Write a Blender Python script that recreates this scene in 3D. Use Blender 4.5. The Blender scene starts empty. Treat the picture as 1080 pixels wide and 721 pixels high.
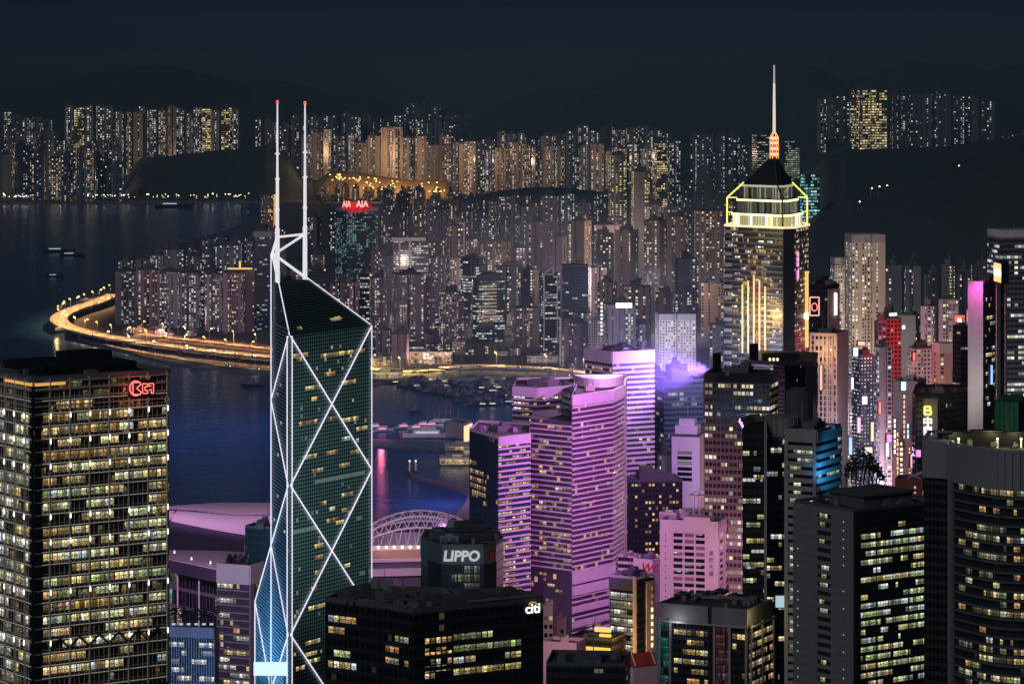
import bpy, math, random
from math import radians as RAD, sin, cos, pi, atan2, hypot

# ------------------------------------------------------------------ camera, sky, sun, exposure
scene = bpy.context.scene
col = scene.collection
F, CH = 3540.0, 390.0            # focal length in photo pixels, height of the lookout above the harbour
cam_d = bpy.data.cameras.new("camera")
cam_d.sensor_width = 36.0
cam_d.lens = 36.0 * F / 1080.0
cam_d.shift_y = -(360.5 - 44.0) / 1080.0     # an architectural (shift) lens keeps the verticals upright
cam_d.clip_start, cam_d.clip_end = 1.0, 200000.0
cam = bpy.data.objects.new("camera", cam_d)
cam.location = (0, 0, CH)
cam.rotation_euler = (pi / 2, 0, 0)
col.objects.link(cam)
scene.camera = cam

world = bpy.data.worlds.new("World")
scene.world = world
world.use_nodes = True
wn = world.node_tree
for n in list(wn.nodes):
    wn.nodes.remove(n)
SUN_EL, SUN_AZ = RAD(34), RAD(205)           # added fill light from behind the lookout, a little to the left
sky = wn.nodes.new("ShaderNodeTexSky")
sky.sky_type = 'NISHITA'
sky.sun_disc = False
sky.sun_elevation = SUN_EL
sky.sun_rotation = SUN_AZ
sky.air_density = 1.0
sky.dust_density = 2.0
tint = wn.nodes.new("ShaderNodeMix")
tint.data_type = 'RGBA'
tint.blend_type = 'MULTIPLY'
tint.inputs[0].default_value = 1.0
tint.inputs[7].default_value = (0.14, 0.46, 0.80, 1)
bg = wn.nodes.new("ShaderNodeBackground")
bg.inputs[1].default_value = 0.00145
wo = wn.nodes.new("ShaderNodeOutputWorld")
wn.links.new(sky.outputs[0], tint.inputs[6])
wn.links.new(tint.outputs[2], bg.inputs[0])
wn.links.new(bg.outputs[0], wo.inputs[0])

sun_d = bpy.data.lights.new("fill_sun", 'SUN')
sun_d.energy = 0.42
sun_d.angle = RAD(12)
sun_d.color = (0.90, 0.90, 1.0)
sun = bpy.data.objects.new("fill_sun", sun_d)
sun.rotation_euler = (pi / 2 - SUN_EL, 0, RAD(-28))
col.objects.link(sun)

vs = scene.view_settings
vs.view_transform = 'Standard'
vs.look = 'None'
vs.exposure = 0.0
vs.gamma = 1.0
vs.use_curve_mapping = False
scene.cycles.max_bounces = 5
scene.cycles.diffuse_bounces = 2
scene.cycles.glossy_bounces = 3
scene.cycles.transparent_max_bounces = 4
scene.cycles.volume_bounces = 0
scene.cycles.use_denoising = True
scene.cycles.sample_clamp_indirect = 3.0
scene.cycles.use_light_tree = True

# ------------------------------------------------------------------ survey helpers: a bearing + a distance give a place
def gx(px, Y): return (px - 540.0) * Y / F
def gz(py, Y): return CH - (py - 44.0) * Y / F
def gY(py): return CH * F / (py - 44.0)
def P(px, py, Y): return (gx(px, Y), Y, gz(py, Y))
def G(px, py, z=0.0):
    Y = (CH - z) * F / (py - 44.0)
    return (gx(px, Y), Y)

def side(X0, Y0, px, ang, sgn):
    """length of a wall leaving (X0,Y0) that ends on the bearing of px"""
    k = (px - 540.0) / F
    dx, dy = (cos(ang), sin(ang)) if sgn > 0 else (-sin(ang), cos(ang))
    L = (k * Y0 - X0) / (dx - k * dy)
    return (X0 + L * dx, Y0 + L * dy)

def quadplan(xl, xc, xr, Y, deg, depth=None):
    """four-cornered plan with its nearest corner at bearing xc; A R B L, counter-clockwise"""
    a = RAD(deg)
    A = (gx(xc, Y), Y)
    R = side(A[0], A[1], xr, a, 1)
    L = side(A[0], A[1], xl, a, -1)
    if depth:
        d = depth
        if abs(xc - xl) < 0.5:
            L = (A[0] - sin(a) * d, A[1] + cos(a) * d)
        if abs(xc - xr) < 0.5:
            R = (A[0] + cos(a) * d, A[1] + sin(a) * d)
    B = (L[0] + R[0] - A[0], L[1] + R[1] - A[1])
    return [A, R, B, L]

def on_face(p, q, px, py, off=0.0):
    dx, dy = q[0] - p[0], q[1] - p[1]
    l = hypot(dx, dy)
    nx, ny = dy / l, -dx / l
    p2 = (p[0] + nx * off, p[1] + ny * off)
    k = (px - 540.0) / F
    t = (k * p2[1] - p2[0]) / (dx - k * dy)
    X, Y = p2[0] + t * dx, p2[1] + t * dy
    return (X, Y, gz(py, Y))

def lerp(a, b, t): return tuple(x + (y - x) * t for x, y in zip(a, b))

# ------------------------------------------------------------------ mesh builder
class MB:
    def __init__(s):
        s.v, s.f, s.uv, s.mi = [], [], [], []
    def face(s, pts, uv=None, m=0):
        i = len(s.v)
        s.v.extend(pts)
        s.f.append(tuple(range(i, i + len(pts))))
        s.uv.extend(uv if uv else [(0.5, 0.5)] * len(pts))
        s.mi.append(m)
    def prism(s, poly, z0, z1, cell=None, m=0, mt=None, u0=0, bottom=False):
        """walls outward, roof on top; cell = (bay width, floor height) writes UVs counted in bays and floors"""
        n = len(poly)
        u = u0
        for i in range(n):
            p, q = poly[i], poly[(i + 1) % n]
            uv = None
            if cell:
                nb = max(1, round(hypot(q[0] - p[0], q[1] - p[1]) / cell[0]))
                nf = max(1, round((z1 - z0) / cell[1]))
                uv = [(u, 0), (u + nb, 0), (u + nb, nf), (u, nf)]
                u += nb
            s.face([(p[0], p[1], z0), (q[0], q[1], z0), (q[0], q[1], z1), (p[0], p[1], z1)], uv, m)
        s.face([(p[0], p[1], z1) for p in poly], None, m if mt is None else mt)
        if bottom:
            s.face([(p[0], p[1], z0) for p in reversed(poly)], None, m if mt is None else mt)
    def box(s, c, size, rot=0.0, m=0):
        """box standing on c (centre of its foot)"""
        w, d, h = size
        ca, sa = cos(rot), sin(rot)
        poly = [(c[0] + x * ca - y * sa, c[1] + x * sa + y * ca) for x, y in ((-w/2, -d/2), (w/2, -d/2), (w/2, d/2), (-w/2, d/2))]
        s.prism(poly, c[2], c[2] + h, m=m, bottom=True)
    def tube(s, a, b, r, n=6, r2=None, m=0, caps=True):
        r2 = r if r2 is None else r2
        d = [b[i] - a[i] for i in range(3)]
        l = math.sqrt(sum(x * x for x in d)) or 1e-6
        d = [x / l for x in d]
        up = (0, 0, 1) if abs(d[2]) < 0.9 else (1, 0, 0)
        e1 = (d[1]*up[2]-d[2]*up[1], d[2]*up[0]-d[0]*up[2], d[0]*up[1]-d[1]*up[0])
        k = math.sqrt(sum(x * x for x in e1))
        e1 = [x / k for x in e1]
        e2 = (d[1]*e1[2]-d[2]*e1[1], d[2]*e1[0]-d[0]*e1[2], d[0]*e1[1]-d[1]*e1[0])
        ra, rb = [], []
        for i in range(n):
            t = 2 * pi * (i + .5) / n
            o = [e1[j] * cos(t) + e2[j] * sin(t) for j in range(3)]
            ra.append(tuple(a[j] + o[j] * r for j in range(3)))
            rb.append(tuple(b[j] + o[j] * r2 for j in range(3)))
        for i in range(n):
            j = (i + 1) % n
            s.face([ra[i], ra[j], rb[j], rb[i]], None, m)
        if caps:
            s.face(list(reversed(ra)), None, m)
            s.face(rb, None, m)
    def fquad(s, p, q, u0, u1, z0, z1, off, uv=None, m=0):
        dx, dy = q[0] - p[0], q[1] - p[1]
        l = hypot(dx, dy)
        ex, ey = dx / l, dy / l
        nx, ny = ey, -ex
        def pt(u, z): return (p[0] + ex * u + nx * off, p[1] + ey * u + ny * off, z)
        s.face([pt(u0, z0), pt(u1, z0), pt(u1, z1), pt(u0, z1)], uv, m)
    def fbox(s, p, q, u0, u1, z0, z1, o0, o1, m=0):
        """box on a wall p->q, from u0 to u1 along it, standing off from o0 to o1"""
        dx, dy = q[0] - p[0], q[1] - p[1]
        l = hypot(dx, dy)
        ex, ey = dx / l, dy / l
        nx, ny = ey, -ex
        def pt(u, o): return (p[0] + ex * u + nx * o, p[1] + ey * u + ny * o)
        s.prism([pt(u0, o1), pt(u1, o1), pt(u1, o0), pt(u0, o0)], z0, z1, m=m, bottom=True)
    def ring(s, poly, z0, z1, t, m=0):
        """a wall of thickness t standing along the edge of a plan, inside it"""
        n = len(poly)
        cx = sum(p[0] for p in poly) / n
        cy = sum(p[1] for p in poly) / n
        r = sum(hypot(p[0] - cx, p[1] - cy) for p in poly) / n
        k = 1 - t * 1.3 / r
        inn = [(cx + (p[0] - cx) * k, cy + (p[1] - cy) * k) for p in poly]
        for i in range(n):
            j = (i + 1) % n
            a, b, c, d = poly[i], poly[j], inn[j], inn[i]
            s.face([(*a, z0), (*b, z0), (*b, z1), (*a, z1)], None, m)
            s.face([(*c, z0), (*d, z0), (*d, z1), (*c, z1)], None, m)
            s.face([(*a, z1), (*b, z1), (*c, z1), (*d, z1)], None, m)
    def build(s, name, mats, parent=None, loc=None):
        me = bpy.data.meshes.new(name)
        o = loc if loc else (0, 0, 0)
        if parent is not None:
            w = root_loc(parent)
            o = w
        me.from_pydata([(a - o[0], b - o[1], c - o[2]) for a, b, c in s.v], [], s.f)
        ul = me.uv_layers.new(name="UVMap")
        ul.data.foreach_set("uv", [x for t in s.uv for x in t])
        if not isinstance(mats, (list, tuple)):
            mats = [mats]
        for m in mats:
            me.materials.append(m)
        if len(mats) > 1:
            me.polygons.foreach_set("material_index", s.mi)
        me.update()
        ob = bpy.data.objects.new(name, me)
        col.objects.link(ob)
        if parent is not None:
            ob.parent = parent
        elif loc:
            ob.location = loc
        return ob

def root_loc(o):
    x = y = z = 0.0
    while o is not None:
        x += o.location[0]; y += o.location[1]; z += o.location[2]
        o = o.parent
    return (x, y, z)

def tag(o, label, cat, group=None):
    o['label'] = label
    o['category'] = cat
    if group:
        o['group'] = group
    return o

def thing(name, label, cat, loc, group=None):
    o = bpy.data.objects.new(name, None)
    o.empty_display_size = 5
    o.location = loc
    col.objects.link(o)
    return tag(o, label, cat, group)

def struct(name, mb, mats):
    o = mb.build(name, mats)
    o['kind'] = 'structure'
    return o

def copy_tree(o, parent=None):
    c = o.copy()
    col.objects.link(c)
    if parent is not None:
        c.parent = parent
    for ch in [x for x in KIDS.get(o.name, [])]:
        copy_tree(ch, c)
    return c
KIDS = {}
def index_kids(*roots):
    for r in roots:
        KIDS[r.name] = list(r.children)
        index_kids(*r.children)

def centre(poly): return (sum(p[0] for p in poly) / len(poly), sum(p[1] for p in poly) / len(poly))

# ------------------------------------------------------------------ materials
def newmat(name):
    m = bpy.data.materials.new(name)
    m.use_nodes = True
    nt = m.node_tree
    for n in list(nt.nodes):
        nt.nodes.remove(n)
    out = nt.nodes.new("ShaderNodeOutputMaterial")
    b = nt.nodes.new("ShaderNodeBsdfPrincipled")
    nt.links.new(b.outputs[0], out.inputs[0])
    return m, nt, b

def rgba(c): return (c[0], c[1], c[2], 1.0)

class NT:
    def __init__(s, nt): s.nt = nt
    def put(s, sock, v):
        if hasattr(v, 'node'): s.nt.links.new(v, sock)
        else: sock.default_value = v
    def m(s, op, a, b=0.0):
        n = s.nt.nodes.new("ShaderNodeMath")
        n.operation = op
        s.put(n.inputs[0], a)
        s.put(n.inputs[1], b)
        return n.outputs[0]
    def vec(s, x, y, z):
        n = s.nt.nodes.new("ShaderNodeCombineXYZ")
        s.put(n.inputs[0], x); s.put(n.inputs[1], y); s.put(n.inputs[2], z)
        return n.outputs[0]
    def white(s, x, y, z):
        n = s.nt.nodes.new("ShaderNodeTexWhiteNoise")
        n.noise_dimensions = '3D'
        s.put(n.inputs[0], s.vec(x, y, z))
        return n.outputs[0], n.outputs[1]
    def mix(s, f, a, b, mode='MIX'):
        n = s.nt.nodes.new("ShaderNodeMix")
        n.data_type = 'RGBA'
        n.blend_type = mode
        s.put(n.inputs[0], f)
        s.put(n.inputs[6], rgba(a) if isinstance(a, tuple) else a)
        s.put(n.inputs[7], rgba(b) if isinstance(b, tuple) else b)
        return n.outputs[2]
    def sep(s, v, color=False):
        n = s.nt.nodes.new("ShaderNodeSeparateColor" if color else "ShaderNodeSeparateXYZ")
        s.put(n.inputs[0], v)
        return n.outputs
    def noise(s, scale, vec=None, detail=3.0):
        n = s.nt.nodes.new("ShaderNodeTexNoise")
        n.inputs['Scale'].default_value = scale
        n.inputs['Detail'].default_value = detail
        if vec is not None: s.nt.links.new(vec, n.inputs['Vector'])
        return n.outputs[0]
    def objpos(s):
        return s.nt.nodes.new("ShaderNodeTexCoord").outputs['Object']

def solid(name, c, rough=0.75, metal=0.0, var=0.25, scale=0.08, streak=False):
    """a painted, concrete or metal surface with uneven weathering"""
    mt, nt, b = newmat(name)
    k = NT(nt)
    v = k.objpos()
    if streak:
        mp = nt.nodes.new("ShaderNodeMapping")
        mp.inputs['Scale'].default_value = (1, 1, 0.12)
        nt.links.new(v, mp.inputs[0])
        v = mp.outputs[0]
    n1 = k.noise(scale, v, 5.0)
    f = k.m('MULTIPLY', k.m('SUBTRACT', n1, 0.5), 2.0 * var)
    f = k.m('ADD', 1.0, f)
    cc = nt.nodes.new("ShaderNodeVectorMath")
    cc.operation = 'SCALE'
    cc.inputs[0].default_value = c
    nt.links.new(f, cc.inputs['Scale'])
    nt.links.new(cc.outputs[0], b.inputs['Base Color'])
    b.inputs['Roughness'].default_value = rough
    b.inputs['Metallic'].default_value = metal
    return mt

def glow(name, c, s, sample=False):
    mt, nt, b = newmat(name)
    b.inputs['Base Color'].default_value = (0.3, 0.3, 0.3, 1)
    b.inputs['Emission Color'].default_value = rgba(c)
    b.inputs['Emission Strength'].default_value = s
    if not sample:
        mt.cycles.emission_sampling = 'NONE'
    return mt

WARM, PALE, COOL, GREEN, AMBER, TEAL = (1, .70, .36), (1, .90, .66), (.78, .90, 1), (.78, .92, .50), (1, .50, .14), (.25, .85, .85)

def cells(name, wall, p=.2, c1=WARM, c2=PALE, c3=COOL, s=.8, rect=(.2, .8, .25, .8), colp=0.0, glass=(.012, .015, .02),
          var=.35, run=0, clump=1.2, interior=False, wrough=.75, grough=.12, wmetal=0.0, dim=0.0, c3p=.15, floorv=0.0, glitter=1.0, colsel=1.0):
    """wall with windows counted by UV (one bay x one floor each); some of the windows are lit rooms"""
    mt, nt, b = newmat(name)
    k = NT(nt)
    uv = nt.nodes.new("ShaderNodeTexCoord").outputs['UV']
    sp = k.sep(uv)
    u, v = sp[0], sp[1]
    iu, iv = k.m('FLOOR', u), k.m('FLOOR', v)
    fu, fv = k.m('SUBTRACT', u, iu), k.m('SUBTRACT', v, iv)
    rnd = k.m('MULTIPLY', nt.nodes.new("ShaderNodeObjectInfo").outputs['Random'], 91.0)
    h1, _ = k.white(iu, iv, rnd)
    if run:
        h1r, _ = k.white(k.m('FLOOR', k.m('DIVIDE', k.m('ADD', u, k.m('MULTIPLY', iv, 2.37)), float(run))), iv, k.m('ADD', rnd, 3.1))
        h1 = k.m('ADD', k.m('MULTIPLY', h1r, .75), k.m('MULTIPLY', h1, .25))
    _, hc = k.white(k.m('ADD', iu, 7.3), iv, rnd)
    rgb = k.sep(hc, True)
    pe = p
    if clump:
        low, _ = k.white(k.m('FLOOR', k.m('DIVIDE', u, 5.0)), k.m('FLOOR', k.m('DIVIDE', v, 6.0)), rnd)
        pe = k.m('MULTIPLY', p, k.m('ADD', 1.0 - clump / 2, k.m('MULTIPLY', low, clump)))
    if floorv:
        fr, _ = k.white(0.7, iv, k.m('ADD', rnd, 17.0))
        pe = k.m('MULTIPLY', pe, k.m('ADD', 1.0 - floorv / 2, k.m('MULTIPLY', fr, floorv)))
    lit = k.m('LESS_THAN', h1, pe)
    if colp:
        hcol, _ = k.white(iu, 0.5, k.m('ADD', rnd, 5.0))
        lit2 = k.m('MULTIPLY', k.m('LESS_THAN', hcol, colp), k.m('LESS_THAN', h1, .8))
        lit = k.m('MAXIMUM', lit, lit2)
    mask = k.m('MULTIPLY', k.m('MULTIPLY', k.m('GREATER_THAN', fu, rect[0]), k.m('LESS_THAN', fu, rect[1])),
               k.m('MULTIPLY', k.m('GREATER_THAN', fv, rect[2]), k.m('LESS_THAN', fv, rect[3])))
    if colsel < 1:                                   # windows stand in stacks; the columns between are blank wall
        hs, _ = k.white(iu, 3.5, k.m('ADD', rnd, 29.0))
        mask = k.m('MULTIPLY', mask, k.m('LESS_THAN', hs, colsel))
    br = k.m('ADD', .22, k.m('MULTIPLY', k.m('POWER', rgb[0], 1.8), 1.25 * glitter))
    if interior:
        nz = k.noise(3.4, k.vec(k.m('MULTIPLY', u, 1.0), k.m('MULTIPLY', v, 1.5), rnd), 5.0)
        nz = k.m('MULTIPLY', k.m('MAXIMUM', k.m('SUBTRACT', nz, .36), 0.03), 4.6)
        br = k.m('MULTIPLY', br, nz)
        # furniture line: rooms read brighter at the ceiling lamps
        br = k.m('MULTIPLY', br, k.m('ADD', .55, k.m('MULTIPLY', k.m('GREATER_THAN', fv, .62), .7)))
    e = k.m('MULTIPLY', k.m('MULTIPLY', lit, mask), br)
    if dim:
        e = k.m('ADD', e, k.m('MULTIPLY', mask, k.m('MULTIPLY', rgb[1], dim)))
    cc = k.mix(rgb[1], c1, c2)
    cc = k.mix(k.m('GREATER_THAN', rgb[2], 1.0 - c3p), cc, c3)
    w = nt.nodes.new("ShaderNodeVectorMath")
    w.operation = 'SCALE'
    w.inputs[0].default_value = wall
    wob = k.noise(.05, k.objpos(), 4.0)
    k.put(w.inputs['Scale'], k.m('ADD', k.m('ADD', 1 - var / 2 - .2, k.m('MULTIPLY', k.m('DIVIDE', rnd, 91.0), var)), k.m('MULTIPLY', wob, .4)))
    nt.links.new(k.mix(mask, w.outputs[0], glass), b.inputs['Base Color'])
    k.put(b.inputs['Roughness'], k.m('ADD', wrough, k.m('MULTIPLY', mask, grough - wrough)))
    if wmetal:
        k.put(b.inputs['Metallic'], k.m('MULTIPLY', k.m('SUBTRACT', 1.0, mask), wmetal))
    nt.links.new(cc, b.inputs['Emission Color'])
    nt.links.new(k.m('MULTIPLY', e, s), b.inputs['Emission Strength'])
    mt.cycles.emission_sampling = 'NONE'
    return mt

def room(name, c1, c2, c3, s, **kw):
    """lit office rooms seen through the window"""
    return cells(name, (.02, .02, .02), p=1.5, c1=c1, c2=c2, c3=c3, s=s, rect=(.05, .95, .0, 1.0), clump=0, interior=True, var=.1, **kw)

M = {}
M['concrete'] = solid('pale concrete', (.36, .34, .33), .85, streak=True)
M['dark_concrete'] = solid('dark concrete', (.10, .10, .105), .85, streak=True)
M['grey_concrete'] = solid('grey concrete', (.23, .22, .225), .85, var=.18, streak=True)
M['roof'] = solid('roof felt', (.035, .036, .04), .9, var=.5, scale=.15)
M['roof_mid'] = solid('roof screed', (.11, .105, .11), .9, var=.5, scale=.12)
M['white'] = solid('white paint', (.75, .73, .73), .6, var=.12, streak=True)
M['cream'] = solid('cream tile', (.55, .50, .42), .7, var=.15, streak=True)
M['steel'] = solid('steel', (.55, .54, .53), .38, .7, var=.15)
M['dark_steel'] = solid('dark steel', (.06, .062, .066), .5, .5)
M['black'] = solid('black cladding', (.016, .017, .019), .35, .0, var=.3)
M['plant'] = solid('plant room louvres', (.14, .14, .145), .7, var=.3)
M['machine'] = solid('machinery', (.28, .28, .29), .5, .4)
M['granite'] = solid('dark granite', (.03, .031, .034), .28, .0, var=.3)
M['red_brown'] = solid('red brown cladding', (.30, .055, .028), .7)
M['pink_wall'] = solid('pinkish white wall tile', (.62, .52, .52), .75, var=.1, streak=True)
M['dark_glass'] = solid('dark window glass', (.010, .013, .017), .08, var=.2)
M['green_net'] = solid('green scaffold net', (.010, .13, .05), .9, var=.4, scale=.4)
M['led_white'] = glow('white light tube', (.86, .82, 1.0), 1.0)
M['led_hot'] = glow('hot white light', (1.0, .97, .93), 4.0)
M['led_gold'] = glow('gold light tube', (1.0, .58, .12), 1.1)
M['led_yellow'] = glow('yellow light tube', (1.0, .82, .12), 1.5)
M['led_red'] = glow('red light', (1.0, .10, .06), 2.0)
M['neon_red'] = glow('red neon tube', (1.0, .16, .13), 2.2)
M['neon_pink'] = glow('pink neon', (1.0, .25, .65), 1.6)
M['panel_cyan'] = glow('cyan screen', (.55, .92, 1.0), 1.8)
M['panel_white'] = glow('white screen', (1.0, .96, .90), 2.0)
M['panel_cream'] = glow('cream lightbox', (1.0, .93, .66), 2.4)
M['panel_orange'] = glow('orange screen', (1.0, .50, .18), 1.6)
M['text_white'] = glow('white sign letters', (1.0, 1.0, 1.0), 1.6)
M['text_grey'] = glow('dim sign letters', (.75, .8, .78), .55)
M['text_yellow'] = glow('yellow sign', (1.0, .72, .12), 2.2)
M['red_dim'] = solid('red sign', (.45, .03, .03), .6)

ROOM = [room('rooms warm yellow', (1, .70, .25), (1, .85, .42), PALE, 1.0),
        room('rooms pale green', (.72, .92, .36), (.95, 1, .56), COOL, .95),
        room('rooms cool white', (.80, .97, .85), PALE, COOL, 1.05),
        room('rooms amber', AMBER, WARM, PALE, .8),
        room('rooms bright', (1, .93, .68), (1, .97, .85), COOL, 1.35)]

def bounce(name, kind, loc, energy, color, radius=3.0, aim=None, size=60, blend=.6):
    d = bpy.data.lights.new(name, kind)
    d.energy = energy
    d.color = color
    d.shadow_soft_size = radius
    o = bpy.data.objects.new(name, d)
    o.location = loc
    if kind == 'SPOT':
        d.spot_size = RAD(size)
        d.spot_blend = blend
        import mathutils
        v = mathutils.Vector(aim) - mathutils.Vector(loc)
        o.rotation_euler = v.to_track_quat('-Z', 'Y').to_euler()
    col.objects.link(o)
    return o

CJK = None
def text(name, body, pos, ang, size, mat, label, sx=1.0, extrude=.15, bold=0.0, shear=0.0, align='CENTER'):
    cu = bpy.data.curves.new(name, 'FONT')
    cu.body = body
    cu.size = size
    cu.align_x = align
    cu.align_y = 'CENTER'
    cu.extrude = extrude
    cu.offset = bold
    cu.shear = shear
    cu.resolution_u = 3
    cu.materials.append(mat)
    o = bpy.data.objects.new(name, cu)
    me = bpy.data.meshes.new_from_object(o)
    bpy.data.objects.remove(o)
    if not me.materials: me.materials.append(mat)
    o = bpy.data.objects.new(name, me)
    o.location = pos
    o.rotation_euler = (pi / 2, 0, ang)
    o.scale = (sx, 1, 1)
    col.objects.link(o)
    if label:
        tag(o, label, 'sign')
    return o

# ------------------------------------------------------------------ facade kit
def flen(f): return hypot(f[1][0] - f[0][0], f[1][1] - f[0][1])
def fang(f): return atan2(f[1][1] - f[0][1], f[1][0] - f[0][0])

def lit_windows(root, faces, z1, fh, zlow, bay, prob, mats, seed, wh=(.35, .92), inset=(0, 0), off=.05, maxrun=6, limit=100, floorvar=.7, skip=0, pick=None):
    """lit office windows, each run of lit rooms on one floor a window of its own"""
    rg = random.Random(seed)
    runs = []
    for fi, f in enumerate(faces):
        L = flen(f) - inset[0] - inset[1]
        nb = max(1, round(L / bay))
        bw = L / nb
        nf = int((z1 - zlow) / fh)
        for k in range(skip, nf):
            zt = z1 - k * fh
            pf = prob * (1 - floorvar / 2 + floorvar * rg.random())
            if pick: pf = pick(fi, k, pf)
            i = 0
            while i < nb:
                n = rg.randint(1, maxrun)
                n = min(n, nb - i)
                if rg.random() < pf:
                    runs.append((n, f, inset[0] + i * bw, bw, zt - fh + fh * wh[0], zt - fh + fh * wh[1], k, rg.random(), fi))
                i += n
    order = sorted(range(len(runs)), key=lambda i: (-runs[i][0], runs[i][7]))
    keep = set(order[:limit])
    rest = [MB() for _ in mats]
    for i, (n, f, u, bw, za, zb, k, r, fi) in enumerate(runs):
        mi = int(r * 997) % len(mats)
        g = .07 * bw
        uu = (k * 13 + i) % 50
        uv = [(uu, k), (uu + n, k), (uu + n, k + .999), (uu, k + .999)]
        mb = MB() if i in keep else rest[mi]
        mb.fquad(f[0], f[1], u + g, u + n * bw - g, za, zb, off, uv)
        if i in keep:
            mb.build('window', mats[mi], root)
    for mi, mb in enumerate(rest):
        if mb.f:
            o = mb.build('lit_windows', mats[mi], root)
            o['kind'] = 'stuff'

def bands(root, faces, z1, fh, zlow, mat, frac=(0, .35), depth=.35, inset=(0, 0), name='floor_band', skip=0, o0=.02):
    mb = MB()
    for f in faces:
        L = flen(f)
        nf = int((z1 - zlow) / fh) + 1
        for k in range(skip, nf):
            zb = z1 - (k + 1) * fh
            mb.fbox(f[0], f[1], inset[0], L - inset[1], zb + fh * frac[0], zb + fh * frac[1], o0, depth)
    return mb.build(name, mat, root)

def mullions(root, faces, z0, z1, bay, mat, w=.3, depth=.4, inset=(0, 0), name='mullions', ends=True, o0=.02):
    mb = MB()
    for f in faces:
        L = flen(f) - inset[0] - inset[1]
        nb = max(1, round(L / bay))
        for i in range(0 if ends else 1, nb + (1 if ends else 0)):
            u = inset[0] + L * i / nb
            mb.fbox(f[0], f[1], u - w / 2, u + w / 2, z0, z1, o0, depth)
    return mb.build(name, mat, root)

def rooftop(root, poly, z, seed, parapet=1.4, mat='plant', pmat=None, n=4, mast=1, scale=1.0, hmax=5.0, tank=True):
    rg = random.Random(seed)
    cx, cy = centre(poly)
    if parapet:
        mb = MB()
        mb.ring(poly, z + .01, z + parapet, .5)
        mb.build('parapet', M[pmat or 'concrete'], root)
    r = min(hypot(p[0] - cx, p[1] - cy) for p in poly)
    ang = atan2(poly[1][1] - poly[0][1], poly[1][0] - poly[0][0])
    if n:
        mb = MB()
        mb.box((cx, cy, z + .02), (r * .8 * scale, r * .6 * scale, hmax), ang)
        mb.box((cx + r * .1, cy, z + .02 + hmax), (r * .3 * scale, r * .3 * scale, hmax * .5), ang)
        mb.build('plant_room', M[mat], root)
    for i in range(n):
        t = rg.uniform(0, 2 * pi)
        d = r * rg.uniform(.45, .66)
        mb = MB()
        s = rg.uniform(1.8, 4.2) * scale
        c = (cx + cos(t) * d, cy + sin(t) * d, z + .03)
        if rg.random() < .3:
            mb.tube(c, (c[0], c[1], c[2] + s * .9), s * .55, 10)
        else:
            mb.box(c, (s * 1.5, s, s * .8), ang)
            mb.box((c[0], c[1], c[2] + s * .8), (s * .7, s * .7, .5), ang)
        mb.build('cooling_unit', M['machine' if rg.random() < .5 else 'plant'], root)
    for i in range(mast):
        mb = MB()
        t = rg.uniform(0, 2 * pi)
        c = (cx + cos(t) * r * .3, cy + sin(t) * r * .3, z + hmax)
        h = rg.uniform(6, 12)
        mb.tube(c, (c[0], c[1], c[2] + h), .22, 5, .1)
        mb.tube((c[0] - 1, c[1], c[2] + h * .7), (c[0] + 1, c[1], c[2] + h * .7), .08, 4)
        mb.build('aerial', M['steel'], root)

def clutter(root, poly, z, seed, n=10, k=.72, rail=True, mat=('plant', 'machine', 'dark_steel')):
    """the small things a flat roof carries: ducts, pipes, tanks, hatches, handrail, whip aerials"""
    q = random.Random(seed)
    c = centre(poly)
    ang = atan2(poly[1][1] - poly[0][1], poly[1][0] - poly[0][0])
    def spot():
        i = q.randrange(len(poly)); t = q.random()
        p = lerp(poly[i], poly[(i + 1) % len(poly)], t)
        return lerp(p, c, 1 - k * math.sqrt(q.uniform(.25, 1)))
    for i in range(n):
        x, y = spot(); r = q.random()
        mb = MB()
        if r < .28:
            l = q.uniform(4, 11); a = ang + q.choice((0, pi / 2)); h = q.uniform(.4, 1.2)
            mb.box((x, y, z + .5), (l, .8, h), a); mb.box((x + cos(a) * l * .4, y + sin(a) * l * .4, z), (.3, .3, .5), a); mb.box((x - cos(a) * l * .4, y - sin(a) * l * .4, z), (.3, .3, .5), a)
            mb.build('duct', M[mat[1]], root)
        elif r < .5:
            l = q.uniform(5, 12); a = ang + q.choice((0, pi / 2))
            for o in (0, .7):
                mb.tube((x - cos(a) * l / 2 - sin(a) * o, y - sin(a) * l / 2 + cos(a) * o, z + .6), (x + cos(a) * l / 2 - sin(a) * o, y + sin(a) * l / 2 + cos(a) * o, z + .6), .16, 6)
            mb.build('pipe', M['steel'], root)
        elif r < .66:
            mb.tube((x, y, z), (x, y, z + 2.2), 1.1, 12); mb.tube((x, y, z + 2.2), (x, y, z + 2.6), 1.1, 12, .3); mb.build('water_tank', M[mat[1]], root)
        elif r < .84:
            s_ = q.uniform(1.4, 2.6); mb.box((x, y, z + .3), (s_ * 1.6, s_, s_), ang); mb.tube((x, y, z + s_ + .3), (x, y, z + s_ + .6), s_ * .36, 10); mb.build('fan_unit', M[mat[0]], root)
        else:
            h = q.uniform(5, 10); mb.tube((x, y, z), (x, y, z + h), .1, 5, .04); mb.tube((x - .5, y, z + h * .8), (x + .5, y, z + h * .8), .05, 4); mb.build('aerial', M[mat[2]], root)
    if rail:
        mb = MB(); inn = [lerp(p, c, .05) for p in poly]
        for i in range(len(inn)):
            p, r_ = inn[i], inn[(i + 1) % len(inn)]
            for h in (.6, 1.1): mb.tube((*p, z + h), (*r_, z + h), .05, 4, caps=False)
            m = max(1, int(hypot(r_[0] - p[0], r_[1] - p[1]) / 3))
            for j in range(m): t = lerp(p, r_, j / m); mb.tube((*t, z), (*t, z + 1.1), .05, 4, caps=False)
        mb.build('handrail', M['steel'], root)
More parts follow.
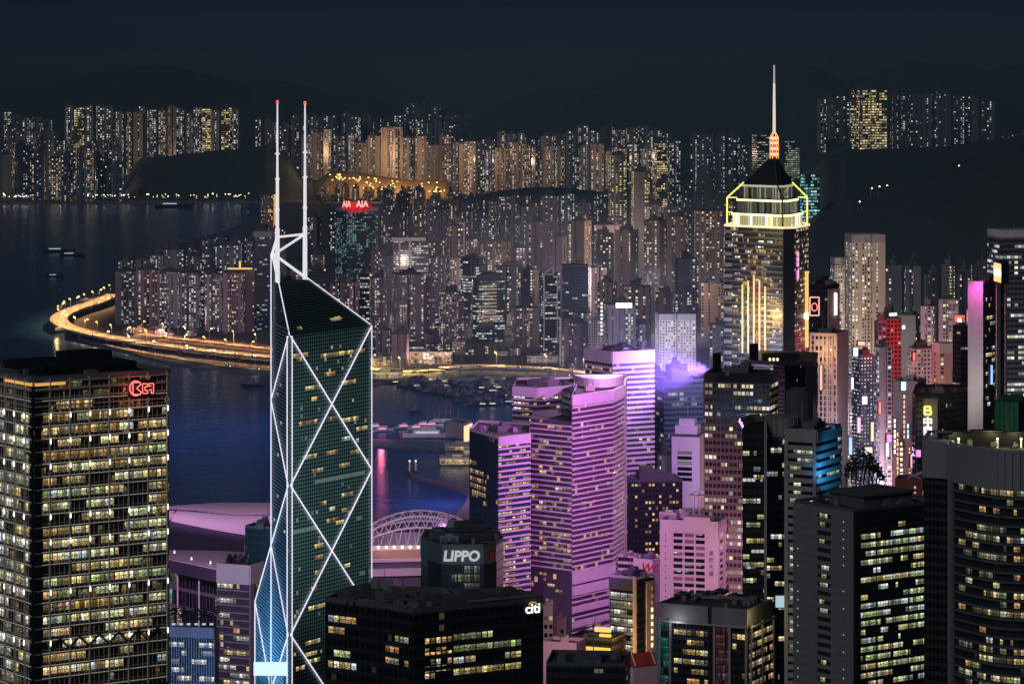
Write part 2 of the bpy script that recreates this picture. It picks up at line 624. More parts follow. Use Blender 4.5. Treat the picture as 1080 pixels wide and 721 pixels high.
# ================================================================== THE SETTING
def water_mat():
    mt, nt, b = newmat("harbour water")
    k = NT(nt)
    b.inputs['Base Color'].default_value = (.022, .080, .215, 1)
    b.inputs['Roughness'].default_value = .20
    b.inputs['IOR'].default_value = 1.33
    v = k.objpos()
    n1 = k.noise(.035, v, 4.0)
    n2 = k.noise(.22, v, 3.0)
    bp = nt.nodes.new("ShaderNodeBump")
    bp.inputs['Strength'].default_value = .55
    bp.inputs['Distance'].default_value = 2.0
    nt.links.new(k.m('ADD', n1, k.m('MULTIPLY', n2, .35)), bp.inputs['Height'])
    nt.links.new(bp.outputs[0], b.inputs['Normal'])
    return mt
M['water'] = water_mat()

def forest_mat(name, c):
    mt, nt, b = newmat(name)
    k = NT(nt)
    v = k.objpos()
    n1 = k.noise(.01, v, 6.0)
    n2 = k.noise(.06, v, 4.0)
    f = k.m('ADD', k.m('MULTIPLY', n1, .8), k.m('MULTIPLY', n2, .7))
    nt.links.new(k.mix(f, (c[0]*.3, c[1]*.3, c[2]*.3), (c[0]*1.4, c[1]*1.4, c[2]*1.4)), b.inputs['Base Color'])
    b.inputs['Roughness'].default_value = .95
    return mt
M['forest'] = forest_mat("wooded hillside", (.032, .048, .036))
M['ramp'] = solid('hillside roads and verges', (.075, .068, .06), .9, var=.9, scale=.02)
M['asphalt'] = solid('asphalt', (.055, .053, .052), .85, var=.3, scale=.05)
M['deck'] = solid('concrete road deck', (.20, .185, .17), .85, var=.3, scale=.03)
M['land'] = solid('paved ground', (.085, .082, .080), .9, var=.6, scale=.02)
M['seawall'] = solid('seawall stone', (.16, .15, .14), .9)
M['kerbstone'] = solid('kerbstone', (.3, .29, .28), .85)

mb = MB()
mb.face([(-5500, 200, 0), (5500, 200, 0), (5500, 28500, 0), (-5500, 28500, 0)])
struct('water', mb, M['water'])

ISLAND = [(-900, 300), (-900, 2350)] + [G(*p, 3) for p in ((140, 622), (290, 616), (395, 604), (452, 574), (478, 545), (492, 528), (500, 480), (545, 458),
          (617, 440), (645, 404), (640, 394), (560, 392), (500, 390), (470, 393), (430, 399), (392, 403), (285, 394), (200, 385), (160, 377),
          (110, 364), (72, 351), (58, 336), (66, 326), (92, 316), (118, 306), (119, 291), (170, 264), (240, 242), (282, 226))] + \
         [(-560, 8060), (-300, 8100), (5000, 8100), (5000, 300)]
ISLAND = list(reversed(ISLAND))
mb = MB()
mb.prism(ISLAND, -4, 3, m=1, mt=0)
struct('ground', mb, [M['land'], M['seawall']])
mb = MB()
mb.prism([(-5000, 8101), (-1400, 8070), (-560, 8110), (5000, 8110), (5000, 23000), (-5000, 23000)], -4, 3, m=1, mt=0)
struct('far_shore_ground', mb, [M['land'], M['seawall']])

def poly_at(pts, x):
    if x <= pts[0][0]: return pts[0][1]
    for (a, b), (c, d) in zip(pts, pts[1:]):
        if x <= c:
            return b + (d - b) * (x - a) / (c - a)
    return pts[-1][1]

def frac1(x, seed, octs=5):
    r = 0; a = 1.0; f = 1.0
    for o in range(octs):
        i = math.floor(x * f)
        t = x * f - i
        t = t * t * (3 - 2 * t)
        h = lambda n: (math.sin((n + seed * 17.3 + o * 91.7) * 127.1) * 43758.5453) % 1.0
        r += a * (h(i) + (h(i + 1) - h(i)) * t - .5)
        a *= .5; f *= 2
    return r

def hill(name, pts, Yr, Yf, seed=1, amp=1.5, foot=3.0, step=4):
    """a wooded ridge whose skyline follows surveyed bearings, at its true distance"""
    mb = MB()
    xs = list(range(int(pts[0][0]), int(pts[-1][0]) + 1, step))
    rows = [(0, Yf), (.12, Yf + (Yr - Yf) * .12), (.34, Yf + (Yr - Yf) * .28), (.56, Yf + (Yr - Yf) * .48), (.78, Yf + (Yr - Yf) * .70), (.94, Yf + (Yr - Yf) * .88), (1.0, Yr), (.7, Yr + (Yr - Yf) * .5), (0, Yr + (Yr - Yf))]
    grid = []
    for j, (h, Y) in enumerate(rows):
        row = []
        for x in xs:
            zr = gz(poly_at(pts, x) + amp * frac1(x / 22.0, seed), Yr)
            z = foot + (zr - foot) * h
            if 0 < j < 8 and j != 6:
                z += (zr - foot) * .07 * frac1(x / 75.0 + j * 3.3, seed + j, 3)
            row.append((gx(x, Y), Y, max(z, foot - 6 if h == 0 else foot)))
        grid.append(row)
    for j in range(len(rows) - 1):
        for i in range(len(xs) - 1):
            mb.face([grid[j][i], grid[j][i+1], grid[j+1][i+1], grid[j+1][i]])
    o = struct(name, mb, M['forest'])
    for p in o.data.polygons: p.use_smooth = True
    return o

hill('distant_ridge_hills', [(-60, 62), (60, 58), (200, 55), (330, 63), (430, 58), (560, 48), (700, 56), (790, 50), (860, 60), (960, 46), (1140, 42)], 23500, 18000, 3, 3.0)
hill('left_back_hill', [(-60, 100), (0, 95), (50, 88), (100, 76), (150, 69), (185, 70), (230, 83), (262, 88), (300, 87), (345, 97), (390, 101), (430, 113), (480, 128)], 11200, 9600, 5, 2.0)
hill('middle_back_hill', [(400, 134), (470, 134), (490, 138), (512, 120), (545, 103), (575, 96), (610, 94), (650, 106), (690, 122), (730, 134), (790, 150), (860, 160)], 10600, 9300, 7, 2.0)
hill('right_back_hill', [(560, 118), (640, 84), (700, 70), (760, 78), (840, 66), (900, 84), (960, 64), (1040, 74), (1140, 58)], 13500, 11000, 8, 2.5)
hill('left_shore_hill', [(112, 210), (128, 200), (146, 167), (190, 163), (240, 158), (280, 153), (304, 162), (318, 186), (350, 192), (378, 204), (400, 209)], 8650, 8180, 11, 1.2)
hill('terrace_hill', [(845, 152), (862, 131), (900, 129), (940, 150), (1000, 150), (1050, 146), (1100, 140)], 9200, 8300, 12, 1.0)
hill('park_hill', [(470, 212), (500, 207), (530, 200), (570, 197), (620, 200), (670, 207), (700, 213)], 7300, 6700, 13, 1.4)
hill('right_hill', [(792, 246), (812, 212), (832, 192), (855, 180), (870, 166), (892, 159), (940, 157), (985, 156), (1030, 150), (1080, 142), (1150, 138)], 5300, 3700, 15, 1.6)
hill('right_spur_hill', [(838, 245), (860, 226), (900, 210), (960, 195), (1020, 183), (1090, 168), (1150, 160)], 4300, 3600, 16, 1.6)

# ------------------------------------------------------------------ coast roads
def strip(pts, w0, w1, z0, z1=None):
    """offsets along a polyline; returns left and right lines"""
    L, R = [], []
    for i, p in enumerate(pts):
        a = pts[max(0, i - 1)]
        b = pts[min(len(pts) - 1, i + 1)]
        dx, dy = b[0] - a[0], b[1] - a[1]
        l = hypot(dx, dy) or 1
        nx, ny = -dy / l, dx / l
        L.append((p[0] + nx * w0, p[1] + ny * w0))
        R.append((p[0] + nx * w1, p[1] + ny * w1))
    return L, R

def smooth(pts, n=5):
    out = []
    for i in range(len(pts) - 1):
        p0 = pts[max(0, i - 1)]; p1 = pts[i]; p2 = pts[i + 1]; p3 = pts[min(len(pts) - 1, i + 2)]
        for k in range(n):
            t = k / n
            out.append(tuple(.5 * ((2 * p1[j]) + (-p0[j] + p2[j]) * t + (2*p0[j] - 5*p1[j] + 4*p2[j] - p3[j]) * t*t + (-p0[j] + 3*p1[j] - 3*p2[j] + p3[j]) * t**3) for j in range(2)))
    out.append(pts[-1])
    return out

def road(name, px, z, w, elevated=True, lanes=True):
    """deck, parapets, piers and painted lines along bearings on the ground"""
    line = smooth([G(x, y, z) for x, y in px])
    mb = MB()
    L, R = strip(line, w / 2, -w / 2, z)
    for i in range(len(line) - 1):
        mb.face([(*R[i], z), (*R[i+1], z), (*L[i+1], z), (*L[i], z)], None, 0)
        if elevated:
            for S, o in ((L, 1), (R, -1)):
                a, b = S[i], S[i+1]
                q = [(*a, z - 1.8), (*b, z - 1.8), (*b, z + 1.0), (*a, z + 1.0)]
                mb.face(q if o < 0 else q[::-1], None, 1)
            mb.face([(*L[i], z - 1.8), (*L[i+1], z - 1.8), (*R[i+1], z - 1.8), (*R[i], z - 1.8)], None, 1)
    if lanes:
        for off in (-w * .25, 0, w * .25):
            A, B = strip(line, off + .25, off - .25, z)
            for i in range(0, len(line) - 1):
                if off and i % 2: continue
                mb.face([(*B[i], z + .006), (*B[i+1], z + .006), (*A[i+1], z + .006), (*A[i], z + .006)], None, 2)
    struct(name, mb, [M['deck'], M['kerbstone'], M['white']])
    if elevated:
        mb = MB()
        for i in range(0, len(line) - 1, 3):
            p = line[i]
            mb.box((p[0], p[1], -3), (3, w * .5, z + 1.2))
        struct(name + '_supports', mb, M['kerbstone'])
    return line

LINE1 = road('coastal_road', [(122, 310), (100, 319), (78, 326), (63, 334), (66, 342), (90, 350), (130, 358), (180, 365), (230, 371), (290, 377), (360, 384)], 11, 24)
LINE2 = road('shore_road', [(112, 363), (150, 371), (190, 378), (240, 386), (290, 391), (350, 399)], 4.2, 12, False)
LINE3 = road('inner_road', [(150, 352), (190, 357), (230, 361), (290, 368), (350, 374)], 4.4, 20, False)
LINE4 = road('flyover_road', [(468, 388), (500, 386), (540, 387), (580, 389), (625, 394), (680, 402)], 12, 20)
LINE5 = road('waterfront_road', [(380, 386), (410, 391), (440, 391), (470, 389)], 4.5, 16, False)

# ------------------------------------------------------------------ street lamps: every one a thing, its lamp gives the light round it
lamp_proto = None
def make_lamp(name, glowmat, h=10):
    t = thing(name, 'lamp', 'street lamp', (0, 0, 0))
    mb = MB(); mb.tube((0, 0, 0), (0, 0, h), .16, 6, .1); mb.build('pole', M['steel'], t)
    mb = MB(); mb.tube((0, 0, h), (1.8, 0, h + .4), .09, 5); mb.build('arm', M['steel'], t)
    mb = MB(); mb.tube((1.1, 0, h + .25), (2.3, 0, h + .35), .42, 6); mb.build('lamp_head', glowmat, t)
    return t
M['lamp_amber'] = glow('amber street lamp', (1.0, .52, .14), 7.0)
M['lamp_white'] = glow('white street lamp', (1.0, .93, .80), 7.0)
lampA = make_lamp('street_lamp', M['lamp_amber'])
lampW = make_lamp('street_lamp', M['lamp_white'])
index_kids(lampA, lampW)
used_lamp = {'a': False, 'w': False}
def put_lamp(x, y, z, rz, kind, label, group, s=1.0):
    src = lampA if kind == 'a' else lampW
    if not used_lamp[kind]:
        used_lamp[kind] = True
        o = src
    else:
        o = copy_tree(src)
    o.location = (x, y, z)
    o.rotation_euler = (0, 0, rz)
    o.scale = (s, s, s)
    tag(o, label, 'street lamp', group)
    return o

def lamps_along(line, every, z, kind, label, group, energy, color, light_every=1, off=0.0, s=1.6):
    d = 0; n = 0
    prev = line[0]
    for p in line:
        d += hypot(p[0] - prev[0], p[1] - prev[1])
        if d >= every or p is line[0]:
            d = 0
            dx, dy = p[0] - prev[0], p[1] - prev[1]
            l = hypot(dx, dy) or 1
            x, y = p[0] - dy / l * off, p[1] + dx / l * off
            put_lamp(x, y, z, n * 2.1, kind, label, group, s)
            if n % light_every == 0:
                bounce('street_lamp_light', 'SPOT', (x, y, z + 15.5), energy, color, .8, (x, y, z), 150, .25)
            n += 1
        prev = p
def dense(line, step):
    out = [line[0]]
    for a, b in zip(line, line[1:]):
        n = max(1, int(hypot(b[0]-a[0], b[1]-a[1]) / step))
        out += [lerp(a, b, (i + 1) / n) for i in range(n)]
    return out
OR = (1.0, .50, .18)
lamps_along(dense(LINE1, 5), 42, 11, 'a', 'amber street lamp on the curving elevated road above the dark water', 'street lamps on the coastal road', 105000, OR)
lamps_along(dense(LINE3, 5), 48, 4.4, 'a', 'amber street lamp on the inner road below the slab towers', 'street lamps on the inner road', 100000, (1.0, .42, .16))
lamps_along(dense(LINE2, 5), 75, 4.2, 'w', 'pale street lamp on the low shore road beside the water', 'street lamps on the shore road', 9000, (1.0, .72, .5))
lamps_along(dense(LINE4, 5), 60, 12, 'a', 'amber street lamp on the flyover behind the boat shelter', 'street lamps on the flyover', 130000, (1.0, .62, .28))
lamps_along(dense(LINE5, 5), 36, 4.5, 'a', 'yellow street lamp on the waterfront road right of the braced tower', 'street lamps on the waterfront road', 160000, (1.0, .72, .22))

rg = random.Random(4)
for i in range(60):                                   # the bright junction on the far shore
    t = rg.random()
    px = 352 + t * 118 + rg.uniform(-4, 4)
    py = (187 + t * 9 + rg.uniform(-3, 9)) if t > .15 else 186 + rg.uniform(-3, 4)
    Y = 8150 - rg.random() * 20
    z = gz(py, Y)
    put_lamp(gx(px, Y), Y - 20, max(3, z - 24), rg.random() * 6, 'a', 'amber lamp at the bright road junction below the far towers', 'lamps of the far road junction', 2.4)
mb = MB()
JX = [(330, 199), (352, 186), (380, 189), (410, 194), (440, 197), (470, 197), (485, 205)]
pts_t = [P(x, y - 7, 8300) for x, y in JX]
pts_b = [P(x, 210, 8120) for x, y in JX]
for i in range(len(JX) - 1):
    mb.face([pts_b[i], pts_b[i+1], pts_t[i+1], pts_t[i]])
struct('junction_ramp_road', mb, M['ramp'])
for px, py, e in ((365, 186, 4.5e5), (385, 190, 6e5), (405, 192, 9e5), (425, 193, 9e5), (447, 192, 6e5), (462, 196, 4e5)):
    x, y, z = P(px, py, 8190)
    bounce('junction_light', 'SPOT', (x, y - 25, z + 45), e * .8, (1.0, .44, .11), 4, (x, y, 0), 150, .4)

lamp_spots = []
for i in range(80):                                   # quay lights along the far shore
    px = rg.choice([rg.uniform(0, 30), rg.uniform(90, 130), rg.uniform(130, 190), rg.uniform(150, 190), rg.uniform(200, 272), rg.uniform(205, 255)])
    put_lamp(gx(px, 8085), 8085 + rg.uniform(0, 60), 3, rg.random() * 6, rg.choice('aww'), 'small quay lamp along the far shore left of the masts', 'quay lamps on the far shore', rg.uniform(1.0, 1.9))

# ------------------------------------------------------------------ city glow: the lamps of the lit streets between the towers
def street_glow(px, py, Y, e, c, r=6):
    x, y, z = P(px, py, Y)
    bounce('street_glow', 'POINT', (x, y, z), e, c, r)
for px, Y, z, e, c in (
    (400, 4020, 30, 6e5, (1, .62, .3)), (440, 3990, 26, 7e5, (1, .6, .3)), (480, 4000, 30, 4e5, (1, .62, .38)), (530, 3980, 40, 5e5, (1, .62, .45)),
    (565, 3960, 40, 5e5, (1, .6, .42)), (640, 3700, 60, 5e5, (.85, .72, 1)), (705, 3500, 60, 8e5, (.72, .66, 1)), (745, 3300, 60, 8e5, (.66, .62, 1)),
    (430, 4700, 60, 9e5, (1, .62, .42)), (520, 4650, 60, 9e5, (.9, .7, .6)), (600, 4500, 70, 9e5, (1, .7, .5)), (690, 4400, 80, 9e5, (1, .75, .5)),
    (560, 5200, 80, 9e5, (1, .7, .45)), (680, 5100, 90, 9e5, (1, .7, .45)), (180, 4380, 30, 5e5, (1, .6, .45)), (250, 4250, 30, 5e5, (1, .6, .45)),
    (60, 8330, 50, 7e5, (1, .6, .4)), (25, 8330, 60, 7e5, (1, .6, .4)), (110, 8330, 40, 5e5, (1, .6, .4)),
    (110, 8720, 120, 1.0e6, (1, .72, .5)), (200, 8800, 90, 8e5, (1, .72, .5)), (340, 8500, 110, 1.6e6, (1, .66, .36)), (400, 8480, 100, 2.2e6, (1, .64, .32)),
    (450, 8480, 100, 2.0e6, (1, .64, .34)), (500, 8420, 90, 1.2e6, (1, .68, .42)), (560, 8420, 90, 1.2e6, (1, .68, .42)), (630, 8420, 90, 1.2e6, (1, .66, .4)), (690, 8420, 100, 1e6, (1, .7, .45)),
    (905, 2500, 40, 2.5e5, (1, .72, .7)), (925, 2350, 60, 2.5e5, (1, .8, .85)), (950, 2300, 60, 3e5, (1, .7, .6)), (880, 2500, 70, 3e5, (1, .75, .75)),
    (985, 2650, 60, 4e5, (1, .55, .5)), (930, 2800, 60, 5e5, (1, .72, .6)), (1000, 2900, 60, 6e5, (1, .65, .6)), (1060, 2500, 60, 4e5, (.8, .8, 1)), (900, 3000, 70, 6e5, (1, .85, .65)),
):
    if 3200 < Y < 8000: c = lerp(c, (.78, .72, 1.0), .22)
    e *= .13 if Y > 8000 else .55 if Y > 3200 else .65
    if Y in (4020, 3990, 4000, 3980, 3960, 4380, 4250):
        e *= .55      # street glow as added fill spots, aimed inland and up the towers
        bounce('quay_fill', 'SPOT', (gx(px, Y), Y, 8), e * .8, c, 3, (gx(px, Y), Y + 120, 62), 110, .8)
    else:
        bounce('street_glow', 'POINT', (gx(px, Y), Y, z), e, c, 6)

# ------------------------------------------------------------------ traffic on the coast roads
M['car_paint'] = solid('dark car paint', (.10, .10, .12), .3)
M['car_glass'] = solid('car glass', (.02, .02, .025), .1)
M['head_light'] = glow('car headlamp', (1, .95, .82), 6.0)
M['tail_light'] = glow('car tail lamp', (1, .05, .03), 4.0)
def make_car():
    t = thing('car', 'car', 'car', (0, 0, 0))
    mb = MB()
    prof = [(-2.2, .35), (2.2, .35), (2.25, .75), (1.2, .95), (-2.2, .98)]
    for s in (-.85, .85): mb.face([(x, s, z) for x, z in (prof if s < 0 else prof[::-1])])
    for (x0, z0), (x1, z1) in zip(prof, prof[1:] + prof[:1]): mb.face([(x1, -.85, z1), (x0, -.85, z0), (x0, .85, z0), (x1, .85, z1)])
    mb.build('body', M['car_paint'], t)
    mb = MB(); cab = [(-1.8, .97), (1.1, .96), (.5, 1.45), (-1.3, 1.45)]
    for s in (-.75, .75): mb.face([(x, s, z) for x, z in (cab if s < 0 else cab[::-1])])
    for (x0, z0), (x1, z1) in zip(cab, cab[1:] + cab[:1]): mb.face([(x1, -.75, z1), (x0, -.75, z0), (x0, .75, z0), (x1, .75, z1)])
    mb.build('cabin', M['car_glass'], t)
    for s in (-.6, .6):
        mb = MB(); mb.tube((2.2, s, .62), (2.34, s, .62), .26, 6); mb.build('headlight', M['head_light'], t)
        mb = MB(); mb.tube((-2.2, s, .72), (-2.32, s, .72), .22, 6); mb.build('tail_light', M['tail_light'], t)
        for x in (-1.35, 1.35):
            mb = MB(); mb.tube((x, s * 1.15, .34), (x, s * 1.45, .34), .34, 10); mb.build('wheel', M['black'], t)
    return t
car0 = make_car(); index_kids(car0)
first_car = True
q = random.Random(41)
for line, z, w, n, where in ((LINE1, 11.01, 24, 44, 'the curving elevated coastal road'), (LINE4, 12.01, 20, 22, 'the flyover behind the boat shelter'), (LINE2, 4.21, 12, 12, 'the low shore road beside the water')):
    dl = dense(line, 4)
    for i in range(n):
        j = q.randrange(2, len(dl) - 2); a, b2 = dl[j - 1], dl[j + 1]
        lane = q.choice((-.36, -.13, .13, .36)) * w
        dx, dy = b2[0] - a[0], b2[1] - a[1]; l = hypot(dx, dy) or 1
        o = car0 if first_car else copy_tree(car0)
        first_car = False
        o.location = (dl[j][0] - dy / l * lane, dl[j][1] + dx / l * lane, z)
        o.rotation_euler = (0, 0, atan2(dy, dx) + (pi if lane > 0 else 0))
        tag(o, 'small car with lit lamps driving on ' + where, 'car', 'cars on ' + where)
for px, py, Y in ((905, 213, 4150), (918, 199, 4260), (926, 197, 4260), (934, 196, 4260), (962, 206, 4230), (1010, 175, 4900)):
    x, y, z = P(px, py, Y)
    put_lamp(x, y, z - 12, 0, 'w', 'lone pale lamp among the trees of the dark right hill', 'lamps on the right hill', 1.2)
# ================================================================== LANDMARKS
M['glass_grid'] = cells('dark curtain wall', (.05, .055, .06), p=.05, s=.35, rect=(.05, .95, .08, .95), run=3, wrough=.4, glass=(.010, .013, .017), dim=.010)
M['glass_dim'] = cells('office glass with dim rooms', (.04, .042, .045), p=.16, c1=(.8, .7, .35), c2=(.7, .75, .5), s=.28, rect=(.04, .96, .3, .96), run=2, interior=True, glass=(.010, .012, .014), dim=.018)
M['glass_gold'] = cells('glass with painted bronze reflections', (.05, .045, .04), p=.22, c1=AMBER, c2=(.75, .62, .2), c3=(.6, .75, .4), s=.26, rect=(.04, .96, .3, .96), run=3, interior=True, glass=(.011, .011, .011), dim=.015)  # bronze reflections painted as glowing cells
M['rail'] = solid('brushed steel rail', (.62, .58, .52), .5, .0, var=.2)
M['line_glow'] = glow('pale rail glow', (1, .93, .78), .34)
M['room_hot'] = room('rooms brightly lit', (1, .70, .26), (1, .86, .42), PALE, 1.35)
M['room_hot2'] = room('rooms brightly lit green', (.84, .94, .46), (1, .94, .58), COOL, 1.2)
M['gold_reflect'] = room('gold reflection cells', (1, .55, .08), (1, .7, .15), AMBER, .9)  # glowing cells stand in for gold reflections on glass
M['led_gold_dim'] = glow('gold soffit light', (1.0, .52, .12), .75)
M['led_hot2'] = glow('white facade lamp', (1.0, .96, .88), 3.0)
M['brace_glass'] = cells('braced tower glass', (.24, .32, .32), p=.012, c1=WARM, c2=PALE, s=.35, rect=(.09, .91, .12, .90), glass=(.015, .046, .047), clump=0, grough=.25, dim=.004, wrough=.5)
M['brace_side'] = cells('braced tower side glass', (.06, .10, .11), p=.01, s=.3, rect=(.04, .96, .22, .97), glass=(.020, .045, .06), clump=0, grough=.35, wrough=.5)
M['brace_roof'] = cells('sloped roof glass', (.15, .22, .20), p=.018, c1=WARM, c2=PALE, s=.3, rect=(.05, .95, .08, .94), glass=(.007, .014, .014), clump=0, run=5)
M['pale_rail'] = solid('pale aluminium rail', (.50, .56, .60), .45, .2)
M['mast_white'] = glow('glowing white mast', (.95, .93, .98), .80)  # floodlighting put into masts and roof frame as emission
M['panel_ice'] = glow('icy white light band', (.60, .82, 1.0), 1.25)
M['room_dim'] = glow('dim grey office', (.5, .62, .62), .10)
M['panel_orange2'] = glow('orange sign arc', (1.0, .5, .08), .8)
M['glass_black'] = cells('black granite and glass', (.018, .019, .021), p=.05, c1=(.5, .55, .4), c2=WARM, s=.10, rect=(.1, .9, .3, .85), run=2, glass=(.006, .007, .009), dim=.003)
M['room_cellar'] = room('rooms dim olive', (.55, .6, .35), (.7, .65, .4), PALE, .3)
M['glass_teal'] = cells('teal tinted glass', (.03, .045, .05), p=.05, s=.2, rect=(.06, .94, .1, .94), glass=(.02, .032, .038), grough=.3, run=2)
M['slate'] = solid('slate blue panel', (.10, .12, .13), .6)
M['room_grid'] = room('rooms behind grid', (.45, .55, .48), (.75, .85, .6), COOL, .26)
M['violet_band'] = solid('white spandrel panel', (.64, .60, .64), .5, var=.12, scale=.25)
M['pp_glass'] = cells('hotel glass', (.10, .09, .10), p=.07, c1=AMBER, c2=WARM, c3=PALE, s=.5, rect=(.08, .92, .0, 1.0), glass=(.075, .05, .09), grough=.45, clump=1.4, dim=.01)
M['pp_glass_blue'] = cells('blue mirror glass', (.03, .035, .05), p=.07, c1=AMBER, c2=WARM, c3=PALE, s=.35, rect=(.04, .96, .25, .98), glass=(.03, .06, .10), grough=.16, run=3)
M['pink_shut'] = solid('tinted window', (.22, .12, .13), .5)
M['blue_paint'] = solid('grey blue painted characters', (.14, .17, .28), .6)
M['teal_cells'] = cells('teal glass corner', (.03, .10, .10), p=.9, c1=(.05, .5, .5), c2=(.1, .7, .65), c3=(.3, .9, .9), s=.20, rect=(.1, .9, .08, .92), interior=True, clump=0)
M['red_cells'] = cells('reddish glass corner', (.10, .03, .03), p=.9, c1=(.5, .10, .12), c2=(.45, .2, .22), c3=(.6, .6, .6), s=.20, rect=(.1, .9, .08, .92), interior=True, clump=0)
M['dim_light'] = glow('small wall light', (.9, .9, .85), .5)
M['lamp_roof'] = glow('yellow roof lamp', (1, .92, .45), 1.6)
M['crown_grey'] = solid('ribbed grey cladding', (.25, .25, .27), .7, var=.12)
M['band_grey'] = solid('dull grey spandrel', (.12, .12, .125), .7)
M['plaza_glass'] = cells('plaza glass', (.06, .06, .065), p=.22, c1=AMBER, c2=(1, .8, .4), c3=COOL, s=.55, rect=(.12, .88, .3, .9), glass=(.03, .03, .036), run=2, clump=1.8, grough=.4)  # amber lit cells also stand for golden reflections
M['plaza_band'] = solid('pale grey spandrel', (.12, .12, .125), .4)
M['silver'] = solid('silver balcony edge', (.26, .27, .31), .5)
M['panel_ledge'] = glow('lit ledge', (1, .85, .45), 1.0)
M['tier_lit'] = cells('lit crown tier', (.2, .18, .1), p=1.2, c1=(1, .85, .35), c2=(1, .92, .55), s=2.2, rect=(.10, .90, 0, 1), clump=0, glitter=.8)
M['tier_dim'] = cells('crown tier louvres', (.09, .09, .08), p=.8, c1=(.7, .75, .4), c2=(.8, .8, .6), s=.30, rect=(.2, .8, .0, 1), clump=0)
M['tier_edge'] = glow('tier edge light', (1, .90, .42), 1.9)
M['tier_edge_dim'] = glow('tier edge dim', (.85, .9, .6), .45)
M['led_orange'] = glow('orange light tube', (1, .45, .08), 1.3)
M['cage_pink'] = glow('pink cage light', (1, .45, .38), 1.6)
M['led_red_dim'] = glow('dim red light', (1, .12, .04), .45)
M['spire_warm'] = glow('glowing cream spire', (1, .80, .60), .85)  # floodlighting put into the spire as emission
M['spire_pale'] = glow('glowing pale spire', (.95, .82, .75), .42)  # the same emission, dimmer for the tip
DARKW = (.02, .021, .024)

def base_of(poly): 
    c = centre(poly)
    return (c[0], c[1], 3.0)

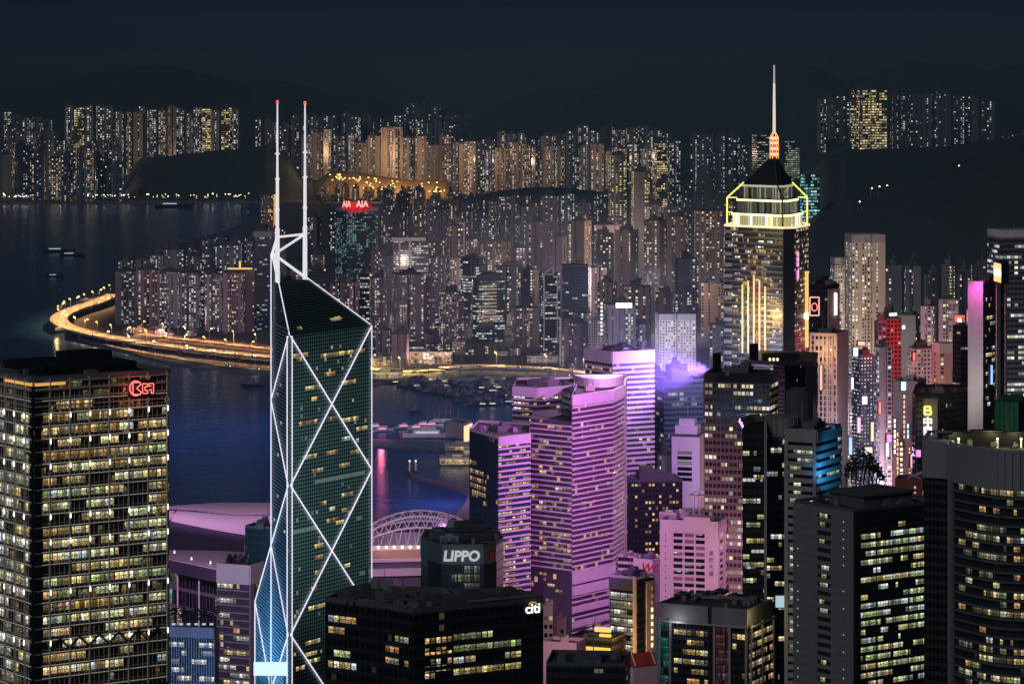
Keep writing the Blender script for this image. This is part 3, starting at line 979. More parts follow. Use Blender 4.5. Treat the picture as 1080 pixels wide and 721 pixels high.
# ------------------------------------------------------------------ the steel-gridded tower at the left edge
def gridded_tower():
    pl = quadplan(-31, 35.5, 178.5, 1079, 34.7)
    A, R, B, L = pl
    z1 = gz(401, 1079)
    root = thing('office_tower', 'steel-gridded square office tower with gold-lit floors and red rooftop sign at the left edge', 'office tower', base_of(pl))
    mb = MB(); mb.prism(pl, 3, z1, cell=(1.75, 4.06), m=0, mt=1)
    mb.build('curtain_wall', [M['glass_gold'], M['roof']], root)
    faces = [(L, A), (A, R)]
    fh, zlow = 4.06, gz(735, 1079)
    def pick(fi, k, pf):
        if k < 2: return .0
        if fi == 0: return .62 if k % 3 else .85
        if k in (5, 6, 17, 20, 21): return .97
        if k in (13, 14, 18): return .2
        return pf
    lit_windows(root, [faces[1]], z1 - 3, fh, zlow, 1.75, .80, [M['room_hot'], ROOM[1], ROOM[3], ROOM[0], M['room_hot'], M['room_hot2']], 3, wh=(.36, .90), inset=(3.2, 1.2), off=.06, maxrun=7, limit=62, pick=pick)
    lit_windows(root, [faces[0]], z1 - 3, fh, zlow, 1.75, .8, [M['room_hot2'], ROOM[2], ROOM[4], M['room_hot']], 4, wh=(.3, .95), inset=(1, 2.2), off=.06, maxrun=4, limit=36, pick=pick)
    rr = random.Random(31)
    for k, ua, ub in ((1, 8, 20), (2, 3.4, 9), (2, 20, 26), (3, 9, 30), (5, 3.4, 26), (17, 3.4, 30), (24, 10, 22)):      # amber windows put in for bronze reflections on the glass
        z = z1 - 3 - k * fh; u = ua
        while u < ub:
            w = rr.choice((1.7, 3.4, 3.4, 5.1)); mb = MB(); mb.fquad(A, R, u, u + w - .25, z - fh * .64, z - .3, .09, [(u, k), (u + w / 1.7, k), (u + w / 1.7, k + .99), (u, k + .99)]); mb.build('window', ROOM[3] if rr.random() < .7 else M['gold_reflect'], root); u += w
    mb = MB()
    n = int((z1 - zlow) / fh) + 1
    for f in faces:
        Lf = flen(f)
        for k in range(n):
            z = z1 - 3 - k * fh
            mb.fbox(f[0], f[1], .3, Lf - .3, z - .06, z + .24, .05, .55)
            mb.fbox(f[0], f[1], .3, Lf - .3, z - fh * .70, z - fh * .70 + .12, .05, .35)
        for k in range(5):
            z = z1 - .9 - k * 2.6
            mb.fbox(f[0], f[1], .3, Lf - .3, z, z + .35, .05, .9)
    mb.build('floor_rails', M['rail'], root)
    mb = MB()
    for f in faces:
        Lf = flen(f)
        for i in range(7):
            u = 5.6 + i * 7.15
            if u > Lf - .4: break
            mb.fbox(f[0], f[1], u - .22, u + .22, zlow, z1 + .2, .06, .8)
            for j in (1, 2, 3):
                uu = u + j * 7.15 / 4
                if uu < Lf - .5: mb.fbox(f[0], f[1], uu - .05, uu + .05, zlow, z1 - 2, .06, .3)
    mb.build('mullions', M['rail'], root)
    # corner strip, coping and roof
    mb = MB()
    mb.fbox(A, R, .2, 2.6, zlow, z1 - .2, .03, .5); mb.fbox(L, A, flen(faces[0]) - 2.2, flen(faces[0]) - .2, zlow, z1 - .2, .03, .5)
    mb.build('corner_strip', M['black'], root)
    mb = MB(); mb.ring([lerp(p, centre(pl), -.012) for p in pl], z1 - .6, z1 + 1.0, 1.2)
    mb.build('coping', M['steel'], root)
    mb = MB()
    ang = fang(faces[1])
    c = centre(pl)
    mb.box((c[0], c[1], z1 + .03), (34, 30, 3.4), ang); mb.box((c[0] + 4, c[1] + 6, z1 + 3.4), (16, 10, 2.6), ang)
    mb.build('plant_room', M['black'], root)
    for dx, dy, w in ((-12, -12, 3), (9, -15, 4), (15, 4, 3), (-4, -16, 2.5)):
        mb = MB(); mb.box((c[0] + dx, c[1] + dy, z1 + .04), (w, w * .7, 1.6), ang); mb.build('cooling_unit', M['machine'], root)
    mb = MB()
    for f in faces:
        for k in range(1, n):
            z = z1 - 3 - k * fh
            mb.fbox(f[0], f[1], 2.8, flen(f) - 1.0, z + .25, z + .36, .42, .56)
    mb.build('rail_glow', M['line_glow'], root)  # emission in place of uplight falling on the floor rails
    clutter(root, pl, z1 + .05, 7, 16, .8)
    # gold lit soffit under the coping at the near corner
    for f, u0, u1 in ((faces[0], flen(faces[0]) - 20, flen(faces[0]) - .2), (faces[1], 0.2, 11)):
        mb = MB(); mb.fbox(f[0], f[1], u0, u1, z1 - 1.9, z1 - .75, .06, .75); mb.build('light_strip', M['led_gold_dim'], root)
    # white facade lamps where the mullions cross every few floors
    for f in faces:
        for k in (2, 4, 6, 10, 12, 16, 20, 24):
            for i in range(7):
                u = 5.6 + i * 7.15
                if u > flen(f) - 1: break
                z = z1 - 3 - k * fh - 1.0
                if z < zlow + 2: continue
                dx, dy = (f[1][0] - f[0][0]) / flen(f), (f[1][1] - f[0][1]) / flen(f)
                p = (f[0][0] + dx * u + dy * 1.0, f[0][1] + dy * u - dx * 1.0)
                mb = MB()
                mb.tube((*p, z - .5), (*p, z + .1), .10, 6, .26)
                mb.tube((*p, z + .1), (*p, z + 1.25), .26, 6, .08)
                mb.build('facade_lamp', M['led_hot2'], root)
    # lattice floor near the bottom
    mb = MB()
    f = faces[1]
    zt = gz(687, 1079); h = 3.4
    for i in range(6):
        u = 5.6 + i * 7.15
        for a, b in (((u, 0), (u + 3.5, h)), ((u + 7.1, 0), (u + 3.6, h))):
            dx, dy = (f[1][0] - f[0][0]) / flen(f), (f[1][1] - f[0][1]) / flen(f)
            q = [(f[0][0] + dx * w + dy * .35, f[0][1] + dy * w - dx * .35, zt + v) for w, v in (a, b)]
            mb.tube(q[0], q[1], .45, 5)
    mb.build('brace', M['black'], root)
    # the red neon sign: ring with K, then C and H
    s = thing('neon_sign', 'red neon emblem and square letters near the top of the steel-gridded tower', 'sign', on_face(A, R, 148, 411, 1.2))
    def stroke(pts, r=.17):
        mb = MB()
        q = [on_face(A, R, x, y, 1.25) for x, y in pts]
        for a, b in zip(q, q[1:]): mb.tube(a, b, r, 6)
        mb.build('neon_tube', M['neon_red'], s)
    cx, cy, r = 143.2, 409.3, 6.4
    stroke([(cx + r * cos(RAD(t)), cy + r * 1.2 * sin(RAD(t))) for t in range(60, 305, 15)])
    stroke([(140.2, 415.5), (140.2, 403.2), (147.6, 403.0), (148.6, 405.2), (144.2, 409.2), (148.8, 413.4), (147.8, 416.0), (140.2, 415.5)], .15)
    stroke([(155.8, 404.5), (150.4, 404.5), (150.4, 414.6), (155.8, 414.6), (155.8, 411.6), (153.0, 411.6), (153.0, 407.6), (155.8, 407.6), (155.8, 404.5)], .14)
    stroke([(157.2, 404.2), (162.0, 404.2), (162.0, 414.6), (159.6, 414.6), (159.6, 410.8), (157.4, 410.8)], .14)
    stroke([(157.2, 404.2), (157.2, 407.0), (159.6, 407.0)], .14)
    mb = MB()
    q = [on_face(A, R, x, y, .95) for x, y in ((135, 419), (164, 418), (164, 400), (135, 400.5))]
    mb.face(q); mb.build('backing', M['black'], s)
    p = on_face(A, R, 149, 410, 5)
    bounce('neon_sign_light', 'POINT', p, 700, (1, .12, .08), 1.0)
gridded_tower()

# ------------------------------------------------------------------ the braced triangular tower
def braced_tower():
    YA = 1175.0
    A = (gx(305.3, YA), YA)
    th = RAD(58.6)
    S = 52.0
    B = side(A[0], A[1], 391, th, 1)
    S = hypot(B[0] - A[0], B[1] - A[1])
    ex, ey = (B[0] - A[0]) / S, (B[1] - A[1]) / S
    nx, ny = -ey, ex                                   # into the plan
    C = (A[0] + ex * S / 2 + nx * S / 2, A[1] + ey * S / 2 + ny * S / 2)
    D = (A[0] + nx * S, A[1] + ny * S)
    E = (B[0] + nx * S, B[1] + ny * S)
    H = [287.0, 234.8, 182.6, 130.4, 78.2]
    zc = 287 + 26.8
    T = .64
    def mixp(p, q, t, z): return (p[0] + (q[0]-p[0]) * t, p[1] + (q[1]-p[1]) * t, z)
    root = thing('skyscraper', 'dark faceted glass tower outlined by white light tubes with crossed braces and twin masts', 'skyscraper', (*centre([A, B, C]), 3))
    gw = M['brace_glass']
    # shaft one: A B C with the sloping roof
    zp = 287 + (zc - 287) * T
    PA, PB = mixp(A, C, T, zp), mixp(B, C, T, zp)
    def wall(mb, p, q, z0, z1a, z1b, bay=1.36, m=0):
        nb = round(hypot(q[0]-p[0], q[1]-p[1]) / bay)
        mb.face([(*p, z0), (*q, z0), (*q, z1b), (*p, z1a)], [(0, 0), (nb, 0), (nb, (z1b - z0) / 1.34), (0, (z1a - z0) / 1.34)], m)
    mb = MB(); wall(mb, A, B, 3, 287, 287); mb.build('front_curtain_wall', gw, root)
    mb = MB()
    PA2, PB2 = PA[:2], PB[:2]
    wall(mb, PA2, A, 3, zp, 287, m=0)
    wall(mb, C, PA2, 3, zp, zp, m=0)
    wall(mb, B, PB2, 3, 287, zp); wall(mb, PB2, C, 3, zp, zp)
    mb.build('side_curtain_wall', M['brace_side'], root)
    mb = MB()
    sl = hypot(hypot(PA[0]-A[0], PA[1]-A[1]), zp - 287)
    mb.face([(*A, 287.05), (*B, 287.05), PB, PA], [(0, 0), (38, 0), (31, 20), (7, 20)])
    mb.build('sloped_glass_roof', M['brace_roof'], root)
    mb = MB()
    mb.face([PA, PB, (*C, zp)]); mb.build('roof_deck', M['roof'], root)
    # lower shafts
    zE, zCE = 182.2, 207.6
    mb = MB()
    wall(mb, E, C, 3, zE, zCE); wall(mb, B, E, 3, zE, zE)
    mb.build('rear_curtain_wall', M['brace_side'], root)
    mb = MB(); mb.face([(*B, zE), (*E, zE), (*C, zCE)]); mb.build('rear_sloped_roof', M['brace_roof'], root)
    zl = 148.0
    mb = MB()
    wall(mb, D, A, 3, zl, zl); wall(mb, E, D, 3, zl, zl)
    mb.face([(*A, zl), (*C, zl + 3), (*D, zl)]); mb.face([(*C, zl + 3), (*E, zl), (*D, zl)])
    mb.build('podium_shafts', M['brace_side'], root)
    # light horizontal floor rails on the two left faces
    mb = MB()
    for (p, q, zt) in ((C, A, 286), (E, C, 0)):
        L = hypot(q[0]-p[0], q[1]-p[1])
        z = 132.0
        while z < 300:
            if (p is C and z < 289) or (p is E and z < 205):
                u0, u1 = .8, L - .8
                if p is E and z > zE: u0 = .8 + (z - zE) / (zCE - zE) * L
                if u1 - u0 > 2: mb.fbox(p, q, u0, u1, z, z + .34, .05, .3)
            z += 1.34
    mb.build('floor_rails', M['pale_rail'], root)
    # white light tubes
    def bar(name, a, b, r=.42):
        mb = MB(); mb.tube(a, b, r * .52, 6); mb.build(name, M['led_white'], root)
    o = .35
    dA = (A[0] + (ey - nx) * .2, A[1] - .4)
    def on(p, z): 
        k = 1.012
        return (C[0] + (p[0]-C[0]) * k, C[1] + (p[1]-C[1]) * k, z)
    fo = lambda p, z: (p[0] + ey * .5, p[1] - ex * .5, z)          # in front of the braced face
    lo = lambda p, z: (p[0] - ex * .55 * .7 - .25, p[1] - .55, z)   # in front of the left faces
    bar('edge_light', fo((A[0] + ex * .9, A[1] + ey * .9), 120), fo((A[0] + ex * .9, A[1] + ey * .9), 287), .38)
    bar('edge_light', (A[0] - .8, A[1] - .25, 120), (A[0] - .8, A[1] - .25, 287), .38)
    bar('edge_light', fo(B, 110), fo(B, 287), .34)
    bar('edge_light', lo(C, 128), (lo(C, 0)[0], lo(C, 0)[1], zc), .42)
    bar('edge_light', lo(E, 120), lo(E, zE), .4)
    for z0, z1 in zip(H[:-1], H[1:]):
        bar('brace', fo(A, z0), fo(B, z1), .5)
        bar('brace', fo(B, z0), fo(A, z1), .5)
        zm = (z0 + z1) / 2
        bar('brace', lo(A, z0), lo(C, zm), .42)
        bar('brace', lo(C, zm), lo(A, z1), .42)
    for zt in (208.7, 156.5):
        bar('brace', lo(C, zt), lo(E, zt - 26.1), .42)
        bar('brace', lo(E, zt - 26.1), lo(C, zt - 52.2), .42)
    bar('roof_edge_light', (A[0], A[1], 287.4), (PA[0], PA[1], zp + .4), .42)
    bar('roof_edge_light', (B[0], B[1], 287.4), (PB[0], PB[1], zp + .4), .34)
    # open frame and the two masts on the roof deck
    MA, MBp = mixp(A, C, T + .06, zp), mixp(B, C, T + .03, zp)
    def fr(name, a, b, r): 
        mb = MB(); mb.tube(a, b, r * .72, 8); mb.build(name, M['mast_white'], root)
    zb = 320.5
    fr('frame_tube', PA, (*C, zc), .75)
    fr('frame_tube', PB, (*C, zc), .75)
    fr('frame_tube', (*C, zc), (MA[0], MA[1], zb), .7)
    fr('frame_tube', (MA[0], MA[1], zb - .3), (MBp[0], MBp[1], zb), .62)
    fr('frame_tube', (MA[0], MA[1], zc + 1), (MBp[0], MBp[1], zb), .62)
    for m, ztip in ((MA, 367.8), (MBp, 367.2)):
        t = MB()
        t.tube((m[0], m[1], zp), (m[0], m[1], 323), .85, 10, .78)
        t.tube((m[0], m[1], 323), (m[0], m[1], 341), .62, 10, .56)
        t.tube((m[0], m[1], 341), (m[0], m[1], ztip), .46, 8, .26)
        for z in (323, 341, 330, 350): t.tube((m[0], m[1], z - .25), (m[0], m[1], z + .2), .85, 10)
        ms = t.build('mast', M['mast_white'], root)
        t = MB(); t.tube((m[0], m[1], ztip), (m[0], m[1], ztip + 1.2), .42, 6); t.build('beacon', M['led_red'], ms)
    for i, (u, v) in enumerate(((.2, .3), (.5, .35), (.75, .3), (.45, .7))):
        b = MB()
        q = mixp(mixp(PA, PB, u, 0), (*C, 0), v, zp + .05)
        b.box(q, (2.4, 1.8, 2.0), th); b.box((q[0], q[1], zp + 2.05), (1.2, 1.0, 1.1), th)
        b.build('roof_machine', M['machine'], root)
    # lit rooms
    face = (A, B)
    spots = [(318, 374, 5, 0), (349, 375, 6, 0), (372, 372, 9, 0), (314, 379, 2, 3), (349, 395, 4, 3), (330, 410, 5, 0), (368, 404, 5, 0), (331, 422, 2, 0), (335, 433, 1, 0), (371, 440, 6, 0), (350, 443, 4, 3), (325, 447, 6, 3),
             (383, 450, 4, 0), (366, 464, 3, 2), (379, 462, 1, 2), (373, 475, 3, 0), (328, 483, 5, 0), (350, 479, 4, 3), (363, 489, 4, 0), (335, 494, 4, 3), (350, 504, 12, 5), (377, 498, 5, 5), (336, 494, 3, 0),
             (333, 495, 3, 3), (340, 530, 2, 0), (367, 523, 4, 0), (363, 536, 2, 0), (351, 549, 4, 3), (358, 551, 3, 0), (337, 566, 2, 0), (336, 577, 3, 0), (337, 588, 3, 0), (335, 602, 2, 0), (365, 595, 2, 0), (332, 620, 2, 0), (335, 639, 7, 0), (329, 677, 5, 0), (327, 688, 4, 0), (318, 702, 3, 3), (331, 697, 5, 0), (322, 557, 8, 5), (350, 536, 2, 2), (380, 545, 2, 5), (383, 604, 2, 5)]
    dimm = M['room_dim']
    for x, y, n, k in spots:
        a = on_face(A, B, x, y, 0)
        u = hypot(a[0] - A[0], a[1] - A[1]); ii = max(1, min(26 - n // 2, round(u / 1.9 - n / 2)))
        kz = math.floor((a[2] - 3) / 1.34); z = 3 + kz * 1.34
        bw = S / round(S / 1.9)
        mb = MB(); mb.fquad(A, B, ii * bw + .1, (ii + n) * bw - .1, z + .08, z + 1.45, .07, [(x, kz), (x + n, kz), (x + n, kz + .99), (x, kz + .99)])
        mb.build('window', dimm if k == 5 else ROOM[k], root)
    for x, y in ((296, 408), (293, 418), (297, 445), (293, 479), (298, 530), (293, 522), (300, 560), (290, 548), (274, 655), (293, 640), (280, 690), (296, 676)):
        p, q = (C, A) if x > 286 else (E, C)
        a = on_face(p, q, x, y, 0)
        kz = math.floor((a[2] - 132) / 1.34); z = 132 + kz * 1.34
        u = hypot(a[0] - p[0], a[1] - p[1])
        mb = MB(); mb.fquad(p, q, u - 1.9, u + 1.9, z + .36, z + 1.32, .07, [(x, kz), (x + 2, kz), (x + 2, kz + .99), (x, kz + .99)])
        mb.build('window', ROOM[rg.choice([0, 2, 3])], root)
    yb = A[1] - 3.0
    mb = MB(); mb.prism([(gx(267.5, yb), yb), (gx(303.3, yb), yb), (gx(303.3, yb), yb + .8), (gx(267.5, yb), yb + .8)], gz(712, yb), gz(698, yb), bottom=True)
    mb.build('light_band', M['panel_ice'], root)
    mb = MB()
    for px in (270, 285, 300): mb.tube((gx(px, yb + 1), yb + 1.2, 128), (gx(px, yb + 1), yb + 1.2, gz(700, yb)), .3, 6)
    mb.build('light_band_posts', M['steel'], root)
    for x, y, n in ((315, 342, 3), (357, 338, 6), (364, 337, 4)):
        zz = gz(y, 1205); t = (zz - 287) / (zc - 287)
        for i in range(n):
            k = (x - 305) / 86 * 1.0 + i * .022
            a_ = lerp((*A, 287), (*C, zc), t); b_ = lerp((*B, 287), (*C, zc), t); a2 = lerp((*A, 287), (*C, zc), t + .035); b2 = lerp((*B, 287), (*C, zc), t + .035)
            q = [lerp(a_, b_, k), lerp(a_, b_, k + .018), lerp(a2, b2, k + .018), lerp(a2, b2, k)]
            mb = MB(); mb.face([(u - .02, v - .03, w + .06) for u, v, w in q], [(i, y), (i + 1, y), (i + 1, y + .9), (i, y + .9)]); mb.build('roof_window', ROOM[0], root)
    # blue floodlights on the low shafts wash the two left faces
    for t, e in ((.2, 1.0e5), (.5, 1.0e5), (.8, 1.0e5)):
        p = (A[0] + (E[0]-A[0]) * t, A[1] + (E[1]-A[1]) * t)
        w = 20.0
        l = (p[0] - .707 * w * (ex * .7 + .3) - 14, p[1] - 16, 152)
        bounce('blue_floodlight', 'SPOT', l, e, (.12, .48, 1.0), 1.5, (p[0], p[1], 190), 130, .9)
    for x, e in ((-28, 1.0e5), (2, 1.0e5)):
        bounce('teal_fill', 'SPOT', (x, 1078, 224), e, (.66, 1.0, 1.0), 2, (-66, 1200, 236), 62, .9)  # added fill spots that brighten the braced face
braced_tower()

# ------------------------------------------------------------------ dark stepped office block in front (white lettering on its top corner)
def corner_block():
    pl = [(gx(436, 1040), 1040), side(gx(436, 1040), 1040, 573, RAD(30), 1)]
    A, R = pl
    a = RAD(30)
    n = (-sin(a), cos(a))
    B = (R[0] + n[0] * 14, R[1] + n[1] * 14)
    L1 = (gx(404, 1050), 1050)
    L0 = side(gx(404, 1050), 1050, 343, RAD(14), -1)
    L0 = (gx(343, 1062), 1062)
    BL = (L0[0] + 8, L0[1] + 22)
    pl = [L0, L1, A, R, B, BL]
    z1 = gz(647, 1040)
    root = thing('office_block', 'black stepped office block with scattered warm windows and small white letters at its top corner', 'office building', base_of(pl))
    mb = MB(); mb.prism(pl, 3, z1, cell=(2.2, 3.6), m=0, mt=1); mb.build('dark_facade', [M['glass_black'], M['roof']], root)
    zl = gz(730, 1040)
    lit_windows(root, [(A, R)], z1 - 3, 3.6, zl, 2.1, .58, [ROOM[0], ROOM[1], M['room_cellar'], ROOM[0]], 21, wh=(.2, .72), inset=(14, 8), off=.08, maxrun=5, limit=60)
    lit_windows(root, [(L0, L1)], z1 - 3, 3.6, zl, 2.1, .8, [ROOM[3], ROOM[0], ROOM[1]], 22, wh=(.2, .8), inset=(1, 10), off=.08, maxrun=4, limit=16)
    lit_windows(root, [(L1, A)], z1 - 6.6, 3.6, zl, 2.1, .45, [ROOM[3], ROOM[0], ROOM[1]], 23, wh=(.2, .7), inset=(1, 2), off=.08, maxrun=3, limit=14)
    # warm lattice of lit rooms in the middle of the wide face
    f = (A, R)
    rr = random.Random(8)
    for i in range(5):
        for k in range(6):
            mb = MB(); u = 4 + i * 2.0; z = z1 - 8 - k * 2.2
            if rr.random() < .75:
                mb.fquad(A, R, u, u + 1.6, z - 1.7, z, .10, [(i, k), (i + 1, k), (i + 1, k + 1), (i, k + 1)]); mb.build('window', ROOM[3] if rr.random() < .7 else ROOM[0], root)
    bands(root, [(L0, L1), (L1, A), (A, R)], z1 - 3, 3.6, zl, M['granite'], (.78, 1.15), .45, (.3, .3))
    mb = MB(); mb.ring(pl, z1 - .4, z1 + 1.8, .8); mb.build('parapet', M['dark_concrete'], root)
    mb = MB(); mb.fbox(A, R, 20, flen((A, R)) - .2, z1 + 1.85, z1 + 2.4, -.9, .3); mb.build('coping', M['grey_concrete'], root)
    c = centre(pl)
    for px, py, Y, w, d, h, m in ((412, 628, 1062, 8, 6, 3.4, 'plant'), (425, 622, 1066, 7, 5, 2.8, 'machine'), (450, 634, 1058, 14, 6, 2.0, 'dark_concrete'), (490, 636, 1064, 18, 7, 2.2, 'dark_concrete'), (382, 630, 1068, 12, 6, 3.4, 'dark_concrete'), (365, 637, 1070, 6, 5, 2.0, 'dark_concrete'), (530, 630, 1072, 14, 6, 1.6, 'dark_concrete')):
        mb = MB(); mb.box((gx(px, Y), Y, z1 + .03), (w, d, h), a); mb.box((gx(px, Y) + 1, Y, z1 + h + .03), (w * .4, d * .5, 1.4), a)
        mb.build('plant_room', M[m], root)
    mb = MB(); Y = 1066; x = gx(399, Y)
    mb.box((x, Y, z1 + .04), (.6, .6, 6), a); mb.box((x + 1.2, Y, z1 + 3.5), (7.2, .4, 3.2), RAD(-20)); mb.build('roof_screen', M['machine'], root)
    for i in range(9):
        mb = MB(); Y = 1070 + (i * 7) % 18; x = gx(368 + i * 19, Y)
        mb.tube((x, Y, z1), (x, Y, z1 + 5 + (i * 3) % 4), .12, 5); mb.build('aerial', M['dark_steel'], root)
    clutter(root, pl, z1 + .05, 27, 22, .8)
    q = on_face(A, R, 562.0, 641.5, .5)
    t = text('sign', 'citi', q, a, 4.4, M['text_white'], 'small white illuminated letters under an orange arc on the black block', 1.05, .1, .06)
    q2 = [on_face(A, R, 562.2 + 4.6 * cos(RAD(tt)), 638.2 - 3.6 * sin(RAD(tt)), .5) for tt in range(20, 165, 12)]
    mb = MB()
    for p0, p1 in zip(q2, q2[1:]): mb.tube(p0, p1, .16, 5)
    o = mb.build('sign_arc', M['panel_orange2'], None, (q[0], q[1], q[2]))
    o.parent = t
    o.matrix_parent_inverse = (__import__('mathutils').Matrix.Translation(q) @ __import__('mathutils').Euler((pi/2, 0, a)).to_matrix().to_4x4() @ __import__('mathutils').Matrix.Diagonal((1.05, 1, 1, 1))).inverted()
corner_block()

# ------------------------------------------------------------------ dark octagonal tower with a five letter sign
def octagon_tower():
    Y = 1450
    pts = [(444, 1466), (452, 1452), (466, 1441), (510, 1441), (523, 1448), (531, 1462), (527, 1484), (508, 1494), (466, 1494), (448, 1484)]
    pl = [(gx(a, b), b) for a, b in pts]
    z1 = gz(577, 1441)
    root = thing('office_tower', 'dark many-sided tower with a dim blue side and grey five-letter sign', 'office tower', base_of(pl))
    mb = MB(); mb.prism(pl, 3, z1, cell=(1.6, 3.8), m=0, mt=1); mb.build('curtain_wall', [M['glass_teal'], M['roof']], root)
    f = [(pl[2], pl[3])]
    mb = MB()
    for i in range(0, 4):
        mb.fbox(pl[i], pl[i+1], .1, hypot(pl[i+1][0]-pl[i][0], pl[i+1][1]-pl[i][1]) - .1, z1 - 7.2, z1 + .3, .03, .25)
    mb.build('sign_band', M['slate'], root)
    lit_windows(root, f, z1 - 7.5, 3.7, gz(640, Y), 1.4, .8, [M['room_cellar'], M['room_grid'], M['room_grid']], 31, wh=(.1, .9), inset=(2.5, 1.5), off=.07, maxrun=5, limit=60)
    mullions(root, f + [(pl[3], pl[4]), (pl[1], pl[2])], gz(650, Y), z1 - 7.3, 1.4, M['dark_steel'], .16, .3)
    mb = MB(); mb.ring(pl, z1 + .01, z1 + 1.2, .5); mb.build('parapet', M['slate'], root)
    for px, py, yy, w, d, h, m in ((487, 572, 1465, 26, 18, 4.0, 'black'), (462, 573, 1462, 7, 7, 4.2, 'plant'), (474, 574, 1456, 8, 5, 3.0, 'machine'), (478, 562, 1470, 5, 5, 3.2, 'machine'), (496, 568, 1468, 14, 8, 3.0, 'black'), (515, 574, 1462, 9, 7, 2.4, 'plant')):
        mb = MB(); zz = z1 + .05 + (4.0 if py < 570 else 0)
        mb.box((gx(px, yy), yy, zz), (w, d, h)); mb.box((gx(px, yy), yy, zz + h), (w * .45, d * .5, .8))
        mb.build('plant_room', M[m], root)
    for i in range(4):
        mb = MB(); x = gx(480 + i * 9, 1468); mb.tube((x, 1468, z1 + 4), (x, 1468, z1 + 10 + i % 2 * 2), .12, 5); mb.build('aerial', M['dark_steel'], root)
    clutter(root, pl, z1 + .05, 57, 14, .8)
    text('sign', 'LIPPO', on_face(pl[2], pl[3], 486.5, 586.5, .45), fang(f[0]), 6.2, M['text_grey'], 'grey slanted capital letters on the upper band of the dark many-sided tower', .98, .15, .22, .12)
    g = on_face(pl[3], pl[4], 520, 586, .45)
    e = MB()
    fa = fang((pl[3], pl[4]))
    for t in (0, 1, 2):
        e.tube((g[0] + cos(fa) * (t - 1) * 1.1, g[1] + sin(fa) * (t - 1) * 1.1, g[2] - 1.6), (g[0] + cos(fa) * (t - 1) * 1.1, g[1] + sin(fa) * (t - 1) * 1.1, g[2] + 1.6), .42, 6)
    e.tube((g[0] - cos(fa) * 1.6, g[1] - sin(fa) * 1.6, g[2]), (g[0] + cos(fa) * 1.6, g[1] + sin(fa) * 1.6, g[2]), .42, 6)
    tag(e.build('emblem', M['red_dim'], None, g), 'dull red emblem beside the grey letters on the dark many-sided tower', 'sign')
    bounce('sign_light', 'POINT', on_face(pl[2], pl[3], 488, 592, 14), 900, (.75, .95, 1), 1.5)
    bounce('blue_sign_light', 'POINT', on_face(pl[0], pl[1], 446, 592, 16), 5000, (.15, .4, 1), 1.5)
octagon_tower()

# ------------------------------------------------------------------ the violet-lit hotel and office towers
def striped_tower(name, label, pl, z1, faces_i, fh, frac, seed, prob, ztop_band, skip=0, bay=2.6, glass='pp_glass', depth=.7, roofm='violet_band', rooms=None, limit=80, zlow=None, roof=True):
    root = thing(name, label, 'tower', base_of(pl))
    mb = MB(); mb.prism(pl, 3, z1, cell=(bay, fh), m=0, mt=1); mb.build('curtain_wall', [M[glass], M['roof_mid']], root)
    n = len(pl)
    faces = [(pl[i], pl[(i + 1) % n]) for i in faces_i]
    Y = min(p[1] for p in pl)
    zl = zlow if zlow is not None else gz(700, Y)
    bands(root, faces, z1, fh, zl, M['violet_band'], frac, depth, (0.02, 0.02), skip=skip)
    if ztop_band:
        mb = MB()
        for f in faces: mb.fbox(f[0], f[1], .02, flen(f) - .02, z1 - ztop_band, z1 + 1.2, .03, depth + .1)
        mb.build('crown_band', M['violet_band'], root)
    lit_windows(root, faces, z1 - (ztop_band or 0), fh, zl, bay, prob, rooms or [ROOM[3], ROOM[0], ROOM[3], ROOM[0]], seed, wh=(frac[1] + .04, .98), inset=(.3, .3), off=.08, maxrun=2, limit=limit)
    if roof: rooftop(root, pl, z1, seed, 1.3, 'plant', 'violet_band', 5, 1, .8, 3.0)
    return root

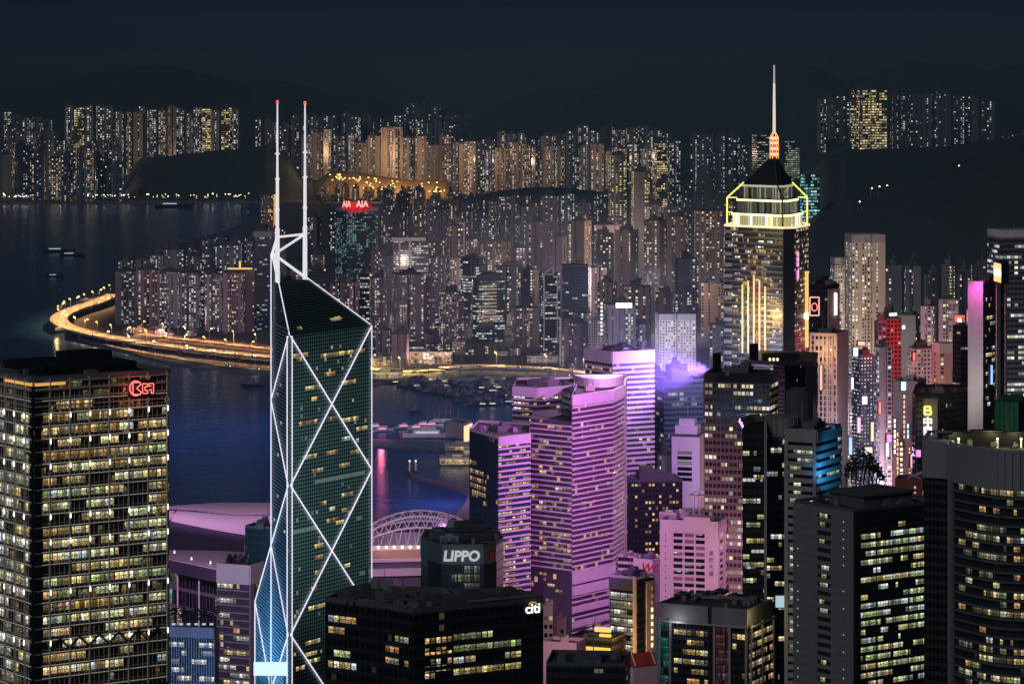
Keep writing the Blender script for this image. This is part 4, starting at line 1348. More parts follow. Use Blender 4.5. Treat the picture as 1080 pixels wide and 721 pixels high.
def violet_towers():
    # rear tower
    pl = quadplan(617, 645.5, 690, 1980, 30)
    r = striped_tower('hotel_tower', 'tall rear tower with bright lilac stripes and glowing roof edge behind the stepped violet one', pl, gz(373, 1980), (3, 0), 3.0, (0, .44), 41, .16, 6.0, 1)
    # main tower: a folded plan
    P1 = (gx(603, 1770), 1770); P0 = side(P1[0], P1[1], 559.5, RAD(8), -1)
    P0 = (gx(559.5, 1788), 1788)
    P2 = (gx(646, 1800), 1800); P3 = (gx(658, 1828), 1828)
    P4 = (gx(660, 1880), 1880); P5 = (gx(566, 1880), 1880)
    main = [P1, P2, P3, P4, (gx(612, 1880), 1880)]
    z1 = gz(420, 1770)
    r2 = striped_tower('hotel_tower', 'folded violet hotel tower with white stripes and curved pink roof, largest of the lilac group', main, z1, (0, 1, 2), 2.7, (0, .30), 42, .09, 4.2, 1, limit=90, roof=False)
    # curved roof screen
    mb = MB()
    arc = []
    for t in range(0, 13):
        a = pi * (.05 + .9 * t / 12)
        arc.append((gx(632, 1835) + 13.5 * cos(a), 1838 - 30 * sin(a) + 12))
    for i in range(len(arc) - 1):
        mb.face([(*arc[i+1], z1 + .5), (*arc[i], z1 + .5), (*arc[i], z1 + 5.2), (*arc[i+1], z1 + 5.2)])
    mb.face([(*p, z1 + 5.2) for p in arc])
    mb.build('roof_drum', M['violet_band'], r2)
    for i, (px, Y) in enumerate(((622, 1810), (640, 1850), (612, 1840), (650, 1845))):
        mb = MB(); mb.box((gx(px, Y), Y, z1 + .05), (5, 4, 2.6), .2); mb.box((gx(px, Y), Y, z1 + 2.6), (2, 2, 1.0), .2); mb.build('plant_room', M['pink_wall'], r2)
    mb = MB(); mb.ring(main, z1 + .01, z1 + 1.6, .6); mb.build('parapet', M['violet_band'], r2)
    # lower left facet and its blue stair glass
    left = [P0, P1, (gx(612, 1880), 1880), P5]
    z2 = gz(444, 1775)
    n = 4
    mb = MB(); mb.prism(left, 3, z2, cell=(2.6, 2.7), m=0, mt=1); mb.build('lower_wing_wall', [M['pp_glass'], M['roof_mid']], r2)
    bands(r2, [(P0, P1)], z2, 2.7, gz(600, 1775), M['violet_band'], (0, .28), .6, (.02, .02))
    lit_windows(r2, [(P0, P1)], z2, 2.7, gz(640, 1775), 2.6, .18, [ROOM[3], ROOM[0], ROOM[3]], 44, wh=(.42, .96), inset=(.5, .5), off=.08, maxrun=2, limit=60)
    mb = MB(); mb.prism([(gx(592, 1800), 1800), (gx(604, 1776), 1776), (gx(607, 1790), 1790), (gx(596, 1812), 1812)], z2 + .05, gz(413, 1790), cell=(1.6, 3.3)); mb.build('stair_glass', M['pp_glass_blue'], r2)
    # podium bands
    for zt, h in ((gz(604, 1770), 6.0), (gz(620, 1770), 4.0), (gz(640, 1770), 3.2), (gz(655, 1770), 3.2), (gz(668, 1770), 3.0)):
        mb = MB(); mb.fbox(P1, P2, -.3, flen((P1, P2)) + .3, zt - h, zt, .4, 1.2); mb.build('podium_band', M['violet_band'], r2)
    # back left wing
    W0 = (gx(541, 1842), 1842); W1 = (gx(567, 1832), 1832); W2 = (gx(606, 1846), 1846)
    wing = [W0, W1, W2, (gx(606, 1895), 1895), (gx(545, 1890), 1890)]
    r3 = striped_tower('hotel_tower', 'short pink-lit wing with peach windows left of the folded violet tower', wing, gz(411, 1835), (0, 1), 3.0, (0, .36), 45, .45, 4.0, 1, limit=70, rooms=[ROOM[3], ROOM[0], ROOM[4]])
    # front left glass block
    B0 = (gx(495, 1790), 1790); B1 = (gx(525, 1752), 1752); B2 = (gx(559, 1768), 1768)
    blk = [B0, B1, B2, (gx(559, 1815), 1815), (gx(505, 1830), 1830)]
    z3 = gz(463, 1752)
    r4 = striped_tower('hotel_tower', 'lower block with a blue glass side and plum striped front beside the violet towers', blk, z3, (1,), 2.9, (0, .34), 46, .5, 3.6, 1, glass='pp_glass_blue', limit=90, roof=True)
    for y, n_, x0 in ((491, 3, 0), (500, 6, 0), (508, 5, 0), (515, 7, 0), (522, 6, 1)):
        for i in range(n_):
            L = flen((B0, B1)); u = 1.2 + (i + x0) * 3.4
            a = on_face(B0, B1, 510, y, 0)
            if u + 3 < L:
                mb = MB(); mb.fquad(B0, B1, u, u + 2.7, a[2] - 1.1, a[2] + 1.1, .08, [(i, y), (i + 2, y), (i + 2, y + .99), (i, y + .99)]); mb.build('window', ROOM[3] if i % 3 else ROOM[0], r4)
    # coloured searchlights of the waterfront light show, on the roofs round about
    V, Mg, Li = (.56, .20, 1.0), (1.0, .28, .85), (.80, .58, 1.0)
    bounce('violet_searchlight', 'SPOT', (gx(743, 1690), 1690, 244), 1.1e6, (.76, .42, .98), 2, (gx(668, 1980), 1960, 190), 40, .7)
    bounce('violet_searchlight', 'SPOT', (gx(741, 1680), 1680, 242), 1.0e6, (.90, .28, .98), 2, (gx(628, 1785), 1785, 176), 75, .8)
    bounce('violet_searchlight', 'SPOT', (gx(618, 1420), 1420, 190), 8e5, (.52, .13, .95), 2, (gx(588, 1775), 1775, 140), 44, .9)
    bounce('pink_searchlight', 'SPOT', (gx(560, 1520), 1520, 215), 2.6e5, Mg, 2, (gx(575, 1800), 1800, 185), 70, .9)
    bounce('pink_searchlight', 'SPOT', (gx(520, 1500), 1500, 175), 1.1e5, (1.0, .32, .75), 2, (gx(545, 1760), 1760, 140), 60, .9)
    bounce('violet_searchlight', 'SPOT', (gx(640, 1880), 1876, 240), 2.4e5, (.9, .5, 1.0), 2, (gx(632, 1840), 1830, 200), 120, .9)
violet_towers()

# ------------------------------------------------------------------ pink-lit slab with window bays
def pink_slab():
    pl = quadplan(696, 757.5, 781, 1640, 72)
    A, R, B, L = pl
    z1 = gz(554, 1640)
    root = thing('office_block', 'pink-lit tiled slab with three columns of windows and a pillared pavilion on its roof', 'office building', base_of(pl))
    mb = MB(); mb.prism(pl, 3, z1, m=0, mt=1); mb.build('tiled_wall', [M['pink_wall'], M['roof_mid']], root)
    f = (L, A); fl = flen(f)
    fh = 3.05; zl = gz(700, 1640)
    zt = z1 - 4.2
    rr = random.Random(6)
    k = 0
    while zt - k * fh > zl:
        z = zt - k * fh
        for c in range(3):
            u0 = fl * (.235 + c * .192); u1 = u0 + fl * .16
            mb = MB()
            mb.fbox(L, A, u0, u1, z - 2.1, z - .35, -.02, .06)
            lit = rr.random() < .22
            w = mb.build('window', M['pink_shut'] if rr.random() < .5 else M['dark_glass'], root)
            if lit:
                m2 = MB(); d = rr.uniform(.4, 1); m2.fquad(L, A, u0 + .2, u0 + (u1 - u0) * d, z - 1.0, z - .5, .09, [(c, k), (c + 2, k), (c + 2, k + .9), (c, k + .9)]); m2.build('lit_pane', ROOM[4], w)
        mb = MB(); mb.fbox(L, A, fl * .09, fl * .105, z - 1.6, z - .9, .0, .08); mb.build('vent', M['dark_glass'], root)
        for u0, u1 in ((.08, .2), (.34, .52), (.62, .74)):
            l2 = flen((A, R))
            mb = MB(); mb.fbox(A, R, l2 * u0, l2 * u1, z - 1.9, z - .5, .0, .05); mb.build('window', M['dark_glass'] if rr.random() < .75 else ROOM[4], root)
        k += 1
    mb = MB()
    for u in (.225, .405, .60, .785):
        mb.fbox(L, A, fl * u - .35, fl * u + .35, zl, z1 - 3.8, .0, .5)
    mb.fbox(L, A, fl * .225, fl * .785, z1 - 4.0, z1 - 3.5, .02, .55)
    mb.build('pilasters', M['pink_wall'], root)
    mb = MB(); mb.ring(pl, z1 + .01, z1 + 1.8, .6); mb.build('parapet', M['pink_wall'], root)
    mb = MB(); c = centre(pl); a = fang((L, A))
    mb.fbox(L, A, fl * .40, fl * .86, z1 + .02, z1 + 3.6, -8, -.2); mb.build('lift_house', M['pink_wall'], root)
    # pavilion: four pillars, slab, dishes
    px, Y = 741, 1668
    o = (gx(px, Y), Y)
    pv = MB()
    for dx in (-4.5, -1.6, 1.6, 4.5):
        for dy in (-3, 3):
            pv.box((o[0] + dx, o[1] + dy, z1 + 1), (.9, .9, 9.5), a)
    pv.box((o[0], o[1], z1 + 10.5), (12.5, 9, 1.0), a); pv.box((o[0], o[1], z1 + .1), (12, 9, 1.2), a)
    pv.build('roof_pavilion', M['pink_wall'], root)
    for dx, dz in ((-3, 11.6), (3.5, 11.8), (0, 12)):
        d = MB(); d.tube((o[0] + dx, o[1], z1 + dz), (o[0] + dx + .8, o[1] - .8, z1 + dz + 1.2), 1.9, 10, .5); d.build('dish', M['white'], root)
    for x, y2, w in ((706, 1665, 9), (772, 1672, 4), (764, 1660, 5), (720, 1668, 8)):
        mb = MB(); mb.box((gx(x, y2), y2, z1 + .05), (w, 6, 3.2), a); mb.box((gx(x, y2), y2, z1 + 3.25), (w * .4, 2, 1.0), a); mb.build('plant_room', M['pink_wall'], root)
    for i, (x, y2) in enumerate(((768, 1658), (775, 1668))):
        d = MB(); d.tube((gx(x, y2), y2, z1 + .1), (gx(x, y2), y2, z1 + 2.4), .2, 5); d.tube((gx(x, y2), y2, z1 + 2.4), (gx(x, y2) - 1.2, y2 - .6, z1 + 3.6), 2.2, 10, .4); d.build('dish', M['white'], root)
    clutter(root, pl, z1 + .05, 67, 14, .85, True, ('pink_wall', 'pink_wall', 'steel'))
    # four characters down the right of the face
    for i, ch in enumerate("夏慤大廈"):
        q = on_face(L, A, 750.3, 583.5 + i * 7.1, .08)
        t = text('sign_character', ch, q, a, 2.5, M['blue_paint'], None, 1, .1, .05)
        t.parent = root
        t.location = tuple(q[j] - root.location[j] for j in range(3))
    bounce('pink_floodlight', 'SPOT', (gx(735, 1500), 1500, 150), 3.9e5, (1.0, .42, .62), 2, (gx(735, 1650), 1650, 132), 60, .8)
    bounce('pink_floodlight', 'SPOT', (gx(845, 1605), 1605, 160), 9e4, (1.0, .40, .85), 2, (gx(768, 1660), 1660, 130), 55, .8)
pink_slab()

# ------------------------------------------------------------------ low tower with teal glass corners (front, right of centre)
def teal_corner_tower():
    pl = quadplan(691, 789, 817, 1420, 64)
    A, R, B, L = pl
    zs = gz(661, 1420)
    z1 = gz(646, 1420)
    root = thing('office_tower', 'squat tower with grey parapet, teal glass corners and warm windows at the bottom edge', 'office tower', base_of(pl))
    mb = MB(); mb.prism(pl, 3, zs, cell=(2.0, 3.6), m=0, mt=1); mb.build('curtain_wall', [M['glass_black'], M['roof']], root)
    inner = [lerp(p, centre(pl), .035) for p in pl]
    mb = MB(); mb.prism(inner, zs + .02, z1, m=0, mt=1); mb.build('crown_wall', [M['grey_concrete'], M['roof']], root)
    mb = MB(); mb.ring(inner, z1 + .01, z1 + 1.2, .6); mb.build('parapet', M['grey_concrete'], root)
    f = (L, A); l = flen(f)
    zl = gz(735, 1420)
    for u0, u1, m in ((.015, .17, 'teal_cells'), (.66, .80, 'red_cells')):
        mb = MB(); mb.fquad(L, A, l * u0, l * u1, zl, zs - .8, .3, [(0, 0), (6, 0), (6, 9), (0, 9)])
        mb.fquad(L, A, l * u0, l * u1, zs - .8, zs - .5, .3)
        mb.build('corner_glass', M[m], root)
    for u in (.015, .055, .17, .645, .81, .985):
        mb = MB(); mb.fbox(L, A, l * u - .45, l * u + .45, zl, zs + .8, .05, .9); mb.build('column', M['concrete'], root)
    for u in (.08, .5, .92):
        l2 = flen((A, R)); mb = MB(); mb.fbox(A, R, l2 * u - .4, l2 * u + .4, zl, zs + .8, .05, .9); mb.build('column', M['concrete'], root)
    mb = MB(); mb.fbox(L, A, -.2, l + .2, zs - .5, zs + .3, .95, 1.3); mb.fbox(A, R, -.2, flen((A, R)) + .2, zs - .5, zs + .3, .95, 1.3); mb.build('cornice', M['concrete'], root)
    mb = MB(); mb.fbox(L, A, l * .575, l * .605, zl, z1 + 1.6, -1.0, .6); mb.build('slot', M['black'], root)
    mb = MB(); mb.fquad(L, A, l * .30, l * .56, zs + .5, zs + 2.6, -.6, [(0, 0), (8, 0), (8, .99), (0, .99)]); mb.build('window', ROOM[4], root)
    lit_windows(root, [(L, A)], zs - 2.2, 4.1, zl, 2.0, .55, [ROOM[0], ROOM[3], ROOM[0], M['room_cellar']], 61, wh=(.2, .72), inset=(l * .2, l * .42), off=.08, maxrun=3, limit=50)
    lit_windows(root, [(L, A)], zs - 2.2, 4.1, zl, 2.0, .4, [ROOM[0], ROOM[3]], 62, wh=(.2, .72), inset=(l * .83, .8), off=.08, maxrun=2, limit=10)
    lit_windows(root, [(A, R)], zs - 2.2, 4.1, zl, 1.6, .8, [ROOM[0], M['room_cellar'], ROOM[3]], 63, wh=(.2, .75), inset=(1, 1), off=.08, maxrun=3, limit=30)
    for x, y2, w in ((745, 1462, 14), (760, 1470, 7), (720, 1462, 8), (775, 1458, 6)):
        mb = MB(); mb.box((gx(x, y2), y2, z1 + .05), (w, 5, 1.6), RAD(64)); mb.box((gx(x, y2), y2, z1 + 1.65), (w * .3, 2, .7), RAD(64)); mb.build('cooling_unit', M['dark_steel'], root)
    clutter(root, inner, z1 + .05, 37, 18, .85)
    bounce('roof_light', 'POINT', on_face(L, A, 712, 655, 4), 900, (.8, .9, 1), .6)
    bounce('roof_light', 'POINT', on_face(A, R, 802, 652, 5), 1300, (1, .85, .35), .6)
teal_corner_tower()

# ------------------------------------------------------------------ grey tower with a dark glazed side (front right)
def grey_slab_tower():
    pl = quadplan(837.5, 901, 994, 1300, 37)
    A, R, B, L = pl
    z1 = gz(541, 1300)
    root = thing('office_tower', 'grey slab tower with a blank concrete side and rows of greenish lit offices', 'office tower', base_of(pl))
    mb = MB(); mb.prism(pl, 3, z1, cell=(1.5, 3.37), m=0, mt=1); mb.build('dark_facade', [M['glass_black'], M['roof']], root)
    zl = gz(735, 1300)
    l = flen((L, A)); l2 = flen((A, R))
    mb = MB()
    mb.fbox(L, A, 0, l * .405, zl, z1 + .4, .02, .5); mb.fbox(L, A, l * .63, l - .2, zl, z1 + .4, .02, .5)
    mb.fbox(L, A, l * .405, l * .63, z1 - 2.0, z1 + .4, .02, .5)
    mb.build('concrete_wall', M['grey_concrete'], root)
    fh = 3.37; zt = z1 - 2.0; k = 0
    mb = MB()
    rr = random.Random(9)
    while zt - k * fh > zl:
        z = zt - k * fh
        mb.fbox(L, A, l * .405, l * .63, z - fh, z - fh * .52, .02, .42)
        if rr.random() < .62:
            w = MB(); n = rr.choice([2, 3, 3, 4]); u = l * .42 + rr.random() * 1.5
            w.fquad(L, A, u, min(u + n * 1.5, l * .62), z - fh * .50, z - .12, .06, [(k, k), (k + n, k), (k + n, k + .99), (k, k + .99)]); w.build('window', ROOM[rr.choice([1, 1, 0, 2])], root)
        for u in (.08, .84):
            d = MB(); d.fbox(L, A, l * u - .22, l * u + .22, z - 2.1, z - 1.7, .5, .62); d.build('wall_light', M['dim_light'] if rr.random() < .6 else M['dark_steel'], root)
        for u0, u1 in ((0, .405), (.63, .995)):
            d = MB(); d.fbox(L, A, l * u0 + .1, l * u1 - .1, z - .06, z + .06, .5, .53)
            d.build('joint_line', M['dark_concrete'], root)
        k += 1
    mb.build('spandrels', M['grey_concrete'], root)
    lit_windows(root, [(A, R)], z1 - 5, fh, zl, 1.35, .74, [ROOM[1], ROOM[1], ROOM[2], ROOM[0], ROOM[1]], 71, wh=(.38, .95), inset=(3.2, 1.4), off=.08, maxrun=7, limit=96, floorvar=.4)
    bands(root, [(A, R)], z1 - 5, fh, zl, M['black'], (-.02, .36), .35, (2.2, .6))
    mullions(root, [(A, R)], zl, z1 - 8, 1.35 * 6, M['black'], .35, .38, (3, 1.2))
    mb = MB(); mb.fbox(A, R, .02, 2.1, zl, z1 - .05, .02, .5); mb.fbox(A, R, 2.1, l2 - .02, z1 - 4.9, z1 - .05, .02, .45); mb.build('corner_pier', M['black'], root)
    mb = MB(); mb.ring(pl, z1 + .42, z1 + 1.6, .6); mb.build('parapet', M['dark_concrete'], root)
    c = centre(pl); a = fang((A, R))
    mb = MB(); mb.box((c[0] + 1, c[1], z1 + .05), (26, 20, 4.6), a); mb.box((c[0] + 1, c[1], z1 + 4.65), (28, 22, .8), a); mb.build('plant_room', M['dark_concrete'], root)
    for dx, dy, w in ((-12, -4, 4), (-9, 8, 5), (12, -10, 4), (6, -13, 3)):
        mb = MB(); mb.box((c[0] + dx, c[1] + dy, z1 + .06), (w, w * .6, 2.4), a); mb.box((c[0] + dx, c[1] + dy, z1 + 2.46), (w * .4, w * .4, .8), a); mb.build('cooling_unit', M['plant'], root)
    clutter(root, pl, z1 + .06, 17, 18, .85)
    return c, z1 + 5.5, a
gc, gzt, ga = grey_slab_tower()

# ------------------------------------------------------------------ curved tower at the right edge
def curved_tower():
    n = 18
    front = []
    for i in range(n + 1):
        t = i / n
        px = 1004 + t * 130
        Y = 1256 - 36 * sin(pi * (.06 + .72 * t)) + 6 * t
        front.append((gx(px, Y), Y))
    Lc = (gx(974.5, 1262), 1262)
    Lr = (gx(1003, 1257), 1257)
    pl = [Lc, Lr] + front + [(gx(1140, 1280), 1280), (gx(978, 1288), 1288)]
    z1 = gz(475, 1240)
    root = thing('office_tower', 'curved banded tower with a broad grey crown and olive lit floors at the right edge', 'office tower', base_of(pl))
    mb = MB(); mb.prism(pl, 3, z1 - 1, cell=(1.6, 3.4), m=0, mt=1); mb.build('curtain_wall', [M['glass_black'], M['roof']], root)
    faces = list(zip(front, front[1:]))
    zl = gz(735, 1230)
    zc = z1 - 12.5
    mb = MB()
    allf = list(zip(pl[:len(front) + 2], pl[1:len(front) + 2]))
    for f in allf: mb.fbox(f[0], f[1], -.02, flen(f) + .02, zc, z1 + 1.2, .04, 1.6)
    mb.build('crown_wall', M['crown_grey'], root)
    mb = MB(); mb.fbox(front[0], front[1], -.6, 1.6, zl, zc - .02, .05, 1.5); mb.build('corner_pier', M['grey_concrete'], root)
    bands(root, faces, zc, 3.4, zl, M['band_grey'], (0, .20), .9, (0, 0))
    lit_windows(root, faces[1:], zc, 3.4, zl, 1.25, .42, [ROOM[1], M['room_cellar'], ROOM[0], ROOM[3], M['room_cellar']], 81, wh=(.34, .92), off=.08, maxrun=6, limit=98, pick=lambda fi, k, pf: (.9, .1, .3, .05, .85, .9, .55, .75, .1, .25, .15, .5, .2, .85, .05, .1, .3, .6, .75, .4, .8, .6, .9)[k % 23] * (1 if fi > 2 else .8))
    lit_windows(root, [(Lr, front[0])], zc - 6, 3.4, zl, 1.0, .8, [ROOM[0], ROOM[1], ROOM[3]], 82, wh=(.3, .9), off=.08, maxrun=3, limit=30)
    mb = MB(); mb.ring(pl, z1 + 1.22, z1 + 2.0, .8); mb.build('parapet', M['crown_grey'], root)
    for px, Y, w, d, h in ((1012, 1266, 9, 6, 2.2), (1040, 1266, 20, 7, 2.8), (1070, 1266, 12, 6, 2.2)):
        mb = MB(); mb.box((gx(px, Y), Y, z1 - .95), (w, d, h + 2), 0); mb.box((gx(px, Y), Y, z1 + h + 1.05), (w * .6, d * .6, .8), 0); mb.build('plant_room', M['black'], root)
    clutter(root, [(gx(985, 1266), 1266), (gx(1075, 1250), 1250), (gx(1085, 1274), 1274), (gx(990, 1280), 1280)], z1 - .9, 47, 18, .9, False)
    for px in (1011, 1052, 1077):
        Y = 1256
        s = MB(); s.tube((gx(px, Y), Y, z1 - .9), (gx(px, Y), Y, z1 + 2.2), .25, 6); s.tube((gx(px, Y), Y, z1 + 2.2), (gx(px, Y), Y, z1 + 2.9), .55, 8, .3); s.build('roof_lamp', M['lamp_roof'], root)
        bounce('roof_lamp_light', 'POINT', (gx(px, Y), Y - 2.5, z1 + 4.2), 1500, (1, .9, .45), .8)
curved_tower()

# ------------------------------------------------------------------ the tallest tower at right: lit crown and spire
def crown_tower():
    Y = 2375
    A0 = (gx(764.5, 2385), 2385); A1 = (gx(826, 2352), 2352); A2 = (gx(838, 2356), 2356); A3 = (gx(853.5, 2392), 2392)
    A4 = (gx(846, 2420), 2420); A5 = (gx(772, 2412), 2412)
    pl = [A0, A1, A2, A3, A4, A5]
    z1 = gz(241, 2352)
    root = thing('skyscraper', 'tallest right-hand skyscraper with yellow outlined crown, dark pyramid roof and red and white spire', 'skyscraper', base_of(pl))
    mb = MB(); mb.prism(pl, 3, z1, cell=(2.4, 3.9), m=0, mt=1); mb.build('curtain_wall', [M['plaza_glass'], M['roof']], root)
    zl = gz(400, Y)
    lit_windows(root, [(A0, A1)], z1 - 1, 3.9, zl, 2.6, .30, [ROOM[4], ROOM[0], ROOM[4]], 91, wh=(.3, .9), inset=(6, 1), off=.1, maxrun=2, limit=70, floorvar=1.2)
    lit_windows(root, [(A2, A3)], z1 - 1, 3.9, zl, 2.4, .3, [ROOM[0], ROOM[4]], 92, wh=(.3, .9), off=.1, maxrun=2, limit=24)
    mb = MB()
    k = 0
    while z1 - 3 - k * 7.8 > zl:
        mb.fbox(A0, A1, -.3, 6.0, z1 - 5 - k * 7.8, z1 - 2.6 - k * 7.8, .05, .9); k += 1
    mb.build('corner_balconies', M['silver'], root)
    bands(root, [(A0, A1), (A2, A3)], z1, 3.9, zl, M['plaza_band'], (0, .3), .4, (.2, .2))
    mb = MB(); mb.fbox(A1, A2, .1, flen((A1, A2)) - .1, zl, z1 - .1, .05, .5); mb.build('corner_strip', M['black'], root)
    lit_windows(root, [(A0, A1)], gz(262, Y), 3.9, gz(376, Y), 2.4, .5, [ROOM[3], M['gold_reflect'], ROOM[3]], 93, wh=(.3, .95), inset=(13, 9), off=.14, maxrun=2, limit=60)  # amber windows stand in for gold light reflected on the front
    # gold light lines down the front
    for px, t, b in ((783, 300, 372), (789, 296, 372), (795, 290, 374), (801, 295, 376), (807, 302, 376)):
        a = on_face(A0, A1, px, t, 1.0); b_ = on_face(A0, A1, px, b, 1.0)
        mb = MB(); mb.tube(b_, a, .55, 6); mb.build('light_line', M['led_gold'], root)
    mb = MB(); a = on_face(A2, A3, 850.5, 286, .8); b_ = on_face(A2, A3, 850.5, 366, .8); mb.tube(b_, a, 1.5, 6); mb.build('light_column', M['led_gold'], root)
    mb = MB(); a = on_face(A2, A3, 850.5, 330, 1.4); b_ = on_face(A2, A3, 850.5, 336, 1.4); mb.tube(b_, a, 2.6, 6); mb.build('light_column_core', M['panel_cream'], root)
    for y in (268, 274, 279, 287, 292):
        q = on_face(A2, A3, 841.5, y, .6); mb = MB()
        d = fang((A2, A3))
        for s in (-1.5, 0, 1.5): mb.tube((q[0] + cos(d) * s, q[1] + sin(d) * s, q[2] - 1.4), (q[0] + cos(d) * s, q[1] + sin(d) * s, q[2] + 1.4), .4, 5)
        mb.tube((q[0] - cos(d) * 2, q[1] - sin(d) * 2, q[2]), (q[0] + cos(d) * 2, q[1] + sin(d) * 2, q[2]), .4, 5)
        mb.build('pink_light', M['neon_pink'], root)
    # crown
    c = centre([A0, A1, A3])
    c = (gx(811, 2388), 2388)
    def ins(t): return [lerp(p, c, t) for p in pl]
    mb = MB(); mb.ring(ins(-.02), z1 - .3, z1 + 1.2, 1.0); mb.build('crown_ledge', M['panel_ledge'], root)
    tiers = [(.17, z1, gz(225, Y), .0), (.28, gz(224.5, Y), gz(210, Y), .0), (.42, gz(209.5, Y), gz(195, Y), .0)]
    for i, (t, za, zb, _) in enumerate(tiers):
        q = ins(t)
        mb = MB(); mb.prism(q, za, zb, cell=(2.2, 40), m=0, mt=1); mb.build('crown_tier', [M['tier_lit'] if i == 0 else M['tier_dim'], M['roof']], root)
        mb = MB(); mb.ring(ins(t - .02), zb - 1.6, zb - .2, .8); mb.build('tier_light', M['tier_edge' if i != 2 else 'tier_edge_dim'], root)
    base = ins(.40); apex = (gx(816.5, 2380), 2380)
    zb = gz(195, Y); za = gz(166, Y)
    top = [lerp(p, apex, .93) for p in base]
    mb = MB()
    for i in range(len(base)):
        j = (i + 1) % len(base)
        mb.face([(*base[i], zb), (*base[j], zb), (*top[j], za), (*top[i], za)])
    mb.face([(*p, za) for p in top])
    mb.build('pyramid_roof', M['black'], root)
    out = ins(.05)
    zt = gz(209, Y)
    for i in (0, 1, 2, 3):
        p = out[i]
        mt = 'led_yellow' if i in (0, 3) else 'led_orange'
        if i == 2: continue
        mb = MB(); mb.tube((*p, z1), (*p, zt), .55, 6); mb.build('crown_post', M[mt if i != 1 else 'dark_steel'], root)
        r = lerp(p, c, .40)
        mb = MB(); mb.tube((*p, zt), (*r, gz(193, Y)), .55, 6); mb.build('crown_rafter', M[mt if i != 1 else 'dark_steel'], root)
        mb = MB(); mb.tube((*r, gz(193, Y)), (*lerp(base[i], apex, .9), za), .45, 6); mb.build('roof_rib', M['dark_steel'], root)
        for zz, tt in ((zt, .28), (gz(224.5, Y), .17)):
            mb = MB(); mb.tube((*p, zz), (*lerp(pl[i], c, tt), zz), .36, 5); mb.build('crown_beam', M[mt if i != 1 else 'dark_steel'], root)
    # spire
    mb = MB(); x, y = apex
    for k in range(6):
        t = 2 * pi * k / 6
        mb.tube((x + 2.9 * cos(t), y + 2.9 * sin(t), za - 1), (x + 2.9 * cos(t), y + 2.9 * sin(t), gz(145, Y)), .32, 5)
        mb.tube((x + 2.9 * cos(t), y + 2.9 * sin(t), gz(145, Y)), (x, y, gz(137, Y)), .32, 5)
    sp = mb.build('spire_cage', M['led_orange'], root)
    for yy in (163, 157, 151, 146):
        mb = MB(); mb.tube((x, y, gz(yy, Y) - .9), (x, y, gz(yy, Y) + .9), 3.0, 10); mb.build('cage_light', M['cage_pink'], sp)
    mb = MB(); mb.tube((x, y, za), (x, y, gz(145, Y)), 2.0, 8); mb.build('cage_core', M['led_red_dim'], sp)
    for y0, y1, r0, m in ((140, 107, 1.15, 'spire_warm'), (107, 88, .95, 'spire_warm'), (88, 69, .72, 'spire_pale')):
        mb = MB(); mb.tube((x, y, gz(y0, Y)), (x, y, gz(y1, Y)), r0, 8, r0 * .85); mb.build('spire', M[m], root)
    bounce('crown_light', 'POINT', (gx(800, 2345), 2340, gz(232, Y)), 24000, (1, .85, .3), 2)
    bounce('gold_light', 'POINT', on_face(A0, A1, 795, 335, 14), 60000, (1, .6, .18), 4)
    bounce('blue_light', 'POINT', (gx(770, 2330), 2330, gz(372, Y)), 160000, (.55, .6, 1.0), 3)
crown_tower()
M['sign_red'] = glow('red sign letters', (1, .30, .24), 2.0)
M['panel_peach'] = glow('peach neon', (1, .55, .40), 1.1)
M['panel_amber'] = glow('amber screen', (1, .62, .22), 1.2)
M['panel_cream2'] = glow('cream sign', (1, .86, .60), 1.3)
M['panel_street'] = glow('pale cyan lit lobby', (.6, .85, .95), .7)
M['leaf_dark'] = forest_mat('dark leaves', (.03, .045, .03))
# ================================================================== CONVENTION CENTRE AND WATERFRONT
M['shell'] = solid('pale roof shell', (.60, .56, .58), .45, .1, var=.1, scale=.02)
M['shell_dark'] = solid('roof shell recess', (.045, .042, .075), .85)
M['lit_hall'] = cells('hall glazing', (.16, .15, .18), p=.35, c1=(1, .85, .45), c2=(.8, .9, .5), c3=(.3, .8, .8), s=.5, rect=(.06, .94, .1, .9), interior=True, run=2)
def shell(root, name, edge0, edge1, mat, rise=0, thick=1.2, n=14, Yoff=0):
    """a curved roof blade between two edges, each a list of (px, py, Y)"""
    a = smooth3([P(*p) for p in edge0], n)
    b = smooth3([P(*p) for p in edge1], n)
    mb = MB()
    m = min(len(a), len(b))
    rows = []
    for j in range(5):
        t = j / 4
        rows.append([(a[i][0] + (b[i][0]-a[i][0]) * t, a[i][1] + (b[i][1]-a[i][1]) * t, a[i][2] + (b[i][2]-a[i][2]) * t + rise * sin(pi * t)) for i in range(m)])
    for j in range(4):
        for i in range(m - 1):
            mb.face([rows[j][i], rows[j][i+1], rows[j+1][i+1], rows[j+1][i]])
            mb.face([(x, y, z - thick) for x, y, z in (rows[j+1][i], rows[j+1][i+1], rows[j][i+1], rows[j][i])])
    for i in range(m - 1):
        q, r = rows[0][i], rows[0][i+1]
        mb.face([(q[0], q[1], q[2] - thick), (r[0], r[1], r[2] - thick), r, q])
    o = mb.build(name, M[mat], root)
    return o
def smooth3(pts, n):
    out = []
    N_ = n * (len(pts) - 1)
    for i in range(len(pts) - 1):
        p0 = pts[max(0, i - 1)]; p1 = pts[i]; p2 = pts[i + 1]; p3 = pts[min(len(pts) - 1, i + 2)]
        for k in range(n):
            t = k / n
            out.append(tuple(.5 * ((2 * p1[j]) + (-p0[j] + p2[j]) * t + (2*p0[j] - 5*p1[j] + 4*p2[j] - p3[j]) * t*t + (-p0[j] + 3*p1[j] - 3*p2[j] + p3[j]) * t**3) for j in range(3)))
    out.append(pts[-1])
    return out

